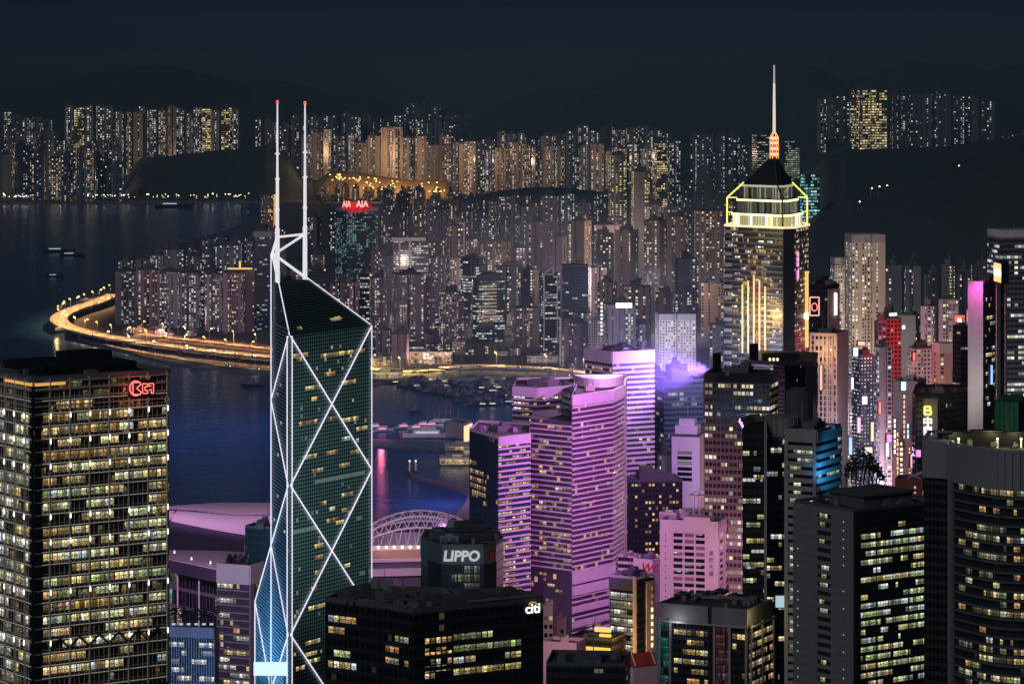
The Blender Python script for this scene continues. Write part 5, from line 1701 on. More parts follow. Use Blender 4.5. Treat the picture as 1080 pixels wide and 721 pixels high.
def convention_hall():
    root = thing('convention_hall', 'waterfront hall with layered curved pale pink roof shells between the gridded and braced towers', 'hall', (gx(235, 2250), 2250, 3))
    shell(root, 'roof_shell', [(120, 552, 2290), (180, 537, 2300), (230, 542, 2300), (300, 541, 2310)], [(120, 545, 2440), (185, 535, 2440), (225, 530, 2450), (300, 530, 2460)], 'shell', 2)
    shell(root, 'roof_shell', [(110, 551, 2210), (178, 550, 2212), (240, 562, 2210), (310, 572, 2200)], [(110, 540, 2300), (180, 538, 2295), (250, 543, 2292), (310, 541, 2300)], 'shell', 1)
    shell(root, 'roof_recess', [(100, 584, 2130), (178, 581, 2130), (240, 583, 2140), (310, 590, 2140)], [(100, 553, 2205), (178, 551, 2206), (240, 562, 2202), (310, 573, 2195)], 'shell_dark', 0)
    shell(root, 'roof_shell', [(90, 572, 2080), (178, 589, 2040), (240, 602, 2010), (320, 615, 1990)], [(90, 570, 2150), (178, 579, 2130), (240, 581, 2130), (320, 588, 2130)], 'shell', 1)
    for e in ([(178, 550.4, 2208), (240, 562.4, 2206), (310, 572.4, 2196)], [(150, 537, 2296), (200, 539, 2296), (250, 544, 2290), (310, 541.5, 2296)], [(186, 537, 2302), (183, 543, 2260), (179, 550, 2214)]):
        q = smooth3([P(*p) for p in e], 8)
        mb = MB()
        for u, v in zip(q, q[1:]): mb.tube((u[0], u[1], u[2] + .2), (v[0], v[1], v[2] + .2), .7, 6)
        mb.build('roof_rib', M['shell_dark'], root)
    # eaves fascia and glass wall under it
    q = smooth3([P(90, 577, 2078), P(178, 594, 2038), P(240, 607, 2008), P(320, 620, 1988)], 8)
    mb = MB()
    for i, (u, v) in enumerate(zip(q, q[1:])):
        mb.face([(u[0], u[1] - 1, u[2] - 5), (v[0], v[1] - 1, v[2] - 5), (v[0], v[1] - 1, v[2] + 2.5), (u[0], u[1] - 1, u[2] + 2.5)])
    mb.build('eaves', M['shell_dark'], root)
    mb = MB()
    u = 0
    for i, (a, b) in enumerate(zip(q, q[1:])):
        mb.face([(a[0], a[1] + 6, 3), (b[0], b[1] + 6, 3), (b[0], b[1] + 6, b[2] - 4), (a[0], a[1] + 6, a[2] - 4)], [(u, 0), (u + 2, 0), (u + 2, 6), (u, 6)])
        u += 2
    mb.build('glass_wall', M['lit_hall'], root)
    mb = MB()
    for i in range(0, len(q) - 1, 3):
        a = q[i]; mb.tube((a[0], a[1] + 3, 3), (a[0], a[1] + 2, a[2] - 3), .5, 6)
    mb.build('columns', M['white'], root)
    for px, py in ((210, 627), (214, 640), (220, 632), (200, 626)):
        p = P(px, py, 2038)
        mb = MB()
        for dx in (-3, 0, 3): mb.tube((p[0] + dx, p[1], p[2] - 4), (p[0] + dx, p[1], p[2] + 4), .5, 5)
        mb.tube((p[0] - 3.5, p[1], p[2] + 4), (p[0] + 3.5, p[1], p[2] + 4), .5, 5); mb.tube((p[0] - 3.5, p[1], p[2]), (p[0] + 3.5, p[1], p[2]), .5, 5)
        mb.build('lit_frame', M['panel_frame'], root)
    for px, py in ((184, 583), (202, 590), (222, 594), (188, 598)):
        p = P(px, py, 2034)
        mb = MB(); mb.tube(p, (p[0], p[1], p[2] + 1.2), .6, 6, .3); mb.tube((p[0], p[1], p[2] + 1.2), (p[0], p[1], p[2] + 1.6), .3, 6); mb.build('roof_light', M['text_white'], root)
    bounce('pink_floodlight', 'SPOT', (gx(200, 2250), 2170, 190), 1.2e6, (.88, .42, .90), 6, (gx(240, 2330), 2330, 60), 95, .9)
    bounce('pink_floodlight', 'SPOT', (gx(200, 1900), 1900, 150), 6.5e5, (.92, .36, .85), 6, (gx(215, 2090), 2090, 62), 80, .9)
M['panel_frame'] = glow('lit doorway frame', (1, .82, .38), .9)
convention_hall()

def arch_truss():
    Y = 2160
    root = thing('arched_hall', 'white tubular arched truss roof over pink terraces right of the braced tower', 'hall', (gx(445, Y), Y, 3))
    def arc(y0, ytop, x0=386, x1=502, yy=Y, n=24):
        out = []
        for i in range(n + 1):
            t = i / n
            px = x0 + (x1 - x0) * t
            py = y0 - (y0 - ytop) * (1 - (2 * t - 1) ** 2)
            out.append(P(px, py, yy))
        return out
    for nm, top, bot, yy in (('front', arc(563, 544), arc(570, 556), Y), ('rear', arc(556, 538, yy=Y + 45), arc(560, 549, yy=Y + 45), Y + 45)):
        mb = MB()
        for ch in (top, bot):
            for a, b in zip(ch, ch[1:]): mb.tube(a, b, .62, 6)
        mb.build('arch_chord', M['truss_white'], root)
        mb = MB()
        for i in range(0, len(top) - 1, 2):
            mb.tube(top[i], bot[i + 1], .32, 5); mb.tube(bot[i + 1], top[min(i + 2, len(top) - 1)], .32, 5)
        mb.build('arch_web', M['truss_white'], root)
    mb = MB()
    t1, t2 = arc(563, 544), arc(556, 538, yy=Y + 45)
    for i in range(0, len(t1), 3):
        mb.tube(t1[i], t2[i], .4, 5)
        if i + 3 < len(t1): mb.tube(t1[i], t2[i + 3], .25, 5)
    mb.build('cross_tubes', M['truss_white'], root)
    mb = MB()
    b1 = arc(570, 556)
    for i in range(1, len(b1), 2):
        x, y, z = b1[i]
        mb.tube((x, y, gz(576, Y)), (x + 2.5, y, z), .28, 5); mb.tube((x, y, gz(576, Y)), (x - 2.5, y + 12, z), .28, 5)
    mb.build('struts', M['truss_white'], root)
    # terraces with a row of lamps
    for (y0, y1, dy, m) in ((574, 579, 0, 'shell'), (579, 587, -2, 'pink_brown'), (587, 590, -6, 'shell'), (590, 597, -4, 'violet_dark'), (597, 604, -9, 'shell'), (604, 616, -6, 'violet_dark')):
        mb = MB()
        x0, x1 = gx(384, Y), gx(505, Y)
        yy = Y - 6 + dy
        mb.prism([(x0, yy), (x1, yy + 10), (x1, yy + 60), (x0, yy + 60)], gz(y1, Y) + .02, gz(y0, Y) - .02, bottom=True)
        mb.build('terrace', M[m], root)
    for i in range(7):
        p = P(399 + i * 8.4, 575.5, Y - 8)
        mb = MB(); mb.tube((p[0], p[1] - .6, p[2] - .3), (p[0], p[1] - 1.6, p[2] - 1.2), .9, 8, .5); mb.tube((p[0], p[1], p[2]), (p[0], p[1] - .6, p[2] - .3), .3, 6); mb.build('terrace_lamp', M['lamp_warm'], root)
        bounce('terrace_light', 'POINT', (p[0], p[1] - 3, p[2] - 1.5), 420, (1, .55, .3), .6)
    bounce('pink_floodlight', 'SPOT', (gx(440, 1980), 1980, 130), 4.2e5, (.95, .45, .85), 3, (gx(445, 2170), 2170, 62), 75, .8)
M['truss_white'] = solid('white steel tube', (.72, .70, .74), .5, var=.1)
M['lamp_warm'] = glow('warm terrace lamp', (1, .78, .5), 4.0)
M['pink_brown'] = solid('brown stone', (.30, .22, .20), .8)
M['violet_dark'] = solid('dark glazing strip', (.10, .09, .12), .4)  # plain dark violet-grey
arch_truss()

# ================================================================== GENERIC TOWERS WITH SURVEYED PLACES
TW = {}
def tm(name, *a, **k):
    TW[name] = cells('tower wall ' + name, *a, **k)
CB = (.8, .92, 1)
tm('purple', (.27, .19, .25), p=0.33, s=0.94, colp=.05, colsel=0.50)
tm('brown', (.28, .19, .15), p=0.38, s=1.00, c1=(1, .66, .3), c2=PALE, colp=.10, colsel=0.50)
tm('pinkbrown', (.34, .26, .25), p=0.33, s=0.88, c1=(1, .72, .5), c2=(1, .9, .8), colp=.07, colsel=0.75)
tm('grey', (.22, .21, .23), p=0.35, s=0.94, c1=PALE, c2=CB, colp=.08, colsel=0.55)
tm('dark', (.07, .07, .08), p=0.29, s=1.00, c1=WARM, c2=PALE, colp=.10, colsel=0.50)
tm('yellow', (.09, .08, .07), p=0.73, s=1.06, c1=(1, .78, .3), c2=(1, .88, .45), rect=(.12, .88, .3, .75), run=2, colsel=0.60)
tm('teal', (.03, .07, .08), p=.45, s=.42, c1=(.35, .75, .75), c2=(.6, .95, .9), rect=(.12, .88, .35, .8), run=2, clump=1.4)
tm('office', (.07, .075, .09), p=0.43, s=0.78, c1=PALE, c2=(.8, .95, .95), rect=(.05, .95, .35, .85), run=4, floorv=1.2)
tm('blueoffice', (.04, .055, .10), p=.16, s=.5, c1=(.7, .85, 1), c2=PALE, rect=(.05, .95, .3, .85), run=3, glass=(.02, .03, .06))
tm('slab', (.26, .23, .26), p=0.45, s=0.94, c1=(1, .85, .65), c2=CB, colp=.04, colsel=0.60)
tm('white', (.52, .49, .46), p=0.35, s=0.94, c1=PALE, c2=WARM, colp=.12, rect=(.25, .75, .25, .75))
tm('cream', (.62, .56, .44), p=0.57, s=1.12, c1=(1, .75, .32), c2=PALE, colp=.15, rect=(.25, .75, .2, .8), colsel=0.70)
tm('fins', (.50, .44, .40), p=.30, s=.7, c1=WARM, c2=PALE, rect=(.3, 1.0, .1, .85), glass=(.012, .010, .012))
tm('green', (.05, .07, .06), p=.60, s=.5, c1=(.75, .85, .45), c2=PALE, rect=(.05, .95, .35, .8), run=3)
tm('dots', (.035, .045, .09), p=0.75, s=1.00, c1=CB, c2=PALE, rect=(.3, .7, .3, .7), clump=.5)
tm('red', (.42, .06, .07), p=.08, s=.5, c1=(1, .4, .3), c2=WARM)
tm('pinkgrid', (.20, .16, .155), p=.42, s=.8, c1=(1, .76, .42), c2=(1, .9, .65), rect=(.14, .9, .3, .8), run=3, floorv=1.4, glass=(.03, .022, .024))
tm('speckle', (.02, .02, .022), p=.30, s=.8, c1=AMBER, c2=WARM, c3=GREEN, rect=(.2, .8, .3, .7), clump=1.9)
tm('black', (.018, .018, .020), p=.10, s=.5, c1=PALE, c2=COOL, rect=(.08, .92, .35, .75), run=3, floorv=1.2)
tm('darkgreen', (.03, .033, .028), p=.02, s=.4)
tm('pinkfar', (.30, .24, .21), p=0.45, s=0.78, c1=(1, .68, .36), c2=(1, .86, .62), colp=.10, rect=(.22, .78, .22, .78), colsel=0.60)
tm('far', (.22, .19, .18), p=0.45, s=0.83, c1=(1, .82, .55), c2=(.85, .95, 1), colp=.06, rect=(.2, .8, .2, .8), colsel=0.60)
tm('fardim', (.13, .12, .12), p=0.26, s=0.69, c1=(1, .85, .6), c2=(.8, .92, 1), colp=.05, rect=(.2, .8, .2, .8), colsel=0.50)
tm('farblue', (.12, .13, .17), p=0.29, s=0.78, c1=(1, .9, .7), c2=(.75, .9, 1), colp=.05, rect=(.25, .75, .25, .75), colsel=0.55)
tm('fargold', (.22, .18, .13), p=.50, s=.85, c1=(1, .76, .30), c2=(1, .9, .55), c3=(1, .4, .15), colp=.10, rect=(.08, .92, .25, .8), run=2)
tm('farcyan', (.02, .07, .08), p=.75, s=.8, c1=(.2, .85, .8), c2=(.5, 1, 1), rect=(.1, .9, .25, .8), run=2)
M['tower_roof'] = solid('tower roof screed', (.10, .095, .10), .9, var=.5)

def plan(kind, w, d):
    if kind == 'slab':                                      # long block with light wells
        n = max(2, round(w / 16)); pts = []; s = w / n; c = s * .22; dep = d * .28
        x = -w / 2
        for i in range(n):
            pts += [(x, -d/2), (x + s - c, -d/2)] + ([(x + s - c, -d/2 + dep), (x + s, -d/2 + dep)] if i < n - 1 else [(x + s, -d/2)])
            x += s
        pts += [(w/2, d/2), (-w/2, d/2)]
        return pts
    if kind == 'cross':
        a, b, e, f = w / 2, d / 2, w * .2, d * .2
        return [(-a, -f), (-w*.32, -f), (-w*.32, -d*.36), (-e, -d*.36), (-e, -b), (e, -b), (e, -d*.36), (w*.32, -d*.36), (w*.32, -f), (a, -f), (a, f), (w*.32, f), (w*.32, d*.36), (e, d*.36), (e, b), (-e, b), (-e, d*.36), (-w*.32, d*.36), (-w*.32, f), (-a, f)]
    if kind == 'notch':
        a, b, c = w / 2, d / 2, w * .11
        return [(-a, -b), (-c, -b), (-c, -b + d * .22), (c, -b + d * .22), (c, -b), (a, -b), (a, -d*.1), (a - w*.12, -d*.1), (a - w*.12, d*.1), (a, d*.1), (a, b), (-a, b), (-a, d*.1), (-a + w*.12, d*.1), (-a + w*.12, -d*.1), (-a, -d*.1)]
    if kind == 'chamfer':
        a, b, c = w / 2, d / 2, min(w, d) * .2
        return [(-a + c, -b), (a - c, -b), (a, -b + c), (a, b - c), (a - c, b), (-a + c, b), (-a, b - c), (-a, -b + c)]
    a, b = w / 2, d / 2
    return [(-a, -b), (a, -b), (a, b), (-a, b)]

def xf(pts, x, y, r):
    c, s = cos(r), sin(r)
    return [(x + a * c - b * s, y + a * s + b * c) for a, b in pts]

def tower(name, label, group, px, wpx, ytop, Y, mat, kind='notch', rot=0.0, d=None, cell=(3.0, 3.0), seed=0, far=False, roof='house', z0=0, cat='tower block'):
    rr = random.Random(seed * 131 + int(px * 7))
    w = wpx * Y / F
    d = d or w * rr.uniform(.75, 1.05)
    k = abs(cos(rot)) + abs(sin(rot)) * d / w
    w /= k; d /= k
    z1 = gz(ytop, Y)
    x = gx(px, Y)
    pl = xf(plan(kind, w, d), x, Y + d / 2, rot)
    if far:
        mb = MB()
        h = z1 - rr.uniform(2, 7)
        mb.prism(pl, z0, h, cell=cell, m=0, mt=1)
        mb.box((x, Y + d / 2, h), (w * .5, d * .45, z1 - h), rot, m=1)
        mb.box((x + w * .12 * rr.choice((-1, 1)), Y + d / 2, z1), (w * .2, d * .2, rr.uniform(1, 3)), rot, m=1)
        o = mb.build(name, [TW[mat], M['tower_roof']], None, (x, Y + d / 2, z0))
        return tag(o, label, cat, group)
    root = thing(name, label, cat, (x, Y + d / 2, z0), group)
    mb = MB(); mb.prism(pl, z0, z1, cell=cell, m=0, mt=1); mb.build('wall', [TW[mat], M['tower_roof']], root)
    c = (x, Y + d / 2)
    if roof == 'house':
        mb = MB(); h = rr.uniform(3, 7)
        mb.box((c[0], c[1], z1 + .02), (w * rr.uniform(.35, .6), d * .5, h), rot)
        mb.box((c[0] + w * .1 * rr.choice((-1, 1)), c[1], z1 + h + .02), (w * .22, d * .25, rr.uniform(1.5, 4)), rot)
        mb.build('roof_house', M['tower_roof'], root)
    elif roof == 'dome':
        mb = MB(); mb.tube((*c, z1), (*c, z1 + 5), w * .42, 12, w * .36); mb.tube((*c, z1 + 5), (*c, z1 + 9), w * .36, 12, w * .15); mb.build('roof_house', M['tower_roof'], root)
    elif roof == 'crown':
        mb = MB(); mb.ring(pl, z1, z1 + 7, 1.0); mb.box((c[0], c[1], z1 + .02), (w * .5, d * .5, 5), rot); mb.build('roof_crown', M['concrete'], root)
    if rr.random() < .5:
        mb = MB(); mb.tube((c[0], c[1], z1), (c[0], c[1], z1 + rr.uniform(9, 16)), .3, 5, .12); mb.build('aerial', M['steel'], root)
    if rr.random() < .6:
        mb = MB(); mb.ring(xf(plan('box', w, d), x, Y + d / 2, rot), z1 + .01, z1 + 1.3, .6); mb.build('parapet', M['tower_roof'], root)
    return root

ORD = ['first', 'second', 'third', 'fourth', 'fifth', 'sixth', 'seventh', 'eighth', 'ninth', 'tenth'] + ['%dth' % i for i in range(11, 60)]
ORD[20] = '21st'; ORD[21] = '22nd'; ORD[22] = '23rd'; ORD[30] = '31st'; ORD[31] = '32nd'; ORD[32] = '33rd'; ORD[40] = '41st'; ORD[41] = '42nd'; ORD[42] = '43rd'
NAMED = {'purple': 'purplish', 'brown': 'brown', 'pinkbrown': 'pinkish brown', 'grey': 'grey', 'dark': 'dark', 'yellow': 'dark gold-windowed', 'teal': 'teal', 'office': 'dark office', 'blueoffice': 'dark blue',
         'slab': 'mauve', 'white': 'pale', 'cream': 'cream', 'pinkfar': 'amber-lit', 'far': 'pale-lit', 'fardim': 'dim', 'farblue': 'bluish', 'fargold': 'gold-lit', 'green': 'green-lit', 'dots': 'dotted'}
def row(where, group, x0, x1, tops, Y, w, mats, seed, gap=.12, kinds=('cross', 'notch', 'slab', 'box'), cell=(3.2, 3.0), far=False, jit=6, z0=0, dY=120, skip=(), rotr=.6, roof='house', noun='tower'):
    rr = random.Random(seed)
    x = x0; i = 0
    while x < x1:
        wp = rr.uniform(*w)
        if not any(a <= x + wp / 2 <= b for a, b in skip):
            m = rr.choice(mats)
            yy = Y + rr.uniform(-dY, dY)
            tower('tower_block' if not far else 'high_rise', '%s tower, %s from left %s' % (NAMED[m], ORD[i], where), group, x + wp / 2, wp, poly_at(tops, x + wp / 2) + rr.uniform(-jit * .3, jit), yy, m, rr.choice(kinds), rr.uniform(-rotr, rotr), None, cell, seed + i, far, roof, z0)
            i += 1
        x += wp * (1 + rr.uniform(-gap, gap * 2.2))

FC = (6.2, 5.6)
FK = ('cross', 'notch', 'box')
gf = 'housing towers across the harbour'
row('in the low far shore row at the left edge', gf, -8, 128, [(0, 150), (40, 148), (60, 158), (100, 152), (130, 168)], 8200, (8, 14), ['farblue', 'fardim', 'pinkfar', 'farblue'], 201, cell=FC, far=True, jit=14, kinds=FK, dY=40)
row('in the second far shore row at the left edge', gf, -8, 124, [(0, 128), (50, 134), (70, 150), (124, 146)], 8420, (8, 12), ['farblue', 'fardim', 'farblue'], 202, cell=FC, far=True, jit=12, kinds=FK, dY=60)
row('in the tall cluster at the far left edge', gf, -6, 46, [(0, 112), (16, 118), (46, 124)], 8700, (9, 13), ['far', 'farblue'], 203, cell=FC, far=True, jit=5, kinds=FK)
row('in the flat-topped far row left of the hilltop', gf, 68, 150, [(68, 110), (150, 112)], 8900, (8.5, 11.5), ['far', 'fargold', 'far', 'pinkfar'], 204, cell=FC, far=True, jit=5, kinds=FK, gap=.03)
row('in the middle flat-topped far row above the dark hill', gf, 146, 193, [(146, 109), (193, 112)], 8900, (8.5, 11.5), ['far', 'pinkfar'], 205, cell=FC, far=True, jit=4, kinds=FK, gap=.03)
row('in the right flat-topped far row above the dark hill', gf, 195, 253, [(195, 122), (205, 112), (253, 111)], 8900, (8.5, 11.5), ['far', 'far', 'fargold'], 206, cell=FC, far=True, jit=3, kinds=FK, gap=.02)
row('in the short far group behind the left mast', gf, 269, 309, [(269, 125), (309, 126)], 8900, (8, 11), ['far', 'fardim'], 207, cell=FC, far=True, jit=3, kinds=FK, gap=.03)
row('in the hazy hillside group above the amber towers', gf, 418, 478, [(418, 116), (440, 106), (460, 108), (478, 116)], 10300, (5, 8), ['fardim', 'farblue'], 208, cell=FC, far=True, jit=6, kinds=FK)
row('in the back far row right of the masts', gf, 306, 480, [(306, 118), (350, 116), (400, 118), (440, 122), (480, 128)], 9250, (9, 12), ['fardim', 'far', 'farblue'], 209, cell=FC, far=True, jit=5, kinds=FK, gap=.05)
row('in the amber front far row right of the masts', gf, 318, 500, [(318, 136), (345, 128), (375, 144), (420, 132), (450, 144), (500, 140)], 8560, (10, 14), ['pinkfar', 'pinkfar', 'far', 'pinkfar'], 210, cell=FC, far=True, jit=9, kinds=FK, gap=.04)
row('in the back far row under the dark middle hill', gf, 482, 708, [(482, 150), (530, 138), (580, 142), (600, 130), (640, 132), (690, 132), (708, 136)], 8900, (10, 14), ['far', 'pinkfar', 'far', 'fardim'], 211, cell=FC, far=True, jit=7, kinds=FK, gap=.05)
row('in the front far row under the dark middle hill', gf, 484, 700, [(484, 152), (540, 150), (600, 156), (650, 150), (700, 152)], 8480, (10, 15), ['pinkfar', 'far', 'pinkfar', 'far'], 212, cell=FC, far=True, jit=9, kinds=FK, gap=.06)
row('in the amber low row at the far road junction', gf, 338, 484, [(338, 194), (380, 193), (430, 196), (484, 199)], 8125, (7, 12), ['pinkfar', 'fardim', 'pinkfar'], 218, cell=FC, far=True, jit=5, kinds=FK, dY=15, gap=.35)
row('in the low row on the dark park hill', gf, 484, 660, [(484, 206), (560, 196), (660, 204)], 7350, (6, 11), ['fardim', 'fargold', 'farblue', 'far'], 219, cell=FC, far=True, jit=5, kinds=FK, dY=40, gap=.15)
row('in the low row in front of the park hill', 'towers on the near shore', 438, 652, [(438, 210), (520, 204), (652, 206)], 6650, (8, 13), ['dark', 'purple', 'yellow', 'brown'], 220, cell=(4, 4), far=True, jit=8, kinds=FK, dY=40)
row('in the hazy far group left of the spire', gf, 728, 772, [(728, 141), (750, 137), (772, 142)], 8700, (9, 13), ['fardim', 'far', 'farblue'], 213, cell=FC, far=True, jit=4, kinds=FK, gap=.03)
row('in the hilltop group right of the spire', gf, 862, 899, [(862, 103), (880, 97), (899, 103)], 8800, (8, 11), ['fardim', 'far'], 214, cell=FC, far=True, jit=4, kinds=FK)
row('in the dim hilltop group at upper right', gf, 939, 1046, [(939, 98), (985, 94), (1020, 98), (1046, 106)], 8950, (9, 15), ['fardim', 'fardim', 'farblue'], 215, cell=FC, far=True, jit=6, kinds=FK)
row('in the small hilltop group near the right edge', gf, 1055, 1078, [(1055, 140), (1078, 138)], 8900, (6, 9), ['fardim'], 216, cell=FC, far=True, jit=4, kinds=FK)
tower('high_rise', 'brightest gold-lit tower standing alone on the dark hilltop at upper right', gf, 918, 36, 93, 8300, 'fargold', 'notch', .25, None, (7, 6.5), 5, True)
tower('high_rise', 'tall pale tower with bright gold floors standing above the far rows', gf, 697, 13, 150, 7600, 'fargold', 'box', .2, None, (5, 5), 6, True)
tower('high_rise', 'pale ribbed tower with bright window columns beside the gold-floored far tower', gf, 711, 14, 146, 7700, 'far', 'notch', .2, None, (4.5, 4.5), 7, True)
tower('high_rise', 'green-lit office tower just left of the spire base', gf, 803, 18, 139, 7400, 'green', 'box', .3, None, (5, 5), 8, True)
tower('high_rise', 'low grey far tower left of the green-lit office tower', gf, 788, 15, 150, 7600, 'fardim', 'notch', .3, None, (5, 5), 9, True)
tower('high_rise', 'green-lit office tower just right of the spire base', gf, 836, 15, 147, 7500, 'green', 'box', .3, None, (5, 5), 10, True)
tower('high_rise', 'bright cyan-lit tower at the foot of the dark right hill', gf, 855, 20, 182, 4700, 'farcyan', 'notch', .3, None, (4.2, 4.4), 11, True)

# ------------------------------------------------------------------ island side
gi = 'towers on the near shore'
MC = (3.3, 3.2)
row('in the back row behind the red-signed teal tower', gi, 322, 500, [(322, 222), (350, 214), (400, 210), (440, 204), (500, 212)], 6300, (12, 23), ['purple', 'dark', 'brown', 'purple'], 301, cell=(4.3, 4.0), jit=18, skip=((352, 399),))
row('in the upper back row below the park hill', gi, 480, 650, [(480, 222), (540, 212), (590, 204), (650, 205)], 5900, (13, 26), ['purple', 'dark', 'brown', 'grey', 'dark'], 302, cell=(4.3, 4.0), jit=15)
row('in the upper row left of the spired skyscraper', gi, 684, 776, [(684, 208), (720, 200), (750, 192), (776, 200)], 5600, (13, 24), ['dark', 'brown', 'dark', 'brown'], 303, cell=(4.3, 4.0), jit=21)
row('in the second row right of the masts', gi, 326, 480, [(326, 250), (400, 246), (440, 236), (480, 232)], 5300, (15, 29), ['purple', 'purple', 'dark', 'pinkbrown'], 304, cell=(4.3, 4.0), jit=21, skip=((352, 399), (412, 452)))
row('in the second row in the middle of the city', gi, 470, 640, [(470, 236), (540, 240), (580, 232), (640, 240)], 5100, (16, 29), ['purple', 'dark', 'grey', 'brown'], 305, cell=(4.3, 4.0), jit=24)
row('in the second row left of the spired skyscraper', gi, 625, 776, [(625, 236), (700, 226), (776, 232)], 4900, (17, 30), ['brown', 'dark', 'brown', 'grey'], 306, cell=(4.3, 4.0), jit=24)
row('in the third row right of the braced tower', gi, 298, 500, [(298, 288), (382, 286), (420, 282), (460, 284), (500, 270)], 4600, (17, 31), ['purple', 'office', 'pinkbrown', 'purple'], 307, cell=(4.3, 4.0), jit=21, skip=((390, 450), (463, 495)))
row('in the third row in the middle of the city', gi, 505, 640, [(505, 282), (560, 270), (600, 274), (640, 280)], 4500, (17, 31), ['blueoffice', 'purple', 'office', 'dark', 'grey'], 308, cell=(4.3, 4.0), jit=27, skip=((568, 590),))
row('in the third row left of the spired skyscraper', gi, 630, 776, [(630, 268), (700, 282), (776, 276)], 4300, (20, 37), ['brown', 'grey', 'dark', 'brown'], 309, cell=(4.3, 4.0), jit=33)
row('in the front row above the boat shelter', gi, 396, 620, [(396, 350), (450, 352), (500, 345), (560, 330), (620, 322)], 4080, (12, 20), ['pinkbrown', 'purple', 'office', 'grey', 'slab'], 310, cell=MC, jit=18, skip=((460, 494), (496, 534), (539, 592)))
row('in the front row behind the lilac towers', gi, 600, 776, [(600, 322), (650, 330), (700, 338), (776, 334)], 3850, (14, 24), ['grey', 'slab', 'purple', 'white', 'pinkbrown'], 311, cell=MC, jit=18, skip=((634, 665), (690, 736)))
row('in the low block above the coastal road', gi, 120, 222, [(120, 284), (222, 286)], 4620, (19, 27), ['slab', 'purple', 'slab'], 312, cell=(3.4, 3.0), jit=3, kinds=('slab',), gap=.02, rotr=.1)
row('in the back block above the coastal road', gi, 124, 290, [(124, 280), (170, 266), (230, 262), (290, 252)], 4980, (14, 24), ['farblue', 'slab', 'purple', 'grey'], 313, cell=(3.4, 3.0), jit=8)
row('in the right block above the coastal road', gi, 216, 262, [(216, 288), (262, 284)], 4560, (18, 24), ['slab', 'purple'], 314, cell=(3.4, 3.0), jit=5, kinds=('slab', 'notch'), gap=.02, rotr=.2)
row('in the rear waterside row left of the masts', gi, 196, 292, [(196, 262), (240, 248), (292, 236)], 5350, (12, 18), ['farblue', 'purple', 'grey'], 315, cell=MC, jit=9)
row('in the back row below the right hill', gi, 856, 1090, [(856, 300), (900, 292), (950, 276), (1000, 280), (1060, 276), (1090, 280)], 3400, (15, 24), ['dark', 'grey', 'dark', 'yellow', 'brown'], 316, cell=MC, jit=14)
row('in the middle row below the right hill', gi, 868, 1030, [(868, 330), (920, 332), (980, 318), (1030, 322)], 3000, (15, 26), ['grey', 'dark', 'brown', 'white', 'purple'], 317, cell=MC, jit=16, skip=((893, 936),))
row('in the street canyon at right', gi, 880, 1030, [(880, 388), (930, 384), (980, 366), (1030, 372)], 2720, (14, 22), ['grey', 'dots', 'brown', 'grey', 'dark'], 318, cell=MC, jit=14, skip=((900, 952),))
row('in the dark row behind the white blank tower', gi, 684, 760, [(684, 392), (720, 386), (760, 396)], 2700, (17, 26), ['blueoffice', 'dark', 'blueoffice'], 319, cell=MC, jit=10)

def T(label, px, w, ytop, Y, mat, kind='notch', rot=.2, **k):
    return tower('tower_block', label, None, px, w, ytop, Y, mat, kind, rot, cell=k.pop('cell', MC), **k)
T('dark tower with gold windows stacked up its middle, left of a matching pair', 652, 22, 164, 5300, 'yellow', 'chamfer', .3)
T('dark tower with gold windows, right and lower of a matching pair', 676, 23, 181, 5200, 'yellow', 'chamfer', .3)
t_teal = T('teal-windowed tower carrying red rooftop letters right of the masts', 375.5, 46, 224, 5200, 'teal', 'box', .45, roof='crown')
T('pinkish brown double tower right of the braced tower, nearest to it', 400, 22, 293, 4350, 'pinkbrown', 'notch', .2)
T('wide pinkish brown tower with ribbed sides, second right of the braced tower', 430, 34, 290, 4330, 'pinkbrown', 'slab', .2)
T('rounded pinkish brown tower with pale windows, third right of the braced tower', 476, 30, 308, 4300, 'pinkbrown', 'cross', .3)
T('small pinkish brown block right of the barrel-roofed office tower', 554, 28, 325, 4250, 'pinkbrown', 'notch', .25)
T('pale green-glass office tower with a pointed frame on its roof', 580, 22, 288, 4200, 'office', 'box', .35, roof='none')
T('blue glass office tower just left of the braced tower', 276, 22, 250, 4500, 'blueoffice', 'box', .2, roof='crown')
t_gold = T('slim tower with one golden lit strip up its side left of the masts', 283, 19, 205, 5900, 'purple', 'box', .5)
T('tower with a gold lamp cross and ledge on its roof above the road', 253, 30, 285, 4480, 'purple', 'notch', .3)
t_barrel = T('barrel-roofed office tower with a bronze lit shaft', 515, 36, 296, 4320, 'office', 'chamfer', .1, roof='none')
T('broad grey tower with a white grid front and roof lettering slab', 713, 42, 338, 3600, 'white', 'slab', .1, roof='crown')
T('grey tower carrying a bright cream rooftop lightbox', 654, 34, 322, 3850, 'slab', 'notch', .15)
T('blank grey wall tower with a lit office strip behind the lilac towers', 724, 11, 308, 4000, 'grey', 'box', .5)
T('cream apartment tower with gold window columns, tallest below the right hill', 914, 40, 256, 2900, 'cream', 'notch', .12, roof='crown', cell=(3.0, 3.1))
T('shorter pale apartment tower behind the cream one', 887, 20, 280, 3050, 'white', 'notch', .2, roof='crown')
T('dark blue tower covered with white dots in the street canyon', 912, 24, 376, 2450, 'dots', 'box', .4, cell=(2.6, 2.6))
T('red-lit tower beside a dark slab in the street canyon', 940, 22, 337, 2480, 'red', 'box', .35)
T('dark slab just left of the red-lit tower', 929, 12, 340, 2460, 'dark', 'box', .3)
T('narrow grey tower with crowded windows right of the dotted blue one', 932, 18, 366, 2380, 'grey', 'notch', .3)
T('brown-lit block with orange roof terrace right of the street canyon', 998, 26, 372, 2450, 'brown', 'box', .3, roof='crown')
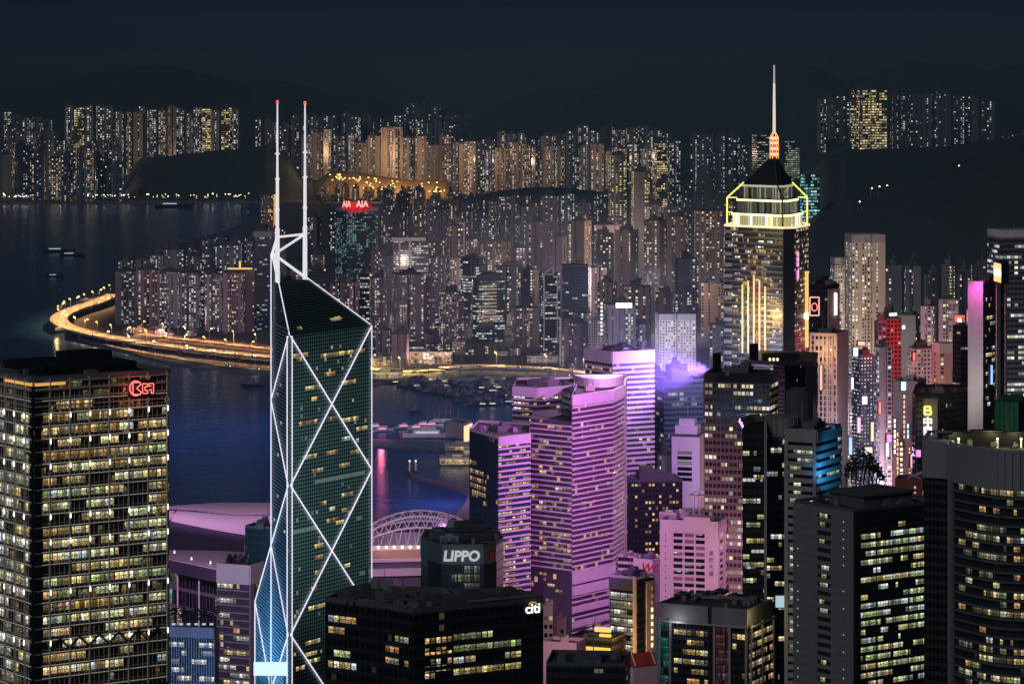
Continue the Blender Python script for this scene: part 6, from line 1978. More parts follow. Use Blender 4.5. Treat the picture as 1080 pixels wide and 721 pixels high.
T('grey apartment block with white bay windows right of the red-lit tower', 972, 24, 368, 2500, 'white', 'slab', .2)
T('slim dark tower with a red rooftop sign', 1016, 20, 343, 2080, 'black', 'box', .5)
T('big dark office tower with bright floor strips at the right edge', 1072, 52, 252, 2650, 'office', 'box', .2, roof='crown', cell=(3.2, 4.2))
T('dark blue tower with few windows behind the white blank tower', 716, 52, 402, 2350, 'blueoffice', 'box', .3, cell=(3, 3.6))
T('black office block with a dense speckle of amber windows', 688, 64, 508, 1960, 'speckle', 'box', .12, cell=(2, 3.4))
T('narrow low block between the lilac rear tower and the white blank one', 701, 14, 480, 2120, 'grey', 'box', .3)
T('dark glass tower at the bottom behind the grey slab tower', 822, 26, 470, 1700, 'black', 'box', .3, cell=(2, 3.4))
# golden strip, roof lamps, pointed frame, barrel roof
q = on_face((gx(288.5, 5880), 5880), (gx(294, 5885), 5885), 291, 228, 0)
mb = MB()
for i in range(22): mb.box((gx(291, 5885), 5885, gz(249 - i * 2, 5885)), (7.5, 2, 2.2))
mb.build('light_strip', M['led_gold'], t_gold)
o = thing('roof_sign', 'gold lamp cross and ledge on a rooftop above the coastal road', 'sign', P(253, 284, 4462))
mb = MB(); z = gz(284, 4462); mb.box((gx(253, 4462), 4462, z), (33, 3, 2.0)); mb.build('lamp_ledge', M['led_gold'], o)
mb = MB(); mb.box((gx(253, 4462), 4462, z + 2), (2.5, 2, 9)); mb.build('lamp_post', M['led_gold'], o)
root = t_barrel
Y = 4322; zb = gz(296, Y)
mb = MB(); 
for i in range(10):
    a0, a1 = pi * i / 10, pi * (i + 1) / 10
    r = 17.5; cx = gx(515.5, Y)
    mb.face([(cx - r * cos(a0), Y, zb + 9 * sin(a0)), (cx - r * cos(a1), Y, zb + 9 * sin(a1)), (cx - r * cos(a1), Y + 38, zb + 9 * sin(a1)), (cx - r * cos(a0), Y + 38, zb + 9 * sin(a0))])
    mb.face([(cx, Y, zb), (cx - r * cos(a1), Y, zb + 9 * sin(a1)), (cx - r * cos(a0), Y, zb + 9 * sin(a0))])
mb.build('barrel_roof', M['slate'], root)
mb = MB()
for i in range(11): mb.box((gx(514, Y), Y - 2.0, gz(338 - i * 3.6, Y)), (24, 1.5, 1.6))
mb.build('lit_bands', glow('bronze lit bands', (1, .72, .42), .30), root)
mb = MB()
Y = 4190
for a, b in (((574, 289), (583, 281)), ((583, 281), (584, 289)), ((574, 289), (584, 289))): mb.tube(P(*a, Y), P(*b, Y), .9, 5)
mb.tube(P(574, 380, Y), P(574, 289, Y), 1.0, 5); mb.tube(P(588, 384, Y + 10), P(588, 291, Y + 10), 1.0, 5)
tag(mb.build('roof_frame', M['white'], None, P(580, 289, Y)), 'white pointed frame on top of the green-glass office tower', 'roof frame')
def lightbox(label, px, py, w, h, Y, mat, ang=0, name='lightbox'):
    o = thing(name, label, 'sign', P(px, py, Y))
    k = Y / F
    x, y, z = P(px, py, Y)
    mb = MB(); mb.box((x, y, z - h * k / 2), (w * k, .8, h * k), ang); mb.build('lit_face', M[mat], o)
    mb = MB(); mb.box((x + sin(ang) * -1.2, y + 1.2 * cos(ang), z - h * k / 2 - .6), (w * k + 1.4, 1.4, h * k + 1.2), ang); mb.build('case', M['dark_steel'], o)
    return o
lightbox('bright cream lightbox on the roof behind the lilac towers', 658, 322, 17, 5, 3820, 'panel_cream')
for i in range(9): lightbox('small white vertical sign light on a grey tower left of the cream lightbox', 634.5, 320 + i * 4, 1.8, 2.2, 3830, 'panel_white', name='sign_light')['group'] = 'vertical row of sign lights'
# red letters on the teal tower
for (x0, w_, a) in ((366, 9.5, .45), (382, 13, .30)):
    t = text('sign', 'AIA', (gx(x0 - .5 if x0 < 370 else x0, 5160), 5160, gz(215.5, 5160)), a * .4, 13.5, M['sign_red'], 'glowing red three-letter sign on the teal tower, %s of the two' % ('narrower' if x0 < 370 else 'wider'), .60 if x0 < 370 else .86, .4, .3)
mb = MB(); mb.box((gx(376.5, 5175), 5175, gz(221, 5175)), (46, 1.5, 12)); mb.box((gx(376.5, 5176), 5176.5, gz(224, 5175)), (30, 1.5, 5)); tag(mb.build('sign_rack', M['red_dim'], None, P(376, 221, 5175)), 'dark red rack behind the glowing letters on the teal tower', 'sign rack')
bounce('red_sign_light', 'POINT', (gx(376, 5140), 5140, gz(216, 5140)), 60000, (1, .1, .12), 3)

row('in the low-rise row along the waterfront', gi, 388, 470, [(388, 366), (430, 364), (470, 362)], 4190, (7, 13), ['pinkbrown', 'office', 'white', 'grey', 'yellow'], 331, cell=MC, jit=9, dY=40, gap=.03)
row('in the low-rise row behind the flyover', gi, 470, 624, [(470, 360), (540, 366), (624, 366)], 4150, (8, 14), ['pinkbrown', 'office', 'white', 'grey', 'yellow'], 332, cell=MC, jit=10, dY=40, gap=.05)
row('in the low-rise row inside the road bend', gi, 128, 290, [(128, 344), (200, 350), (290, 356)], 4440, (9, 16), ['slab', 'office', 'grey', 'purple'], 333, cell=MC, jit=6, dY=30, gap=.1)
row('in the low infill row above the waterfront', gi, 296, 640, [(296, 340), (388, 342), (450, 338), (500, 330), (560, 336), (640, 330)], 4480, (11, 18), ['purple', 'pinkbrown', 'office', 'grey', 'dark'], 321, cell=MC, jit=16)
row('in the rear infill row right of the masts', gi, 384, 480, [(384, 262), (430, 270), (480, 262)], 4950, (12, 19), ['purple', 'dark', 'pinkbrown'], 322, cell=MC, jit=10)
t_port = T('dark glass block with a white portal frame across its top', 432.5, 38, 254, 4880, 'office', 'box', .05, roof='none')
mb = MB(); Y = 4872; mb.box((gx(431, Y), Y, gz(254, Y)), (36 * Y / F, 3, 5))
for px in (421.5, 432): mb.box((gx(px, Y), Y, gz(284, Y)), (2.6, 2.5, gz(254, Y) - gz(284, Y)))
mb.build('portal_frame', M['concrete'], t_port)
# ================================================================== DARK TOWERS RIGHT OF CENTRE
def box_office(label, xl, xc, xr, ytop, Y, deg, mat, cell=(1.8, 3.5), roofn=4, seed=1, pmat='dark_concrete', bandm=None, side=None, name='office_tower', depth=None, lit=None, cat='office tower', parapet=1.4):
    pl = quadplan(xl, xc, xr, Y, deg, depth)
    z1 = gz(ytop, Y)
    root = thing(name, label, cat, base_of(pl))
    mb = MB(); mb.prism(pl, 3, z1, cell=cell, m=0, mt=1); mb.build('wall', [TW[mat], M['roof']], root)
    rooftop(root, pl, z1, seed, parapet, 'plant', pmat, roofn, 1, .8, 3.5)
    return root, pl, z1

r, pl, z1 = box_office('broad pink-grey gridded office tower with a tilted roof screen', 743, 812, 821, 397, 1650, 74, 'pinkgrid', (2.0, 3.55), 3, 501, 'black')
mullions(r, [(pl[3], pl[0])], gz(560, 1650), z1 - 2.5, 4.0, M['pink_brown'], .25, .35)
mb = MB(); mb.fbox(pl[3], pl[0], 0, flen((pl[3], pl[0])), z1 - 3.0, z1 + .6, .04, .6); mb.fbox(pl[0], pl[1], 0, flen((pl[0], pl[1])), z1 - 3.0, z1 + .6, .04, .6); mb.build('crown_band', M['black'], r)
mb = MB(); x, y, z = P(756, 393, 1672); mb.box((x, y, z1 + .1), (6.5, .6, 9.5), RAD(52)); mb.tube((x, y, z1), (x + 2, y + 3, z1 + 5), .2, 5); mb.build('roof_screen', M['black'], r)
r, pl, z1 = box_office('dark office tower with hatched grey side walls and a wide flat roof', 816, 828, 862, 384, 1760, 28, 'black', (2.0, 3.55), 3, 502, 'dark_concrete')
mb = MB(); f = (pl[3], pl[0]); l = flen(f)
for i in range(34): mb.fbox(f[0], f[1], .1, l - .1, z1 - 2 - i * 2.0, z1 - 1.1 - i * 2.0, .03, .5)
mb.build('louvre_bands', M['grey_concrete'], r)
mb = MB(); f = (pl[0], pl[1]); l = flen(f); mb.fbox(f[0], f[1], l * .62, l - .05, gz(520, 1760), z1 - .5, .03, .4); mb.build('blank_wall', M['concrete'], r)
roofp = [(gx(784, 1745), 1745), (gx(860, 1735), 1735), (gx(863, 1790), 1790), (gx(800, 1800), 1800)]
mb = MB(); mb.prism(roofp, z1 + 1.5, z1 + 3.6, bottom=True); mb.box((gx(822, 1765), 1765, z1 + 3.6), (18, 10, 2.4), 0); mb.build('flat_roof', M['black'], r)
mb = MB(); x, y, z = P(795, 380, 1752); mb.box((x, y, z1 + 3.6), (6, .6, 8), RAD(40)); mb.tube((x, y, z1 + 3.6), (x + 2, y + 2, z1 + 8), .2, 5); mb.build('roof_screen', M['black'], r)
for i in range(3):
    mb = MB(); p = (gx(812 + i * 4, 1740), 1740, z1 + 3.7); mb.tube(p, (p[0], p[1], p[2] + 1.0), .5, 6); mb.tube((p[0], p[1], p[2] + 1), (p[0], p[1], p[2] + 1.5), .8, 6, .3); mb.build('roof_lamp', M['lamp_roof'], r)
# curved topped dark tower
Y = 1480
pl = [(gx(783, Y), Y), (gx(806, Y), Y), (gx(809, Y + 30), Y + 30), (gx(786, Y + 34), Y + 34)]
root = thing('office_tower', 'narrow black tower with a curved rising top and a pale edge fin', 'office tower', base_of(pl))
mb = MB(); zt = gz(452, Y); mb.prism(pl, 3, zt, cell=(2, 3.5), m=0, mt=1); mb.build('wall', [TW['black'], M['roof']], root)
mb = MB(); prof = [(783, 451.5), (785, 449), (790, 446.5), (797, 444.5), (806, 443.5), (806, 451.5)]
a = [P(x, y, Y + .05) for x, y in prof]; b = [(x, y + 29, z) for x, y, z in a]
mb.face(list(reversed(a))); mb.face(b)
for i in range(len(a)): j = (i + 1) % len(a); mb.face([a[i], a[j], b[j], b[i]])
mb.build('curved_top', M['black'], root)
mb = MB(); mb.box((gx(807.2, Y), Y - .6, 3), (1.1, 1.6, gz(444, Y) - 3)); mb.build('edge_fin', M['concrete'], root)
lit_windows(root, [(pl[0], pl[1])], zt - 6, 3.5, gz(700, Y), 1.6, .22, [ROOM[1], ROOM[2], ROOM[0]], 511, off=.08, maxrun=4, limit=40, floorvar=1.8)
# blue glass tower with a drum on its roof
Y = 1500
pl = [(gx(808.5, Y), Y), (gx(829, Y), Y), (gx(834, Y + 30), Y + 30), (gx(812, Y + 36), Y + 36)]
root = thing('office_tower', 'blue glass tower with a ribbed grey drum on its roof', 'office tower', base_of(pl))
zt = gz(462, Y); mb = MB(); mb.prism(pl, 3, zt, cell=(1.8, 3.5), m=0, mt=1); mb.build('wall', [TW['blueoffice'], M['roof']], root)
mb = MB(); c = (gx(824, Y + 14), Y + 14); mb.tube((*c, zt), (*c, zt + 8.5), 8.5, 20); mb.build('roof_drum', M['grey_concrete'], root)
mb = MB()
for i in range(20): 
    t = 2 * pi * i / 20; mb.tube((c[0] + 8.6 * cos(t), c[1] + 8.6 * sin(t), zt), (c[0] + 8.6 * cos(t), c[1] + 8.6 * sin(t), zt + 8.5), .25, 4)
mb.build('drum_ribs', M['plant'], root)
mb = MB(); c2 = (gx(843, Y + 40), Y + 40); mb.tube((*c2, zt), (*c2, zt + 17), 6.2, 16); mb.tube((*c2, zt + 17), (*c2, zt + 18.5), 4.2, 16); mb.build('roof_drum', M['dark_concrete'], root)
mb = MB(); mb.box((gx(829.5, Y - 1), Y - 1.5, zt + .1), (1.6, 1.4, 2.6)); mb.box((gx(829.5, Y - 1), Y - 1.5, zt + 2.7), (1.8, 1.6, .3)); mb.build('roof_lamp', M['lamp_roof'], root)
lit_windows(root, [(pl[0], pl[1])], zt - .6, 3.5, gz(700, Y), 1.8, .28, [ROOM[2], ROOM[4], ROOM[0]], 512, off=.08, maxrun=3, limit=40, floorvar=1.6)
lightbox('pale cyan lit floor screen low between the black tower and the grey slab', 823, 634, 10, 12, 1490, 'panel_street', name='lit_screen')
# white and blue-lit banded tower
pl = quadplan(828, 861.5, 887, 1420, 62)
z1 = gz(458, 1420)
root = thing('office_tower', 'pale banded concrete tower whose right side is washed with blue light', 'office tower', base_of(pl))
mb = MB(); mb.prism(pl, 3, z1, cell=(1.7, 3.45), m=0, mt=1); mb.build('wall', [M['glass_black'], M['roof']], root)
L_, A_, R_ = pl[3], pl[0], pl[1]; fl = flen((L_, A_)); fr = flen((A_, R_))
mb = MB()
for f, l in (((L_, A_), fl), ((A_, R_), fr)):
    k = 0
    while z1 - 1.6 - k * 3.45 > gz(735, 1420):
        z = z1 - (1.6 if k else -.8) - k * 3.45
        mb.fbox(f[0], f[1], .02 if f[0] is L_ else 0, l - .02, z - (2.0 if k else 4.4), z, .03, .6); k += 1
mb.build('concrete_bands', M['concrete'], root)
mb = MB(); mb.fbox(L_, A_, 0, fl * .12, gz(735, 1420), z1 - 3.6, .62, .9); mb.fbox(L_, A_, fl * .90, fl, gz(735, 1420), z1 - 3.6, .62, .9); mb.build('corner_piers', M['concrete'], root)
lit_windows(root, [(L_, A_)], z1 - 1.6, 3.45, gz(735, 1420), 1.7, .34, [ROOM[2], ROOM[4], ROOM[1]], 521, wh=(.02, .40), inset=(fl * .14, fl * .12), off=.10, maxrun=3, limit=60)
lit_windows(root, [(A_, R_)], z1 - 1.6, 3.45, gz(735, 1420), 1.7, .22, [ROOM[1], ROOM[2]], 522, wh=(.02, .40), inset=(.5, .5), off=.10, maxrun=3, limit=30)
rooftop(root, pl, z1 + .8, 523, 1.2, 'plant', 'concrete', 3, 1, .7, 3)
p = on_face(A_, R_, 877, 492, 9); bounce('blue_floodlight', 'SPOT', (p[0], p[1], p[2] - 6), 22000, (.04, .42, 1.0), 1, on_face(A_, R_, 876, 484, 0), 100, .9)
# violet flank tower seen left: white blank tower
pl = quadplan(708.5, 738, 742.5, 2030, 74)
z1 = gz(459, 2030)
root = thing('office_tower', 'white blank-walled tower with a few wide window slots and lilac roof', 'office tower', base_of(pl))
mb = MB(); mb.prism(pl, 3, z1, m=0, mt=1); mb.build('white_wall', [M['white'], M['roof_mid']], root)
fl = flen((pl[3], pl[0])); k = 0
for y in (477, 482.5, 488, 494, 499.5, 505):
    a = on_face(pl[3], pl[0], 720, y, 0)[2]
    mb = MB(); mb.fbox(pl[3], pl[0], fl * .2, fl * .72, a - 1.1, a + 1.0, -.02, .05); mb.build('window', ROOM[2] if y in (477, 488) else M['dark_glass'], root)
mb = MB(); mb.fbox(pl[3], pl[0], -.3, fl + .3, z1 - .8, z1 + .4, .05, .7); mb.build('cornice', M['dark_concrete'], root)
inner = [lerp(p, centre(pl), .2) for p in pl]
mb = MB(); mb.prism(inner, z1 + .41, z1 + 5.5, m=0); mb.prism([lerp(p, centre(pl), .45) for p in pl], z1 + 5.5, z1 + 9.5, m=0); mb.build('roof_house', M['white'], root)
mb = MB(); c = centre(pl); mb.tube((*c, z1 + 9), (*c, z1 + 17), .3, 5, .1); mb.build('aerial', M['steel'], root)
bounce('violet_floodlight', 'SPOT', (gx(690, 1950), 1935, 215), 2.1e5, (.68, .42, 1.0), 2, (gx(722, 2030), 2035, 150), 90, .9)

# ------------------------------------------------------------------ lower right: rooftop pieces behind the grey slab
rp = thing('rooftop_lattice', 'tangled dark rooftop framework with climbing plants on the grey slab tower', 'roof structure', (gx(908, 1345), 1345, gzt))
mb = MB(); rr = random.Random(77)
Y0 = 1345
for i in range(9):
    x = gx(893 + i * 4.4, Y0); h = 9 * sin(pi * (i + 1.5) / 11) + 3
    mb.tube((x, Y0 + rr.uniform(-4, 4), gzt), (x + rr.uniform(-2, 2), Y0 + rr.uniform(-3, 3), gzt + h), .28, 5)
    if i < 8: mb.tube((x, Y0, gzt + h * .9), (x + 2.2, Y0 + rr.uniform(-4, 4), gzt + h * .8 + 1), .22, 5); mb.tube((x, Y0, gzt + .5), (x + 2.2, Y0, gzt + h * .8), .18, 5)
mb.build('frame', M['dark_steel'], rp)
mb = MB()
for i in range(520):
    t = rr.random(); px = 892 + 40 * t; h = 11 * sin(pi * min(1, t * .85 + .12)) + 2
    z = gzt + h * rr.uniform(.45, 1.05) + rr.uniform(-.8, .8); x = gx(px, Y0); y = Y0 + rr.uniform(-5, 5); s = rr.uniform(.5, 1.3); a = rr.random() * 6; b = rr.uniform(-1, 1)
    mb.face([(x - s * cos(a), y - s * sin(a), z - s * b * .4), (x + .25 * s * sin(a), y - .25 * s * cos(a), z + s * .35), (x + s * cos(a), y + s * sin(a), z + s * b * .4), (x - .25 * s * sin(a), y, z - s * .35)])
mb.build('foliage', M['leaf_dark'], rp)
r, pl, z1 = box_office('red-brown blank block with a white crossed frame on its roof', 944, 973, 978, 508, 1560, 74, 'darkgreen', roofn=0, seed=531, pmat='red_brown', name='low_block', cat='building')
mb = MB(); f = (pl[3], pl[0]); mb.fbox(f[0], f[1], 0, flen(f), gz(560, 1560), z1 + .2, .03, .4); mb.build('red_wall', M['red_brown'], r)
for i in range(3):
    mb = MB(); q = on_face(*f, 965, 515 + i * 5, .45); mb.box((q[0], q[1], q[2]), (.9, .3, 1.0)); mb.tube((q[0], q[1], q[2] + 1), (q[0], q[1], q[2] + 1.2), .3, 5); mb.build('wall_light', M['dim_light'], r)
for a, b in (((953, 497), (972, 505)), ((953, 506), (972, 497)), ((966, 501), (977, 497))):
    mb = MB(); mb.tube(P(*a, 1566), P(*b, 1566), .28, 5); mb.build('frame_bar', M['white'], r)
# dark green-black tower with lit characters
Y = 1900
pl = [(gx(962, Y + 8), Y + 8), (gx(965, Y), Y), (gx(989, Y), Y), (gx(1020, Y + 22), Y + 22), (gx(1022, Y + 60), Y + 60), (gx(966, Y + 60), Y + 60)]
z1 = gz(419, Y)
root = thing('office_tower', 'blunt dark tower with a yellow emblem above two white lit characters', 'office tower', base_of(pl))
mb = MB(); mb.prism(pl, 3, z1, cell=(2, 3.5), m=0, mt=1); mb.build('wall', [TW['darkgreen'], M['roof']], root)
rooftop(root, pl, z1, 541, 1.6, 'plant', 'black', 3, 1, .7, 2.5)
mb = MB(); mb.fbox(pl[1], pl[2], flen((pl[1], pl[2])) * .38, flen((pl[1], pl[2])) - .1, gz(600, Y), z1 - .4, .04, .35); mb.build('pale_panel', M['dark_concrete'], root)
s = text('sign', '中', (gx(978.5, Y - 1), Y - 1, gz(445, Y)), 0, 5.6, M['text_white'], 'upper of two white lit characters on the blunt dark tower', 1, .2, .14)
s = text('sign', '国', (gx(978.5, Y - 1), Y - 1, gz(454.5, Y)), 0, 5.0, M['text_white'], 'lower of two white lit characters on the blunt dark tower', 1, .2, .22)
e = thing('emblem', 'yellow lit bank emblem above the white characters on the blunt dark tower', 'sign', (gx(978.5, Y - 1), Y - 1, gz(432.5, Y)))
x, y, z = e.location
mb = MB()
for a, b in (((-1.8, 2.2), (1.4, 2.2)), ((-1.8, 2.2), (-1.8, -2.2)), ((-1.8, -2.2), (1.8, -2.2)), ((1.8, -2.2), (1.8, -.2)), ((-1.8, .1), (1.8, .1)), ((1.4, 2.2), (1.4, .2))): mb.tube((x + a[0], y, z + a[1]), (x + b[0], y, z + b[1]), .5, 6)
mb.build('lit_stroke', M['text_yellow'], e)
bounce('yellow_sign_light', 'POINT', (x, y - 4, z), 1600, (1, .7, .1), 1); bounce('white_sign_light', 'POINT', (x, y - 5, gz(450, Y)), 1100, (1, 1, 1), 1)
lightbox('small magenta screen low on the blunt dark tower', 968.5, 478, 5, 7, Y - 3, 'neon_pink', name='small_screen')
# green netted scaffold block
pl = [(gx(1049, 1700), 1700), (gx(1074, 1694), 1694), (gx(1090, 1720), 1720), (gx(1060, 1735), 1735)]
root = thing('netted_building', 'block wrapped in green netting behind the curved tower', 'building', base_of(pl))
z1 = gz(423, 1700); mb = MB(); mb.prism(pl, 3, z1); mb.build('green_net', M['green_net'], root)
mb = MB()
for i in range(6):
    q = lerp(pl[0], pl[1], i / 5); mb.tube((q[0], q[1] - .4, gz(470, 1700)), (q[0], q[1] - .4, z1 + 1.5), .15, 5)
for k in range(6): mb.tube((pl[0][0], pl[0][1] - .4, z1 - k * 4), (pl[1][0], pl[1][1] - .4, z1 - k * 4), .12, 5)
mb.build('scaffold', M['dark_steel'], root)
bounce('yard_light', 'POINT', (gx(1058, 1680), 1678, gz(440, 1680)), 1800, (.7, 1, .7), 1)
# white and magenta tower
pl = quadplan(1021, 1037, 1061, 1900, 58)
z1 = gz(299, 1900)
root = thing('office_tower', 'tall tower with a white blank side lit magenta at its top, dark glazed front', 'office tower', base_of(pl))
mb = MB(); mb.prism(pl, 3, z1, cell=(2.2, 3.5), m=0, mt=1); mb.build('wall', [TW['black'], M['roof']], root)
f = (pl[3], pl[0]); mb = MB(); mb.fbox(f[0], f[1], .1, flen(f), gz(480, 1900), z1 + 1.2, .03, .5); mb.build('white_wall', M['white'], root)
f2 = (pl[0], pl[1]); l = flen(f2)
mb = MB(); mb.fbox(f2[0], f2[1], l * .55, l * .72, gz(480, 1900), z1 - .3, .03, .6); mb.fbox(f2[0], f2[1], l * .93, l * 1.0, gz(480, 1900), z1 - .3, .03, .6); mb.build('pale_fins', M['cream'], root)
lit_windows(root, [f2], z1 - 8, 3.5, gz(480, 1900), 2.0, .3, [ROOM[0], ROOM[1], ROOM[2]], 551, inset=(l * .1, l * .5), off=.1, maxrun=2, limit=40)
rooftop(root, pl, z1, 552, 1.2, 'plant', 'dark_concrete', 3, 0, .7, 3)
p = on_face(*f, 1033, 306, 10); bounce('magenta_floodlight', 'SPOT', (p[0], p[1], z1 + 4), 22000, (1, .08, .62), 1, on_face(*f, 1033, 318, 0), 100, .9)
p = on_face(*f, 1029, 420, 30); bounce('pale_floodlight', 'SPOT', p, 15000, (1, .84, .82), 2, on_face(*f, 1029, 390, 0), 120, .9)
o = thing('rooftop_sign', 'cube sign with an orange and white lit face on the tall white and dark tower', 'sign', (gx(1056, 1905), 1905, z1))
x0 = (gx(1048.5, 1895), 1895); x1 = (gx(1056, 1880), 1880); x2 = (gx(1064, 1895), 1895); x3 = (gx(1057, 1910), 1910)
mb = MB(); mb.prism([x0, x1, x2, x3], z1 + .5, gz(276, 1890), bottom=True); mb.build('case', M['black'], o)
za, zb = gz(297, 1888), gz(277.5, 1888)
for i, m in enumerate(('panel_orange', 'panel_white', 'panel_orange')):
    mb = MB(); l = hypot(x1[0]-x0[0], x1[1]-x0[1]); d = (zb - za) / 3
    mb.fbox(x0, x1, .3, l - .3, za + d * i + .02, za + d * (i + 1) - .02, .02, .3); mb.build('lit_panel', M[m], o)
lightbox('bright red and white rooftop sign on the slim dark tower', 1012, 336, 10, 7, 2060, 'led_red', -.4, 'rooftop_sign')
lightbox('bright white core of the red rooftop sign', 1012, 337.5, 4.5, 4, 2056, 'panel_white', -.4, 'rooftop_sign_core')
bounce('red_sign_light', 'POINT', (gx(1008, 2040), 2035, gz(338, 2040)), 14000, (1, .08, .10), 1.5)
p = (gx(938, 2450), 2425, gz(348, 2440)); bounce('red_floodlight', 'SPOT', (p[0], p[1], gz(330, 2430)), 60000, (1, .05, .10), 1.5, (gx(941, 2485), 2490, gz(372, 2480)), 110, .9)
bounce('red_floodlight', 'POINT', (gx(936, 2440), 2436, gz(360, 2440)), 26000, (1, .05, .10), 1.5)
lightbox('cyan slanted rooftop screen beside the red-lit tower', 942, 331.5, 9, 3, 2470, 'panel_cyan', .5, 'rooftop_screen')
# finned tower with bright side wall
pl = quadplan(855, 882.5, 893.5, 2080, 68)
z1 = gz(353, 2080)
root = thing('office_tower', 'brown tower with vertical pale fins and a brightly washed side wall', 'office tower', base_of(pl))
mb = MB(); mb.prism(pl, 3, z1, cell=(2.4, 3.4), m=0, mt=1); mb.build('wall', [TW['fins'], M['roof']], root)
mullions(root, [(pl[3], pl[0])], gz(520, 2080), z1 + 1, 2.6, M['cream'], .9, 1.0)
f = (pl[0], pl[1]); mb = MB(); mb.fbox(f[0], f[1], .05, flen(f) - .05, gz(520, 2080), z1 + 1.0, .03, .5); mb.build('side_wall', M['white'], root)
mb = MB(); f0 = (pl[3], pl[0]); mb.fbox(f0[0], f0[1], 0, flen(f0), z1 - 1, z1 + 1.0, 1.05, 1.5); mb.build('crown_band', M['cream'], root)
rooftop(root, pl, z1, 561, 1.3, 'plant', 'dark_concrete', 3, 1, .7, 2.5)
p = on_face(*f, 889, 470, 16); bounce('white_floodlight', 'SPOT', (p[0], p[1], p[2] - 10), 65000, (.95, .85, 1), 1.5, on_face(*f, 888, 430, 0), 120, .9)
p = on_face(*f, 889, 425, 14); bounce('red_floodlight', 'POINT', p, 11000, (1, .12, .12), 1.0)
p = on_face(*f0, 866, 372, 12); bounce('amber_floodlight', 'POINT', p, 9000, (1, .5, .2), 1.0)
# dark tower with a square neon emblem
pl = quadplan(853, 873, 885, 2230, 60)
z1 = gz(302, 2230)
root = thing('office_tower', 'dark tower with a ring neon emblem, red pillar wall and lit yellow strip', 'office tower', base_of(pl))
mb = MB(); mb.prism(pl, 3, z1, cell=(2.2, 3.5), m=0, mt=1); mb.build('wall', [TW['black'], M['roof']], root)
rooftop(root, pl, z1, 571, 1.2, 'black', 'black', 4, 0, 1.0, 4)
f = (pl[0], pl[1]); l = flen(f); mb = MB(); mb.fbox(f[0], f[1], .05, l - .05, gz(360, 2230), z1 - 2, .03, .5); mb.build('side_wall', M['pink_wall'], root)
mb = MB(); mb.tube(on_face(*f, 881.5, 332, 1.2), on_face(*f, 881.5, 309, 1.2), .95, 6); mb.build('light_strip', M['panel_cream'], root)
o = thing('neon_sign', 'square neon frame round a red ring on the dark tower beside the skyscraper', 'sign', (gx(859, 2220), 2220, gz(323, 2220)))
x, y, z = o.location
mb = MB()
for a, b in (((-3, -6), (3, -6)), ((3, -6), (3, 6)), ((3, 6), (-3, 6)), ((-3, 6), (-3, -6))): mb.tube((x + a[0], y, z + a[1]), (x + b[0], y, z + b[1]), .45, 5)
mb.build('neon_frame', M['panel_peach'], o)
mb = MB()
for i in range(12): t, u = 2 * pi * i / 12, 2 * pi * (i + 1) / 12; mb.tube((x + 1.9 * cos(t), y, z - .5 + 2.6 * sin(t)), (x + 1.9 * cos(u), y, z - .5 + 2.6 * sin(u)), .35, 5)
mb.build('neon_ring', M['neon_red'], o)
# pink lit building with screens
pl = quadplan(942, 968, 977, 2230, 70)
z1 = gz(404, 2230)
root = thing('shop_building', 'pinkish building covered with bright vertical signs in the street canyon', 'building', base_of(pl))
mb = MB(); mb.prism(pl, 3, z1, m=0, mt=1); mb.build('wall', [M['pink_wall'], M['roof_mid']], root)
rooftop(root, pl, z1, 581, 1.2, 'pink_wall', 'pink_wall', 3, 1, .8, 3)
for px, y0, y1, w, m, nm in ((943.5, 440, 478, 2.2, 'panel_white', 'white'), (946.5, 455, 500, 2.0, 'panel_amber', 'amber'), (953.5, 415, 462, 2.4, 'panel_peach', 'peach'), (950.5, 464, 508, 3.0, 'panel_cream2', 'cream'), (957.5, 446, 462, 1.6, 'panel_cyan', 'cyan'), (959, 470, 500, 1.8, 'panel_amber', 'orange')):
    Yq = 2222
    x = gx(px, Yq); k = Yq / F
    o = thing('vertical_sign', 'tall narrow %s sign on the pinkish building in the street canyon' % nm, 'sign', (x, Yq, gz(y1, Yq)))
    n = max(3, int((y1 - y0) / 5)); h = (y1 - y0) * k / n
    mb = MB(); rr = random.Random(int(px))
    for i in range(n): mb.box((x, Yq - .9, gz(y1, Yq) + i * h + .1), (w * k * rr.uniform(.6, 1), .5, h * rr.uniform(.55, .85)))
    mb.build('lit_characters', M[m], o)
    mb = MB(); mb.box((x, Yq - .2, gz(y1, Yq)), (w * k + .3, .6, (y1 - y0) * k)); mb.box((x, Yq + .4, gz(y1, Yq) + 2), (.4, 1.2, .4)); mb.build('case', M['dark_steel'], o)
for px, py, w, h, Yq, m, nm in ((953, 407, 5, 9, 2200, 'panel_cyan', 'cyan screen on a rooftop edge above the pinkish building'), (912, 422, 5, 8, 2410, 'panel_white', 'white screen halfway up the dotted blue tower'), (902.5, 371, 4.5, 9, 2430, 'panel_cyan', 'cyan screen near the top of the dotted blue tower'), (908.5, 362, 7, 4, 2430, 'panel_peach', 'peach sign on top of the dotted blue tower'), (938, 462, 5, 8, 2250, 'neon_pink', 'pink sign low in the street canyon'), (916, 476, 8, 9, 2250, 'panel_cream2', 'cream lit shopfront at the foot of the street canyon'), (840, 655, 2, 12, 1700, 'panel_street', 'thin lit strip beside the grey slab')):
    lightbox(nm, px, py, w, h, Yq, m, .2, 'screen')

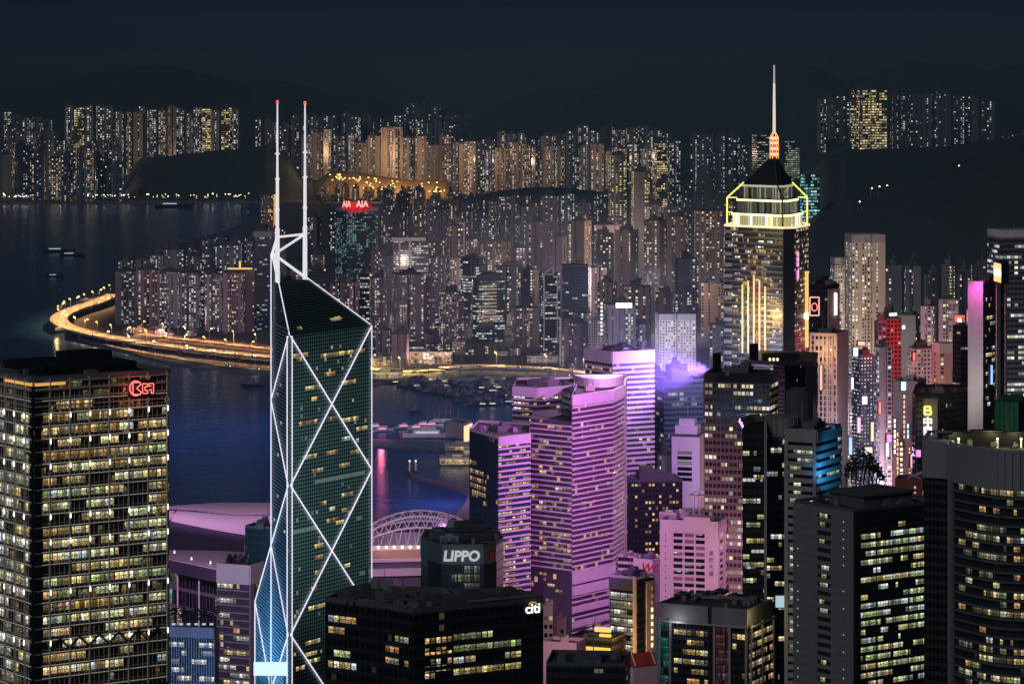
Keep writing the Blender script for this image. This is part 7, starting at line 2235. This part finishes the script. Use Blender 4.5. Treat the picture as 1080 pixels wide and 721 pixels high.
# more street signs in the canyon between the right-hand towers
q = random.Random(63)
SG = [('panel_cyan', 'cyan'), ('neon_pink', 'pink'), ('panel_amber', 'amber'), ('led_red', 'red'), ('panel_white', 'white'), ('panel_peach', 'peach'), ('panel_blue', 'blue')]
M['panel_blue'] = glow('blue screen', (.2, .45, 1), 1.6)
for i, (px, py, w, h, Yq, where) in enumerate(((899, 404, 2.2, 12, 2395, 'on the dotted blue tower edge'), (906, 448, 3, 16, 2390, 'low on the dotted blue tower'), (920, 455, 2.4, 20, 2370, 'between the dotted and grey towers'), (928, 430, 2, 12, 2365, 'on the narrow grey tower'),
        (936, 470, 3, 22, 2300, 'left of the pinkish shop building'), (962, 486, 3, 14, 2210, 'at the right edge of the pinkish shop building'), (897, 470, 3, 18, 2330, 'beside the finned tower foot'), (872, 470, 3, 14, 2060, 'low on the finned tower'),
        (1006, 396, 2, 10, 2420, 'right of the brown-lit block'), (988, 408, 3, 6, 2400, 'on the brown-lit block'), (964, 376, 2, 8, 2480, 'on the white-bayed apartment block'), (953, 345, 3, 4, 2490, 'on the roof right of the red-lit tower'), (866, 398, 2.5, 26, 2058, 'up the finned tower front'), (1046, 395, 1.6, 20, 1880, 'up the dark front of the magenta-topped tower'))):
    m, nm = SG[i % 7]
    lightbox('narrow %s street sign %s' % (nm, where), px, py, w, h, Yq, m, q.uniform(-.3, .5), 'street_sign')
for px, Yq, z, e, cc in ((915, 2360, 60, 1.6e5, (.45, .6, 1)), (948, 2190, 45, 9e4, (1, .35, .55)), (930, 2330, 90, 1.2e5, (1, .25, .5)), (903, 2300, 40, 1.2e5, (.7, .7, 1)), (975, 2380, 70, 1.4e5, (1, .45, .3))):
    bounce('street_glow', 'POINT', (gx(px, Yq), Yq, z), e * 1.0, cc, 3)
M['panel_gold'] = glow('gold lit canopy', (1, .62, .06), 1.0)
M['panel_gold2'] = glow('gold lit wall', (1, .70, .22), .9)
M['wall_glow'] = glow('glowing yellow wall', (1, .80, .35), 1.1)
M['lamp_cap'] = glow('pier lamp', (1, .95, .9), 1.2)
M['neon_rose'] = glow('rose cabin lights', (1, .22, .38), 1.8)
M['quay_peach'] = cells('peach arcade', (.42, .32, .25), p=.8, c1=(1, .60, .30), c2=(1, .72, .42), s=.9, rect=(.2, .8, .2, .8), clump=0)
M['quay_pale'] = cells('pale market front', (.40, .38, .36), p=.7, c1=(.7, .9, .9), c2=PALE, s=.45, rect=(.1, .9, .2, .7), clump=0, interior=True)
M['boat_dark'] = solid('dark hull', (.04, .04, .055), .6)
M['boat_grey'] = solid('grey deckhouse', (.13, .13, .15), .6)
M['bark'] = solid('bark', (.06, .045, .035), .9)
M['red_letters'] = solid('dark red letters', (.40, .02, .03), .6)
TW['teal_dark'] = cells('teal mirror wall', (.03, .05, .06), p=.06, s=.3, c1=TEAL, c2=COOL, rect=(.05, .95, .1, .95), glass=(.02, .05, .06), grough=.3)
# ================================================================== LOWER LEFT AND CENTRE INFILL
pl = quadplan(229, 263, 277, 1540, 66)
z1 = gz(598, 1540)
root = thing('office_tower', 'lilac-lit banded office block with a blank white top left of the braced tower', 'office tower', base_of(pl))
mb = MB(); mb.prism(pl, 3, z1, cell=(1.7, 3.4), m=0, mt=1); mb.build('curtain_wall', [M['pp_glass'], M['roof']], root)
f = (pl[3], pl[0]); f2 = (pl[0], pl[1]); zl = gz(735, 1540)
mb = MB(); mb.fbox(*f, -.1, flen(f), z1 - 8.0, z1 + 1.0, .03, .6); mb.fbox(*f2, 0, flen(f2), z1 - 8.0, z1 + 1.0, .03, .6); mb.build('blank_top', M['white'], root)
bands(root, [f], z1 - 8, 3.4, zl, M['concrete'], (0, .16), .45, (0, 0)); bands(root, [f], z1 - 8, 3.4, zl, M['violet_dark'], (.17, .34), .3, (0, 0), 'spandrel')
mb = MB(); mb.fbox(*f2, 0, flen(f2) * .3, zl, z1 - 8.02, .03, .5); mb.build('side_pier', M['concrete'], root)
lit_windows(root, [f], z1 - 8, 3.4, zl, 1.7, .26, [ROOM[0], ROOM[2], ROOM[4]], 601, wh=(.38, .92), off=.08, maxrun=4, limit=50, floorvar=1.7)
rooftop(root, pl, z1 + 1, 602, 0, 'dark_concrete', 'white', 3, 1, .5, 2)
mb = MB(); c = centre(pl)
for i in range(4): mb.tube((c[0] - 5 + i * 2.6, c[1] - 4, z1 + 1), (c[0] - 5 + i * 2.6, c[1] + 4, z1 + 3.2), 1.1, 10)
mb.build('cooling_drums', M['dark_steel'], root)
mb = MB()
for i in range(4): mb.tube((c[0] - 9, c[1] - 7 + i * 1.6, z1 + 1), (c[0] - 9, c[1] - 7 + i * 1.6, z1 + 3.4), .14, 5)
mb.tube((c[0] - 9, c[1] - 7, z1 + 3.4), (c[0] - 9, c[1] - 2, z1 + 3.4), .14, 5); mb.build('railing', M['pink_wall'], root)
bounce('lilac_floodlight', 'SPOT', (gx(215, 1440), 1440, 175), 1.5e5, (.78, .50, 1.0), 2, (gx(247, 1545), 1545, 125), 75, .9)
pl = quadplan(160, 226, 231, 1400, 80)
z1 = gz(664, 1400)
root = thing('office_block', 'low blue-lit ribbed block with a planted roof beside the gridded tower', 'office building', base_of(pl))
mb = MB(); mb.prism(pl, 3, z1, cell=(1.5, 3.5), m=0, mt=1); mb.build('curtain_wall', [M['glass_teal'], M['roof']], root)
f = (pl[3], pl[0]); zl = gz(735, 1400)
mb = MB(); mb.fbox(*f, 0, flen(f), z1 - 3.4, z1 + 1, .03, .5); mb.build('crown_band', M['concrete'], root)
mullions(root, [f], zl, z1 - 3.4, 1.1, M['white'], .18, .4)
lit_windows(root, [f], z1 - 5, 3.5, zl, 1.1, .5, [ROOM[4], ROOM[2]], 611, wh=(.3, .85), off=.08, maxrun=6, limit=60, floorvar=1.4)
mb = MB(); c = centre(pl)
for i in range(6): mb.box((gx(183 + i * 8, 1412), 1412, z1 + .05), (1.5, .8, .7), .1)
mb.build('roof_lights', M['panel_street'], root)
mb = MB(); rr = random.Random(5)
for i in range(420):
    x = gx(rr.uniform(176, 229), 1425); y = 1425 + rr.uniform(-8, 14); z = z1 + rr.uniform(.3, 4.2) ; s = rr.uniform(.4, 1.0); a = rr.random() * 6
    mb.face([(x - s * cos(a), y - s * sin(a), z - s * .3), (x + .3 * s * sin(a), y, z - s * .4), (x + s * cos(a), y + s * sin(a), z + s * .3), (x - .3 * s * sin(a), y, z + s * .4)])
mb.build('foliage', M['leaf_dark'], root)
bounce('blue_floodlight', 'SPOT', (gx(200, 1330), 1330, 122), 1.1e5, (.16, .36, 1.0), 2, (gx(205, 1400), 1402, 128), 95, .9)
r, pl, z1 = box_office('dark teal glass block peeping out left of the braced tower', 258.5, 287, 296, 558, 1640, 72, 'teal_dark', (2, 3.5), 3, 621, 'slate')
bounce('teal_fill', 'POINT', (gx(262, 1610), 1612, gz(575, 1610)), 9000, (.2, .7, 1), 1)

# striped bright-window office block bottom centre
pl = quadplan(643, 672, 690, 1520, 56)
z1 = gz(613, 1520)
root = thing('office_block', 'office block with bright white window strips below the folded violet tower', 'office building', base_of(pl))
mb = MB(); mb.prism(pl, 3, z1, cell=(1.8, 3.5), m=0, mt=1); mb.build('wall', [M['glass_black'], M['roof_mid']], root)
f = (pl[3], pl[0]); f2 = (pl[0], pl[1]); zl = gz(735, 1520)
bands(root, [f], z1 - 5, 3.9, zl, M['concrete'], (0, .3), .5); 
mb = MB(); mb.fbox(*f, flen(f) - 1.4, flen(f) + .2, zl, z1 + 2.5, .55, 1.6); mb.fbox(*f2, flen(f2) * .5, flen(f2), zl, z1 - 1, .03, .6); mb.build('pale_piers', M['pink_wall'], root)
mb = MB(); mb.fbox(*f, -.1, flen(f) - 1.5, z1 - 4.5, z1 + .8, .04, .55); mb.build('top_band', M['dark_concrete'], root)
lit_windows(root, [f], z1 - 5, 3.9, zl, 1.8, .85, [ROOM[4], ROOM[2], ROOM[4], ROOM[1]], 631, wh=(.34, .8), inset=(.4, 1.6), off=.08, maxrun=6, limit=60, floorvar=1.2)
rooftop(root, pl, z1 + .8, 632, 1.2, 'plant', 'pink_wall', 4, 1, .9, 3)
for i in range(9):
    mb = MB(); q = on_face(*f2, 687.5, 622 + i * 7.5, .7); mb.box(q, (1.1, .5, 1.6), .3); mb.box((q[0], q[1], q[2] + 1.6), (1.3, .6, .2), .3); mb.build('bay_lamp', M['panel_cream2'] if i > 2 else M['pink_wall'], root)
bounce('amber_street_light', 'POINT', (gx(668, 1500), 1496, gz(703, 1500)), 16000, (1, .5, .12), 1.5)
bounce('amber_street_light', 'POINT', (gx(684, 1500), 1494, gz(690, 1500)), 9000, (1, .55, .3), 1.5)
# low block with faded red lettering between towers
pl = quadplan(668, 688, 702, 1760, 60)
root = thing('low_block', 'low pink wall block with partly hidden red lettering left of the pink slab', 'building', base_of(pl)); z1 = gz(592, 1760)
mb = MB(); mb.prism(pl, 3, z1, m=0, mt=1); mb.build('wall', [M['pink_wall'], M['roof_mid']], root)
rooftop(root, pl, z1, 641, 1.0, 'plant', 'pink_wall', 2, 0, .8, 2.5)
text('sign', 'WO', on_face(pl[3], pl[0], 686, 599, .3), fang((pl[3], pl[0])), 6.5, M['red_letters'], 'slanted dark red letters on the low pink wall block', 1.0, .12, .1, .35)
bounce('pink_floodlight', 'POINT', (gx(672, 1735), 1735, gz(606, 1735)), 7000, (1, .45, .6), 1)
pl = quadplan(652, 668, 676, 1800, 62)
root = thing('low_block', 'low banded block with dark slots behind the striped office block', 'building', base_of(pl)); z1 = gz(588, 1800)
mb = MB(); mb.prism(pl, 3, z1, cell=(2, 3.4), m=0, mt=1); mb.build('wall', [M['glass_black'], M['roof_mid']], root)
bands(root, [(pl[3], pl[0]), (pl[0], pl[1])], z1, 3.6, gz(640, 1800), M['pink_wall'], (0, .4), .5)
rooftop(root, pl, z1, 642, 1.0, 'pink_wall', 'pink_wall', 2, 0, .8, 2)
# pale apartment terrace low, mid
for i, (xl, xc, xr, yt, Y, lab) in enumerate(((571, 583, 587, 641, 1330, 'narrow pink stepped block just right of the black block, tallest of the trio'), (578, 597, 599, 655, 1340, 'pink block with square dark windows behind the bottom roofs'), (572, 608, 618, 681, 1290, 'low pink house with two small windows at the bottom'))):
    pl = quadplan(xl, xc, xr, Y, 70)
    z1 = gz(yt, Y)
    root = thing('pink_house', lab, 'house', base_of(pl))
    mb = MB(); mb.prism(pl, 3, z1, m=0, mt=1); mb.build('wall', [M['pink_wall'], M['roof_mid']], root)
    f = (pl[3], pl[0]); l = flen(f)
    for k in range(8):
        for u in ((.35, .6) if i == 2 else (.25, .7)):
            z = z1 - 3.2 - k * 3.4
            mb = MB(); mb.fbox(*f, l * u, l * u + 1.3, z - 1.6, z, -.02, .06)
            w = mb.build('window', M['dark_glass'] if (k + i) % 3 else ROOM[0], root)
    mb = MB(); mb.ring(pl, z1 + .01, z1 + 1.2, .5); mb.build('parapet', M['pink_wall'], root)
    mb = MB(); c = centre(pl); mb.box((c[0], c[1], z1 + .02), (3, 2.4, 2.2), .2); mb.box((c[0] + 1, c[1], z1 + 2.2), (1.2, 1.2, .8), .2); mb.build('roof_house', M['pink_wall'], root)
bounce('pink_floodlight', 'SPOT', (gx(596, 1250), 1250, 180), 4.5e4, (1.0, .40, .62), 1.5, (gx(594, 1330), 1330, 150), 80, .9)
# black flat roof at the bottom, red-roofed hall and lit canopy
pl = quadplan(576, 660, 665, 1230, 84); z1 = gz(703, 1230)
root = thing('low_block', 'black flat-roofed block at the bottom below the pink houses', 'building', base_of(pl))
mb = MB(); mb.prism(pl, 3, z1, cell=(2, 3.5), m=0, mt=1); mb.build('wall', [TW['black'], M['roof']], root); rooftop(root, pl, z1, 651, 1.4, 'dark_concrete', 'dark_concrete', 4, 1, .9, 1.5)
pl = quadplan(658, 668, 694, 1300, 30); z1 = gz(704, 1300); c = centre(pl)
root = thing('red_roofed_hall', 'low hall with a dark red pitched roof and pale gutters at the bottom', 'hall', base_of(pl))
mb = MB(); mb.prism(pl, 3, z1, m=0); mb.build('wall', M['pink_wall'], root)
mb = MB(); r0 = lerp(pl[0], pl[3], .5); r1 = lerp(pl[1], pl[2], .5); zr = z1 + 5
mb.face([(*pl[0], z1 + .3), (*pl[1], z1 + .3), (*r1, zr), (*r0, zr)]); mb.face([(*pl[2], z1 + .3), (*pl[3], z1 + .3), (*r0, zr), (*r1, zr)]); mb.face([(*pl[3], z1 + .3), (*pl[0], z1 + .3), (*r0, zr)]); mb.face([(*pl[1], z1 + .3), (*pl[2], z1 + .3), (*r1, zr)]); mb.build('pitched_roof', M['red_brown'], root)
for t in (.1, .9):
    mb = MB(); a = lerp(pl[0], pl[1], t); b = lerp(r0, r1, t); mb.tube((*a, z1 + .6), (*b, zr + .3), .3, 5); mb.build('gutter', M['white'], root)
pl = quadplan(600, 645, 660, 1500, 66); z1 = gz(676, 1500)
root = thing('canopy_building', 'low dark building over a yellow lit canopy in the bottom street', 'building', base_of(pl))
mb = MB(); mb.prism(pl, 3, z1, cell=(2, 3.5), m=0, mt=1); mb.build('wall', [TW['black'], M['roof']], root); rooftop(root, pl, z1, 661, 1.2, 'plant', 'dark_concrete', 3, 1, .7, 2)
f = (pl[3], pl[0]); l = flen(f)
for z, h, u0, u1, m in ((gz(683, 1500), 2.4, .3, .98, 'panel_gold'), (gz(663, 1496), 2.0, .64, 1.0, 'panel_gold2'), (gz(670, 1496), 1.2, .75, 1.0, 'panel_gold')):
    mb = MB(); mb.fbox(*f, l * u0, l * u1, z - h, z, .3, 2.0); mb.build('lit_canopy', M[m], root)
bounce('amber_street_light', 'POINT', (gx(640, 1480), 1478, gz(684, 1480)), 12000, (1, .6, .12), 1.5)

# ================================================================== WATERFRONT, BOATS, TREES
M['quay_lit'] = cells('lit quay arcade', (.4, .36, .28), p=1.2, c1=(1, .76, .30), c2=(1, .85, .45), s=.8, rect=(.1, .9, .1, .8), clump=0, interior=True)
def quay_hall(label, x0, x1, y0, y1, Y, mat='quay_lit', ang=0):
    Y = gY(y1)
    w = (x1 - x0) * Y / F; z0, z1 = max(3, gz(y1, Y)), gz(y0, Y)
    root = thing('quay_building', label, 'building', (gx((x0 + x1) / 2, Y), Y, z0))
    pl = xf(plan('box', w, 24), gx((x0 + x1) / 2, Y), Y + 12, ang)
    mb = MB(); mb.prism(pl, z0, z1, cell=(5, 4), m=0, mt=1); mb.build('arcade', [M[mat], M['roof_mid']], root)
    mb = MB(); mb.prism([lerp(p, centre(pl), -.04) for p in pl], z1 + .01, z1 + 1.0, bottom=True); mb.box((*centre(pl), z1 + 1), (w * .3, 6, 2.2), ang); mb.build('roof', M['kerbstone'], root)
    return root
quay_hall('upper lit quay arcade below the blue glass block', 469, 500, 470, 478, 3130)
quay_hall('lower lit quay arcade by the pier', 464, 500, 484, 493, 3060)
r = thing('waterfront_block', 'brown waterfront block with a bright yellow lit end wall', 'building', (gx(483, 3290), 3290, 3))
pl = [(gx(470, 3300), 3300), (gx(489, 3270), 3270), (gx(498, 3300), 3300), (gx(480, 3325), 3325)]
mb = MB(); mb.prism(pl, 3, gz(446, 3290), m=0, mt=1); mb.build('wall', [M['pink_brown'], M['roof_mid']], r)
mb = MB(); mb.fbox(pl[1], pl[2], .5, flen((pl[1], pl[2])) - .5, gz(466, 3290), gz(447, 3290), .05, .5); mb.build('glowing_wall', M['wall_glow'], r)  # end wall emits its own glow, in place of light falling on it
mb = MB(); mb.ring(pl, gz(446, 3290), gz(446, 3290) + 1.5, 1); mb.build('parapet', M['pink_brown'], r)
PIER = [G(*p, 2.4) for p in ((437, 486), (428, 494), (434, 503), (462, 509), (500, 521), (500, 518), (463, 506), (437, 500.5), (432.5, 494), (440, 487))]
mb = MB(); mb.prism(list(reversed(PIER)) if sum((b[0]-a[0])*(b[1]+a[1]) for a, b in zip(PIER, PIER[1:] + PIER[:1])) > 0 else PIER, -3, 2.4, bottom=True)
tag(mb.build('pier', M['dark_concrete'], None, (*PIER[0], 0)), 'curved stone pier with two pale posts left of the lit quay', 'pier')
bw = [G(*p, 1.5) for p in ((388, 470), (462, 474), (470, 466), (388, 462))]
mb = MB(); mb.prism(bw, -3, 1.6, bottom=True); tag(mb.build('breakwater', M['dark_concrete'], None, (*bw[0], 0)), 'low dark breakwater across the harbour right of the braced tower', 'breakwater')
for px in (432, 438.5):
    x, y = G(px, 496, 2.4)
    o = thing('pier_post', 'pale post at the end of the curved pier', 'post', (x, y, 2.4), 'posts on the pier')
    mb = MB(); mb.tube((x, y, 2.4), (x, y, 10.5), .8, 8, .7); mb.build('post', M['white'], o)
    mb = MB(); mb.tube((x, y, 10.5), (x, y, 12), 1.1, 8, .5); mb.build('cap', M['lamp_cap'], o)
quay_hall('long yellow lit shed on the waterfront right of the braced tower', 388, 424, 393, 401, 3985, 'quay_lit')
quay_hall('long arcaded waterfront building glowing peach below the towers', 412, 476, 371.5, 386, 4050, 'quay_peach', -.08)
quay_hall('low peach waterfront shed nearest the braced tower', 386, 412, 376, 388, 4120, 'quay_peach')
quay_hall('pale low market hall beside the flyover', 556, 596, 376, 385, 4080, 'quay_pale')
quay_hall('small blue-lit quay house on the road bend', 84, 96, 317, 322, 4960, 'quay_pale')
quay_hall('bright amber ferry shed at the tip of the coast road', 58, 68, 345, 351, 4590, 'quay_lit')
bounce('quay_light', 'SPOT', (*G(405, 402, 2), 16), 60000, (1, .75, .25), 2, (*G(410, 392, 2), 6), 110, .8)
bounce('quay_light', 'POINT', (*G(60, 352, 2), 12), 5000, (1, .75, .35), 2)
bounce('quay_light', 'SPOT', (*G(478, 496, 2), 14), 40000, (1, .75, .3), 2, (*G(484, 484, 2), 8), 110, .8)
bounce('pink_quay_light', 'POINT', (*G(402, 462, 2), 14), 9000, (1, .2, .35), 2)
bounce('violet_quay_light', 'POINT', (*G(470, 530, 2), 40), 110000, (.75, .35, 1), 3)
bounce('blue_water_fill', 'SPOT', (gx(235, 3350), 3350, 240), 1.2e6, (.13, .46, 1.0), 5, (gx(235, 3350), 3360, 0), 140, .6)  # added unseen lamp above the harbour, turns the water blue
bounce('violet_water_fill', 'POINT', (gx(430, 2900), 2900, 150), 2.2e5, (.70, .34, .9), 5)  # lamp hung in the air, tints the water violet

def boat_parts(root, L, W, H, hm, cm, mast=True, glowm=None):
    mb = MB()
    n = 9; rings = []
    for i in range(n):
        t = i / (n - 1); x = -L / 2 + L * t
        w = W / 2 * (1 - max(0, (t - .55) / .45) ** 2 * .98) * (.82 + .18 * min(1, t * 4))
        sh = H * (1 + .35 * max(0, t - .5) * 2)
        rings.append([(x, -w, sh), (x, -w * .75, H * .3), (x, 0, -.4), (x, w * .75, H * .3), (x, w, sh)])
    for a, b in zip(rings, rings[1:]):
        for k in range(4): mb.face([a[k], b[k], b[k+1], a[k+1]])
        mb.face([a[4], b[4], b[0], a[0]])
    mb.face(rings[0])
    hull = mb.build('hull', hm, root)
    mb = MB(); mb.box((-L * .12, 0, H * .98), (L * .42, W * .62, H * .9)); mb.box((-L * .08, 0, H * 1.88), (L * .22, W * .5, H * .6)); mb.build('cabin', cm, root)
    if glowm:
        mb = MB(); mb.box((-L * .12, -W * .32, H * 1.25), (L * .36, .12, H * .35)); mb.box((-L * .12, W * .32, H * 1.25), (L * .36, .12, H * .35)); mb.build('cabin_windows', glowm, root)
    if mast:
        mb = MB(); mb.tube((L * .05, 0, H), (L * .05, 0, H + L * .55), .14, 5, .06); mb.tube((L * .05, 0, H + L * .35), (L * .2, 0, H + L * .35), .07, 4); mb.build('mast', M['steel'], root)
def boat(label, x, y, rz, L, W, H, hm, cm, group=None, mast=True, glowm=None, name='boat'):
    o = thing(name, label, 'boat', (0, 0, 0), group)
    boat_parts(o, L, W, H, hm, cm, mast, glowm)
    o.location = (x, y, 0); o.rotation_euler = (0, 0, rz)
    return o
rr = random.Random(12)
protos = [boat('small lit boat moored in the crowded shelter below the flyover', 0, 0, 0, 17, 5, 2.0, M['boat_dark'], M['boat_grey'], 'lit boats moored in the shelter', True, M['panel_cream2']), boat('small dark boat moored in the crowded shelter below the flyover', 0, 0, 0, 15, 4.6, 1.8, M['boat_dark'], M['boat_grey'], 'boats moored in the shelter'),
          boat('small dark boat moored in the crowded shelter below the flyover', 0, 0, 0, 20, 5.6, 2.2, M['boat_grey'], M['boat_dark'], 'boats moored in the shelter', False)]
index_kids(*protos)
n = 0
for i in range(400):
    px = rr.uniform(404, 560); py = rr.uniform(399, 429)
    if py > 403 + (px - 404) * .26 or (px < 430 and py < 404): continue
    if py < 400: continue
    src = protos[0 if n % 7 == 3 else 1 + n % 2]
    o = src if src.location[1] == 0 else copy_tree(src)
    x, y = G(px, py); o.location = (x, y, 0); o.rotation_euler = (0, 0, rr.choice([.2, .4, 3.3, 1.7, 2.9]) + rr.uniform(-.2, .2)); n += 1
    if n >= 105: break
for i, (px, py, rz, lab) in enumerate(((398, 452, .3, 'leftmost'), (405, 455, .5, 'second'), (428, 452, .2, 'third'), (441, 453, .4, 'fourth'), (449, 450, .1, 'fifth'), (457, 450, .3, 'sixth'))):
    x, y = G(px, py); boat('pink-lit pleasure boat, %s from the left in the line behind the breakwater' % lab, x, y, rz, 22, 6, 2.4, M['white'], M['white'], None, i > 2, M['neon_rose'])
x, y = G(458, 462); boat('large white motor yacht moored left of the yellow-walled block', x, y, .08, 62, 11, 4.5, M['white'], M['white'], None, False, M['panel_street'], 'yacht')
for i, px in enumerate((462, 469, 474, 482)):
    x, y = G(px, 447); boat('tall-masted yacht behind the motor yacht, %s from the left' % ORD[i], x, y, .4, 26, 6, 2.2, M['boat_grey'], M['white'], None, True, None, 'sailing_boat')
for px, py, L, lab in ((62, 266, 60, 'dark cargo boat with lamps far out on the left water'), (76, 270, 46, 'second lamp-lit work boat far out on the left water'), (58, 292, 30, 'small lit launch on the left water above the road bend'), (268, 407, 30, 'dark motor boat just left of the braced tower'), (278, 393, 22, 'pale launch below the shore road by the braced tower'), (438, 434, 14, 'lone small boat in the middle of the right-hand water'), (540, 426, 24, 'red-lit junk at the right of the crowded shelter'), (100, 210, 80, 'lit ferry close to the far left shore'), (184, 219, 90, 'bright lit ferry on the far shore water')):
    x, y = G(px, py); boat(lab, x, y, .1, L, L * .22, L * .07 + .6, M['boat_dark'], M['boat_grey'], None, L < 40, M['panel_street'] if 'lit' in lab or 'lamp' in lab else None)

def tree(label, x, y, z, h, r, seed, group=None):
    o = thing('tree', label, 'tree', (x, y, z), group)
    q = random.Random(seed)
    mb = MB(); mb.tube((x, y, z), (x + .3, y, z + h * .5), .35, 6, .2)
    for i in range(5):
        a = q.random() * 6.28; mb.tube((x + .2, y, z + h * (.3 + .04 * i)), (x + r * .6 * cos(a), y + r * .6 * sin(a), z + h * q.uniform(.6, .85)), .16, 5, .06)
    mb.build('trunk', M['bark'], o)
    mb = MB()
    cl = [(q.gauss(0, .42) * r, q.gauss(0, .42) * r, h * q.uniform(.5, .95), r * q.uniform(.28, .5)) for _ in range(9)]
    for i in range(420):
        c = q.choice(cl); s = q.uniform(.3, .75)
        dx, dy, dz = q.gauss(0, .5), q.gauss(0, .5), q.gauss(0, .4)
        cx, cy, cz = x + c[0] + dx * c[3], y + c[1] + dy * c[3], z + c[2] + dz * c[3]
        a = q.random() * 6.28; b = q.uniform(-.8, .8)
        mb.face([(cx - s * cos(a), cy - s * sin(a), cz - s * b), (cx + s * .5 * sin(a), cy - s * .5 * cos(a), cz), (cx + s * cos(a), cy + s * sin(a), cz + s * b), (cx - s * .5 * sin(a), cy + s * .5 * cos(a), cz + .1)])
    mb.build('crown', M['leaf_dark'], o)
    return o
tps = [(432, 391, 15, 9), (440, 389, 13, 8), (452, 392, 14, 8), (459, 389, 17, 11), (466, 390, 18, 12), (473, 389, 16, 10), (480, 391, 12, 8), (446, 387, 12, 8), (542, 384, 14, 10), (551, 384, 12, 8), (490, 386, 11, 7), (601, 384, 14, 10), (607, 386, 12, 8), (690, 402, 22, 14), (700, 400, 20, 13), (712, 402, 22, 14), (722, 404, 18, 12)]
for i, (px, py, h, r) in enumerate(tps):
    x, y = G(px, py, 3)
    w = 'by the waterfront road' if px < 485 else ('by the flyover' if px < 610 else 'in the violet-lit park behind the lilac towers')
    j = [p for p in tps if (p[0] < 485) == (px < 485) and (485 <= p[0] < 610) == (485 <= px < 610)]
    tree('dark bushy tree %s, %s from the left' % (w, ORD[sorted(j).index((px, py, h, r))]), x, y, 3, h, r, 900 + i)

# searchlight mist over the park, and the night air over everything
import mathutils
mm = bpy.data.materials.new('searchlight mist'); mm.use_nodes = True; nt = mm.node_tree
for nd in list(nt.nodes): nt.nodes.remove(nd)
out = nt.nodes.new('ShaderNodeOutputMaterial'); pv = nt.nodes.new('ShaderNodeVolumePrincipled')
pv.inputs['Color'].default_value = (.75, .68, 1, 1); pv.inputs['Anisotropy'].default_value = .0
k = NT(nt); a = mathutils.Vector((gx(750, 1980), 1980, gz(389, 1980))); b = mathutils.Vector((gx(664, 1990), 1990, gz(394, 1990))); c = (a + b) / 2
RX, RY, RZ = 42.0, 28.0, 27.0
mp = nt.nodes.new('ShaderNodeVectorMath'); mp.operation = 'DIVIDE'; nt.links.new(k.objpos(), mp.inputs[0]); mp.inputs[1].default_value = (RX, RY, RZ)
ln = nt.nodes.new('ShaderNodeVectorMath'); ln.operation = 'LENGTH'; nt.links.new(mp.outputs[0], ln.inputs[0])
g = k.m('MAXIMUM', k.m('SUBTRACT', 1.0, ln.outputs['Value']), 0.0)
nz = k.noise(.06, k.objpos(), 2.0)
nt.links.new(k.m('MULTIPLY', k.m('MULTIPLY', k.m('POWER', g, 1.3), .016), k.m('ADD', .4, nz)), pv.inputs['Density'])
nt.links.new(pv.outputs[0], out.inputs['Volume'])
mb = MB(); rings = []
for i in range(1, 10):
    t = pi * i / 10
    rings.append([(c[0] - RX * cos(t), c[1] + RY * sin(t) * cos(2 * pi * q / 16), c[2] + RZ * sin(t) * sin(2 * pi * q / 16)) for q in range(16)])
for p_, q_ in zip(rings, rings[1:]):
    for i in range(16): mb.face([p_[i], p_[(i+1) % 16], q_[(i+1) % 16], q_[i]])
mb.face(rings[0][::-1]); mb.face(rings[-1])
o = mb.build('mist', mm, None, tuple(c)); o['kind'] = 'stuff'
bounce('mist_searchlight', 'SPOT', tuple(a), 8e5, (.32, .18, 1.0), 1.0, tuple(b), 70, .8)
cm = bpy.data.materials.new('street mist'); cm.use_nodes = True; nt = cm.node_tree
for nd in list(nt.nodes): nt.nodes.remove(nd)
out = nt.nodes.new('ShaderNodeOutputMaterial'); pv = nt.nodes.new('ShaderNodeVolumePrincipled')
pv.inputs['Color'].default_value = (.62, .66, .92, 1); pv.inputs['Density'].default_value = 1.3e-4; pv.inputs['Anisotropy'].default_value = .0
nt.links.new(pv.outputs[0], out.inputs['Volume'])
mb = MB(); mb.prism([(gx(395, 3400), 3420), (gx(770, 3420), 3420), (gx(775, 5400), 5400), (gx(395, 5400), 5400)], 3.5, 150, bottom=True)
o = mb.build('mist', cm, None, (0, 4000, 3.5)); o['kind'] = 'stuff'
HAZE = 3.5e-5
if HAZE:
    hm = bpy.data.materials.new('night haze'); hm.use_nodes = True; nt = hm.node_tree
    for nd in list(nt.nodes): nt.nodes.remove(nd)
    out = nt.nodes.new('ShaderNodeOutputMaterial'); pv = nt.nodes.new('ShaderNodeVolumePrincipled')
    pv.inputs['Color'].default_value = (.27, .54, .79, 1); pv.inputs['Density'].default_value = HAZE; pv.inputs['Anisotropy'].default_value = .0
    nt.links.new(pv.outputs[0], out.inputs['Volume'])
    mb = MB(); mb.prism([(-6500, -150), (6500, -150), (6500, 30500), (-6500, 30500)], -5.5, 640, bottom=True)
    o = mb.build('haze', hm, None, (0, 0, -5.5)); o['kind'] = 'stuff'
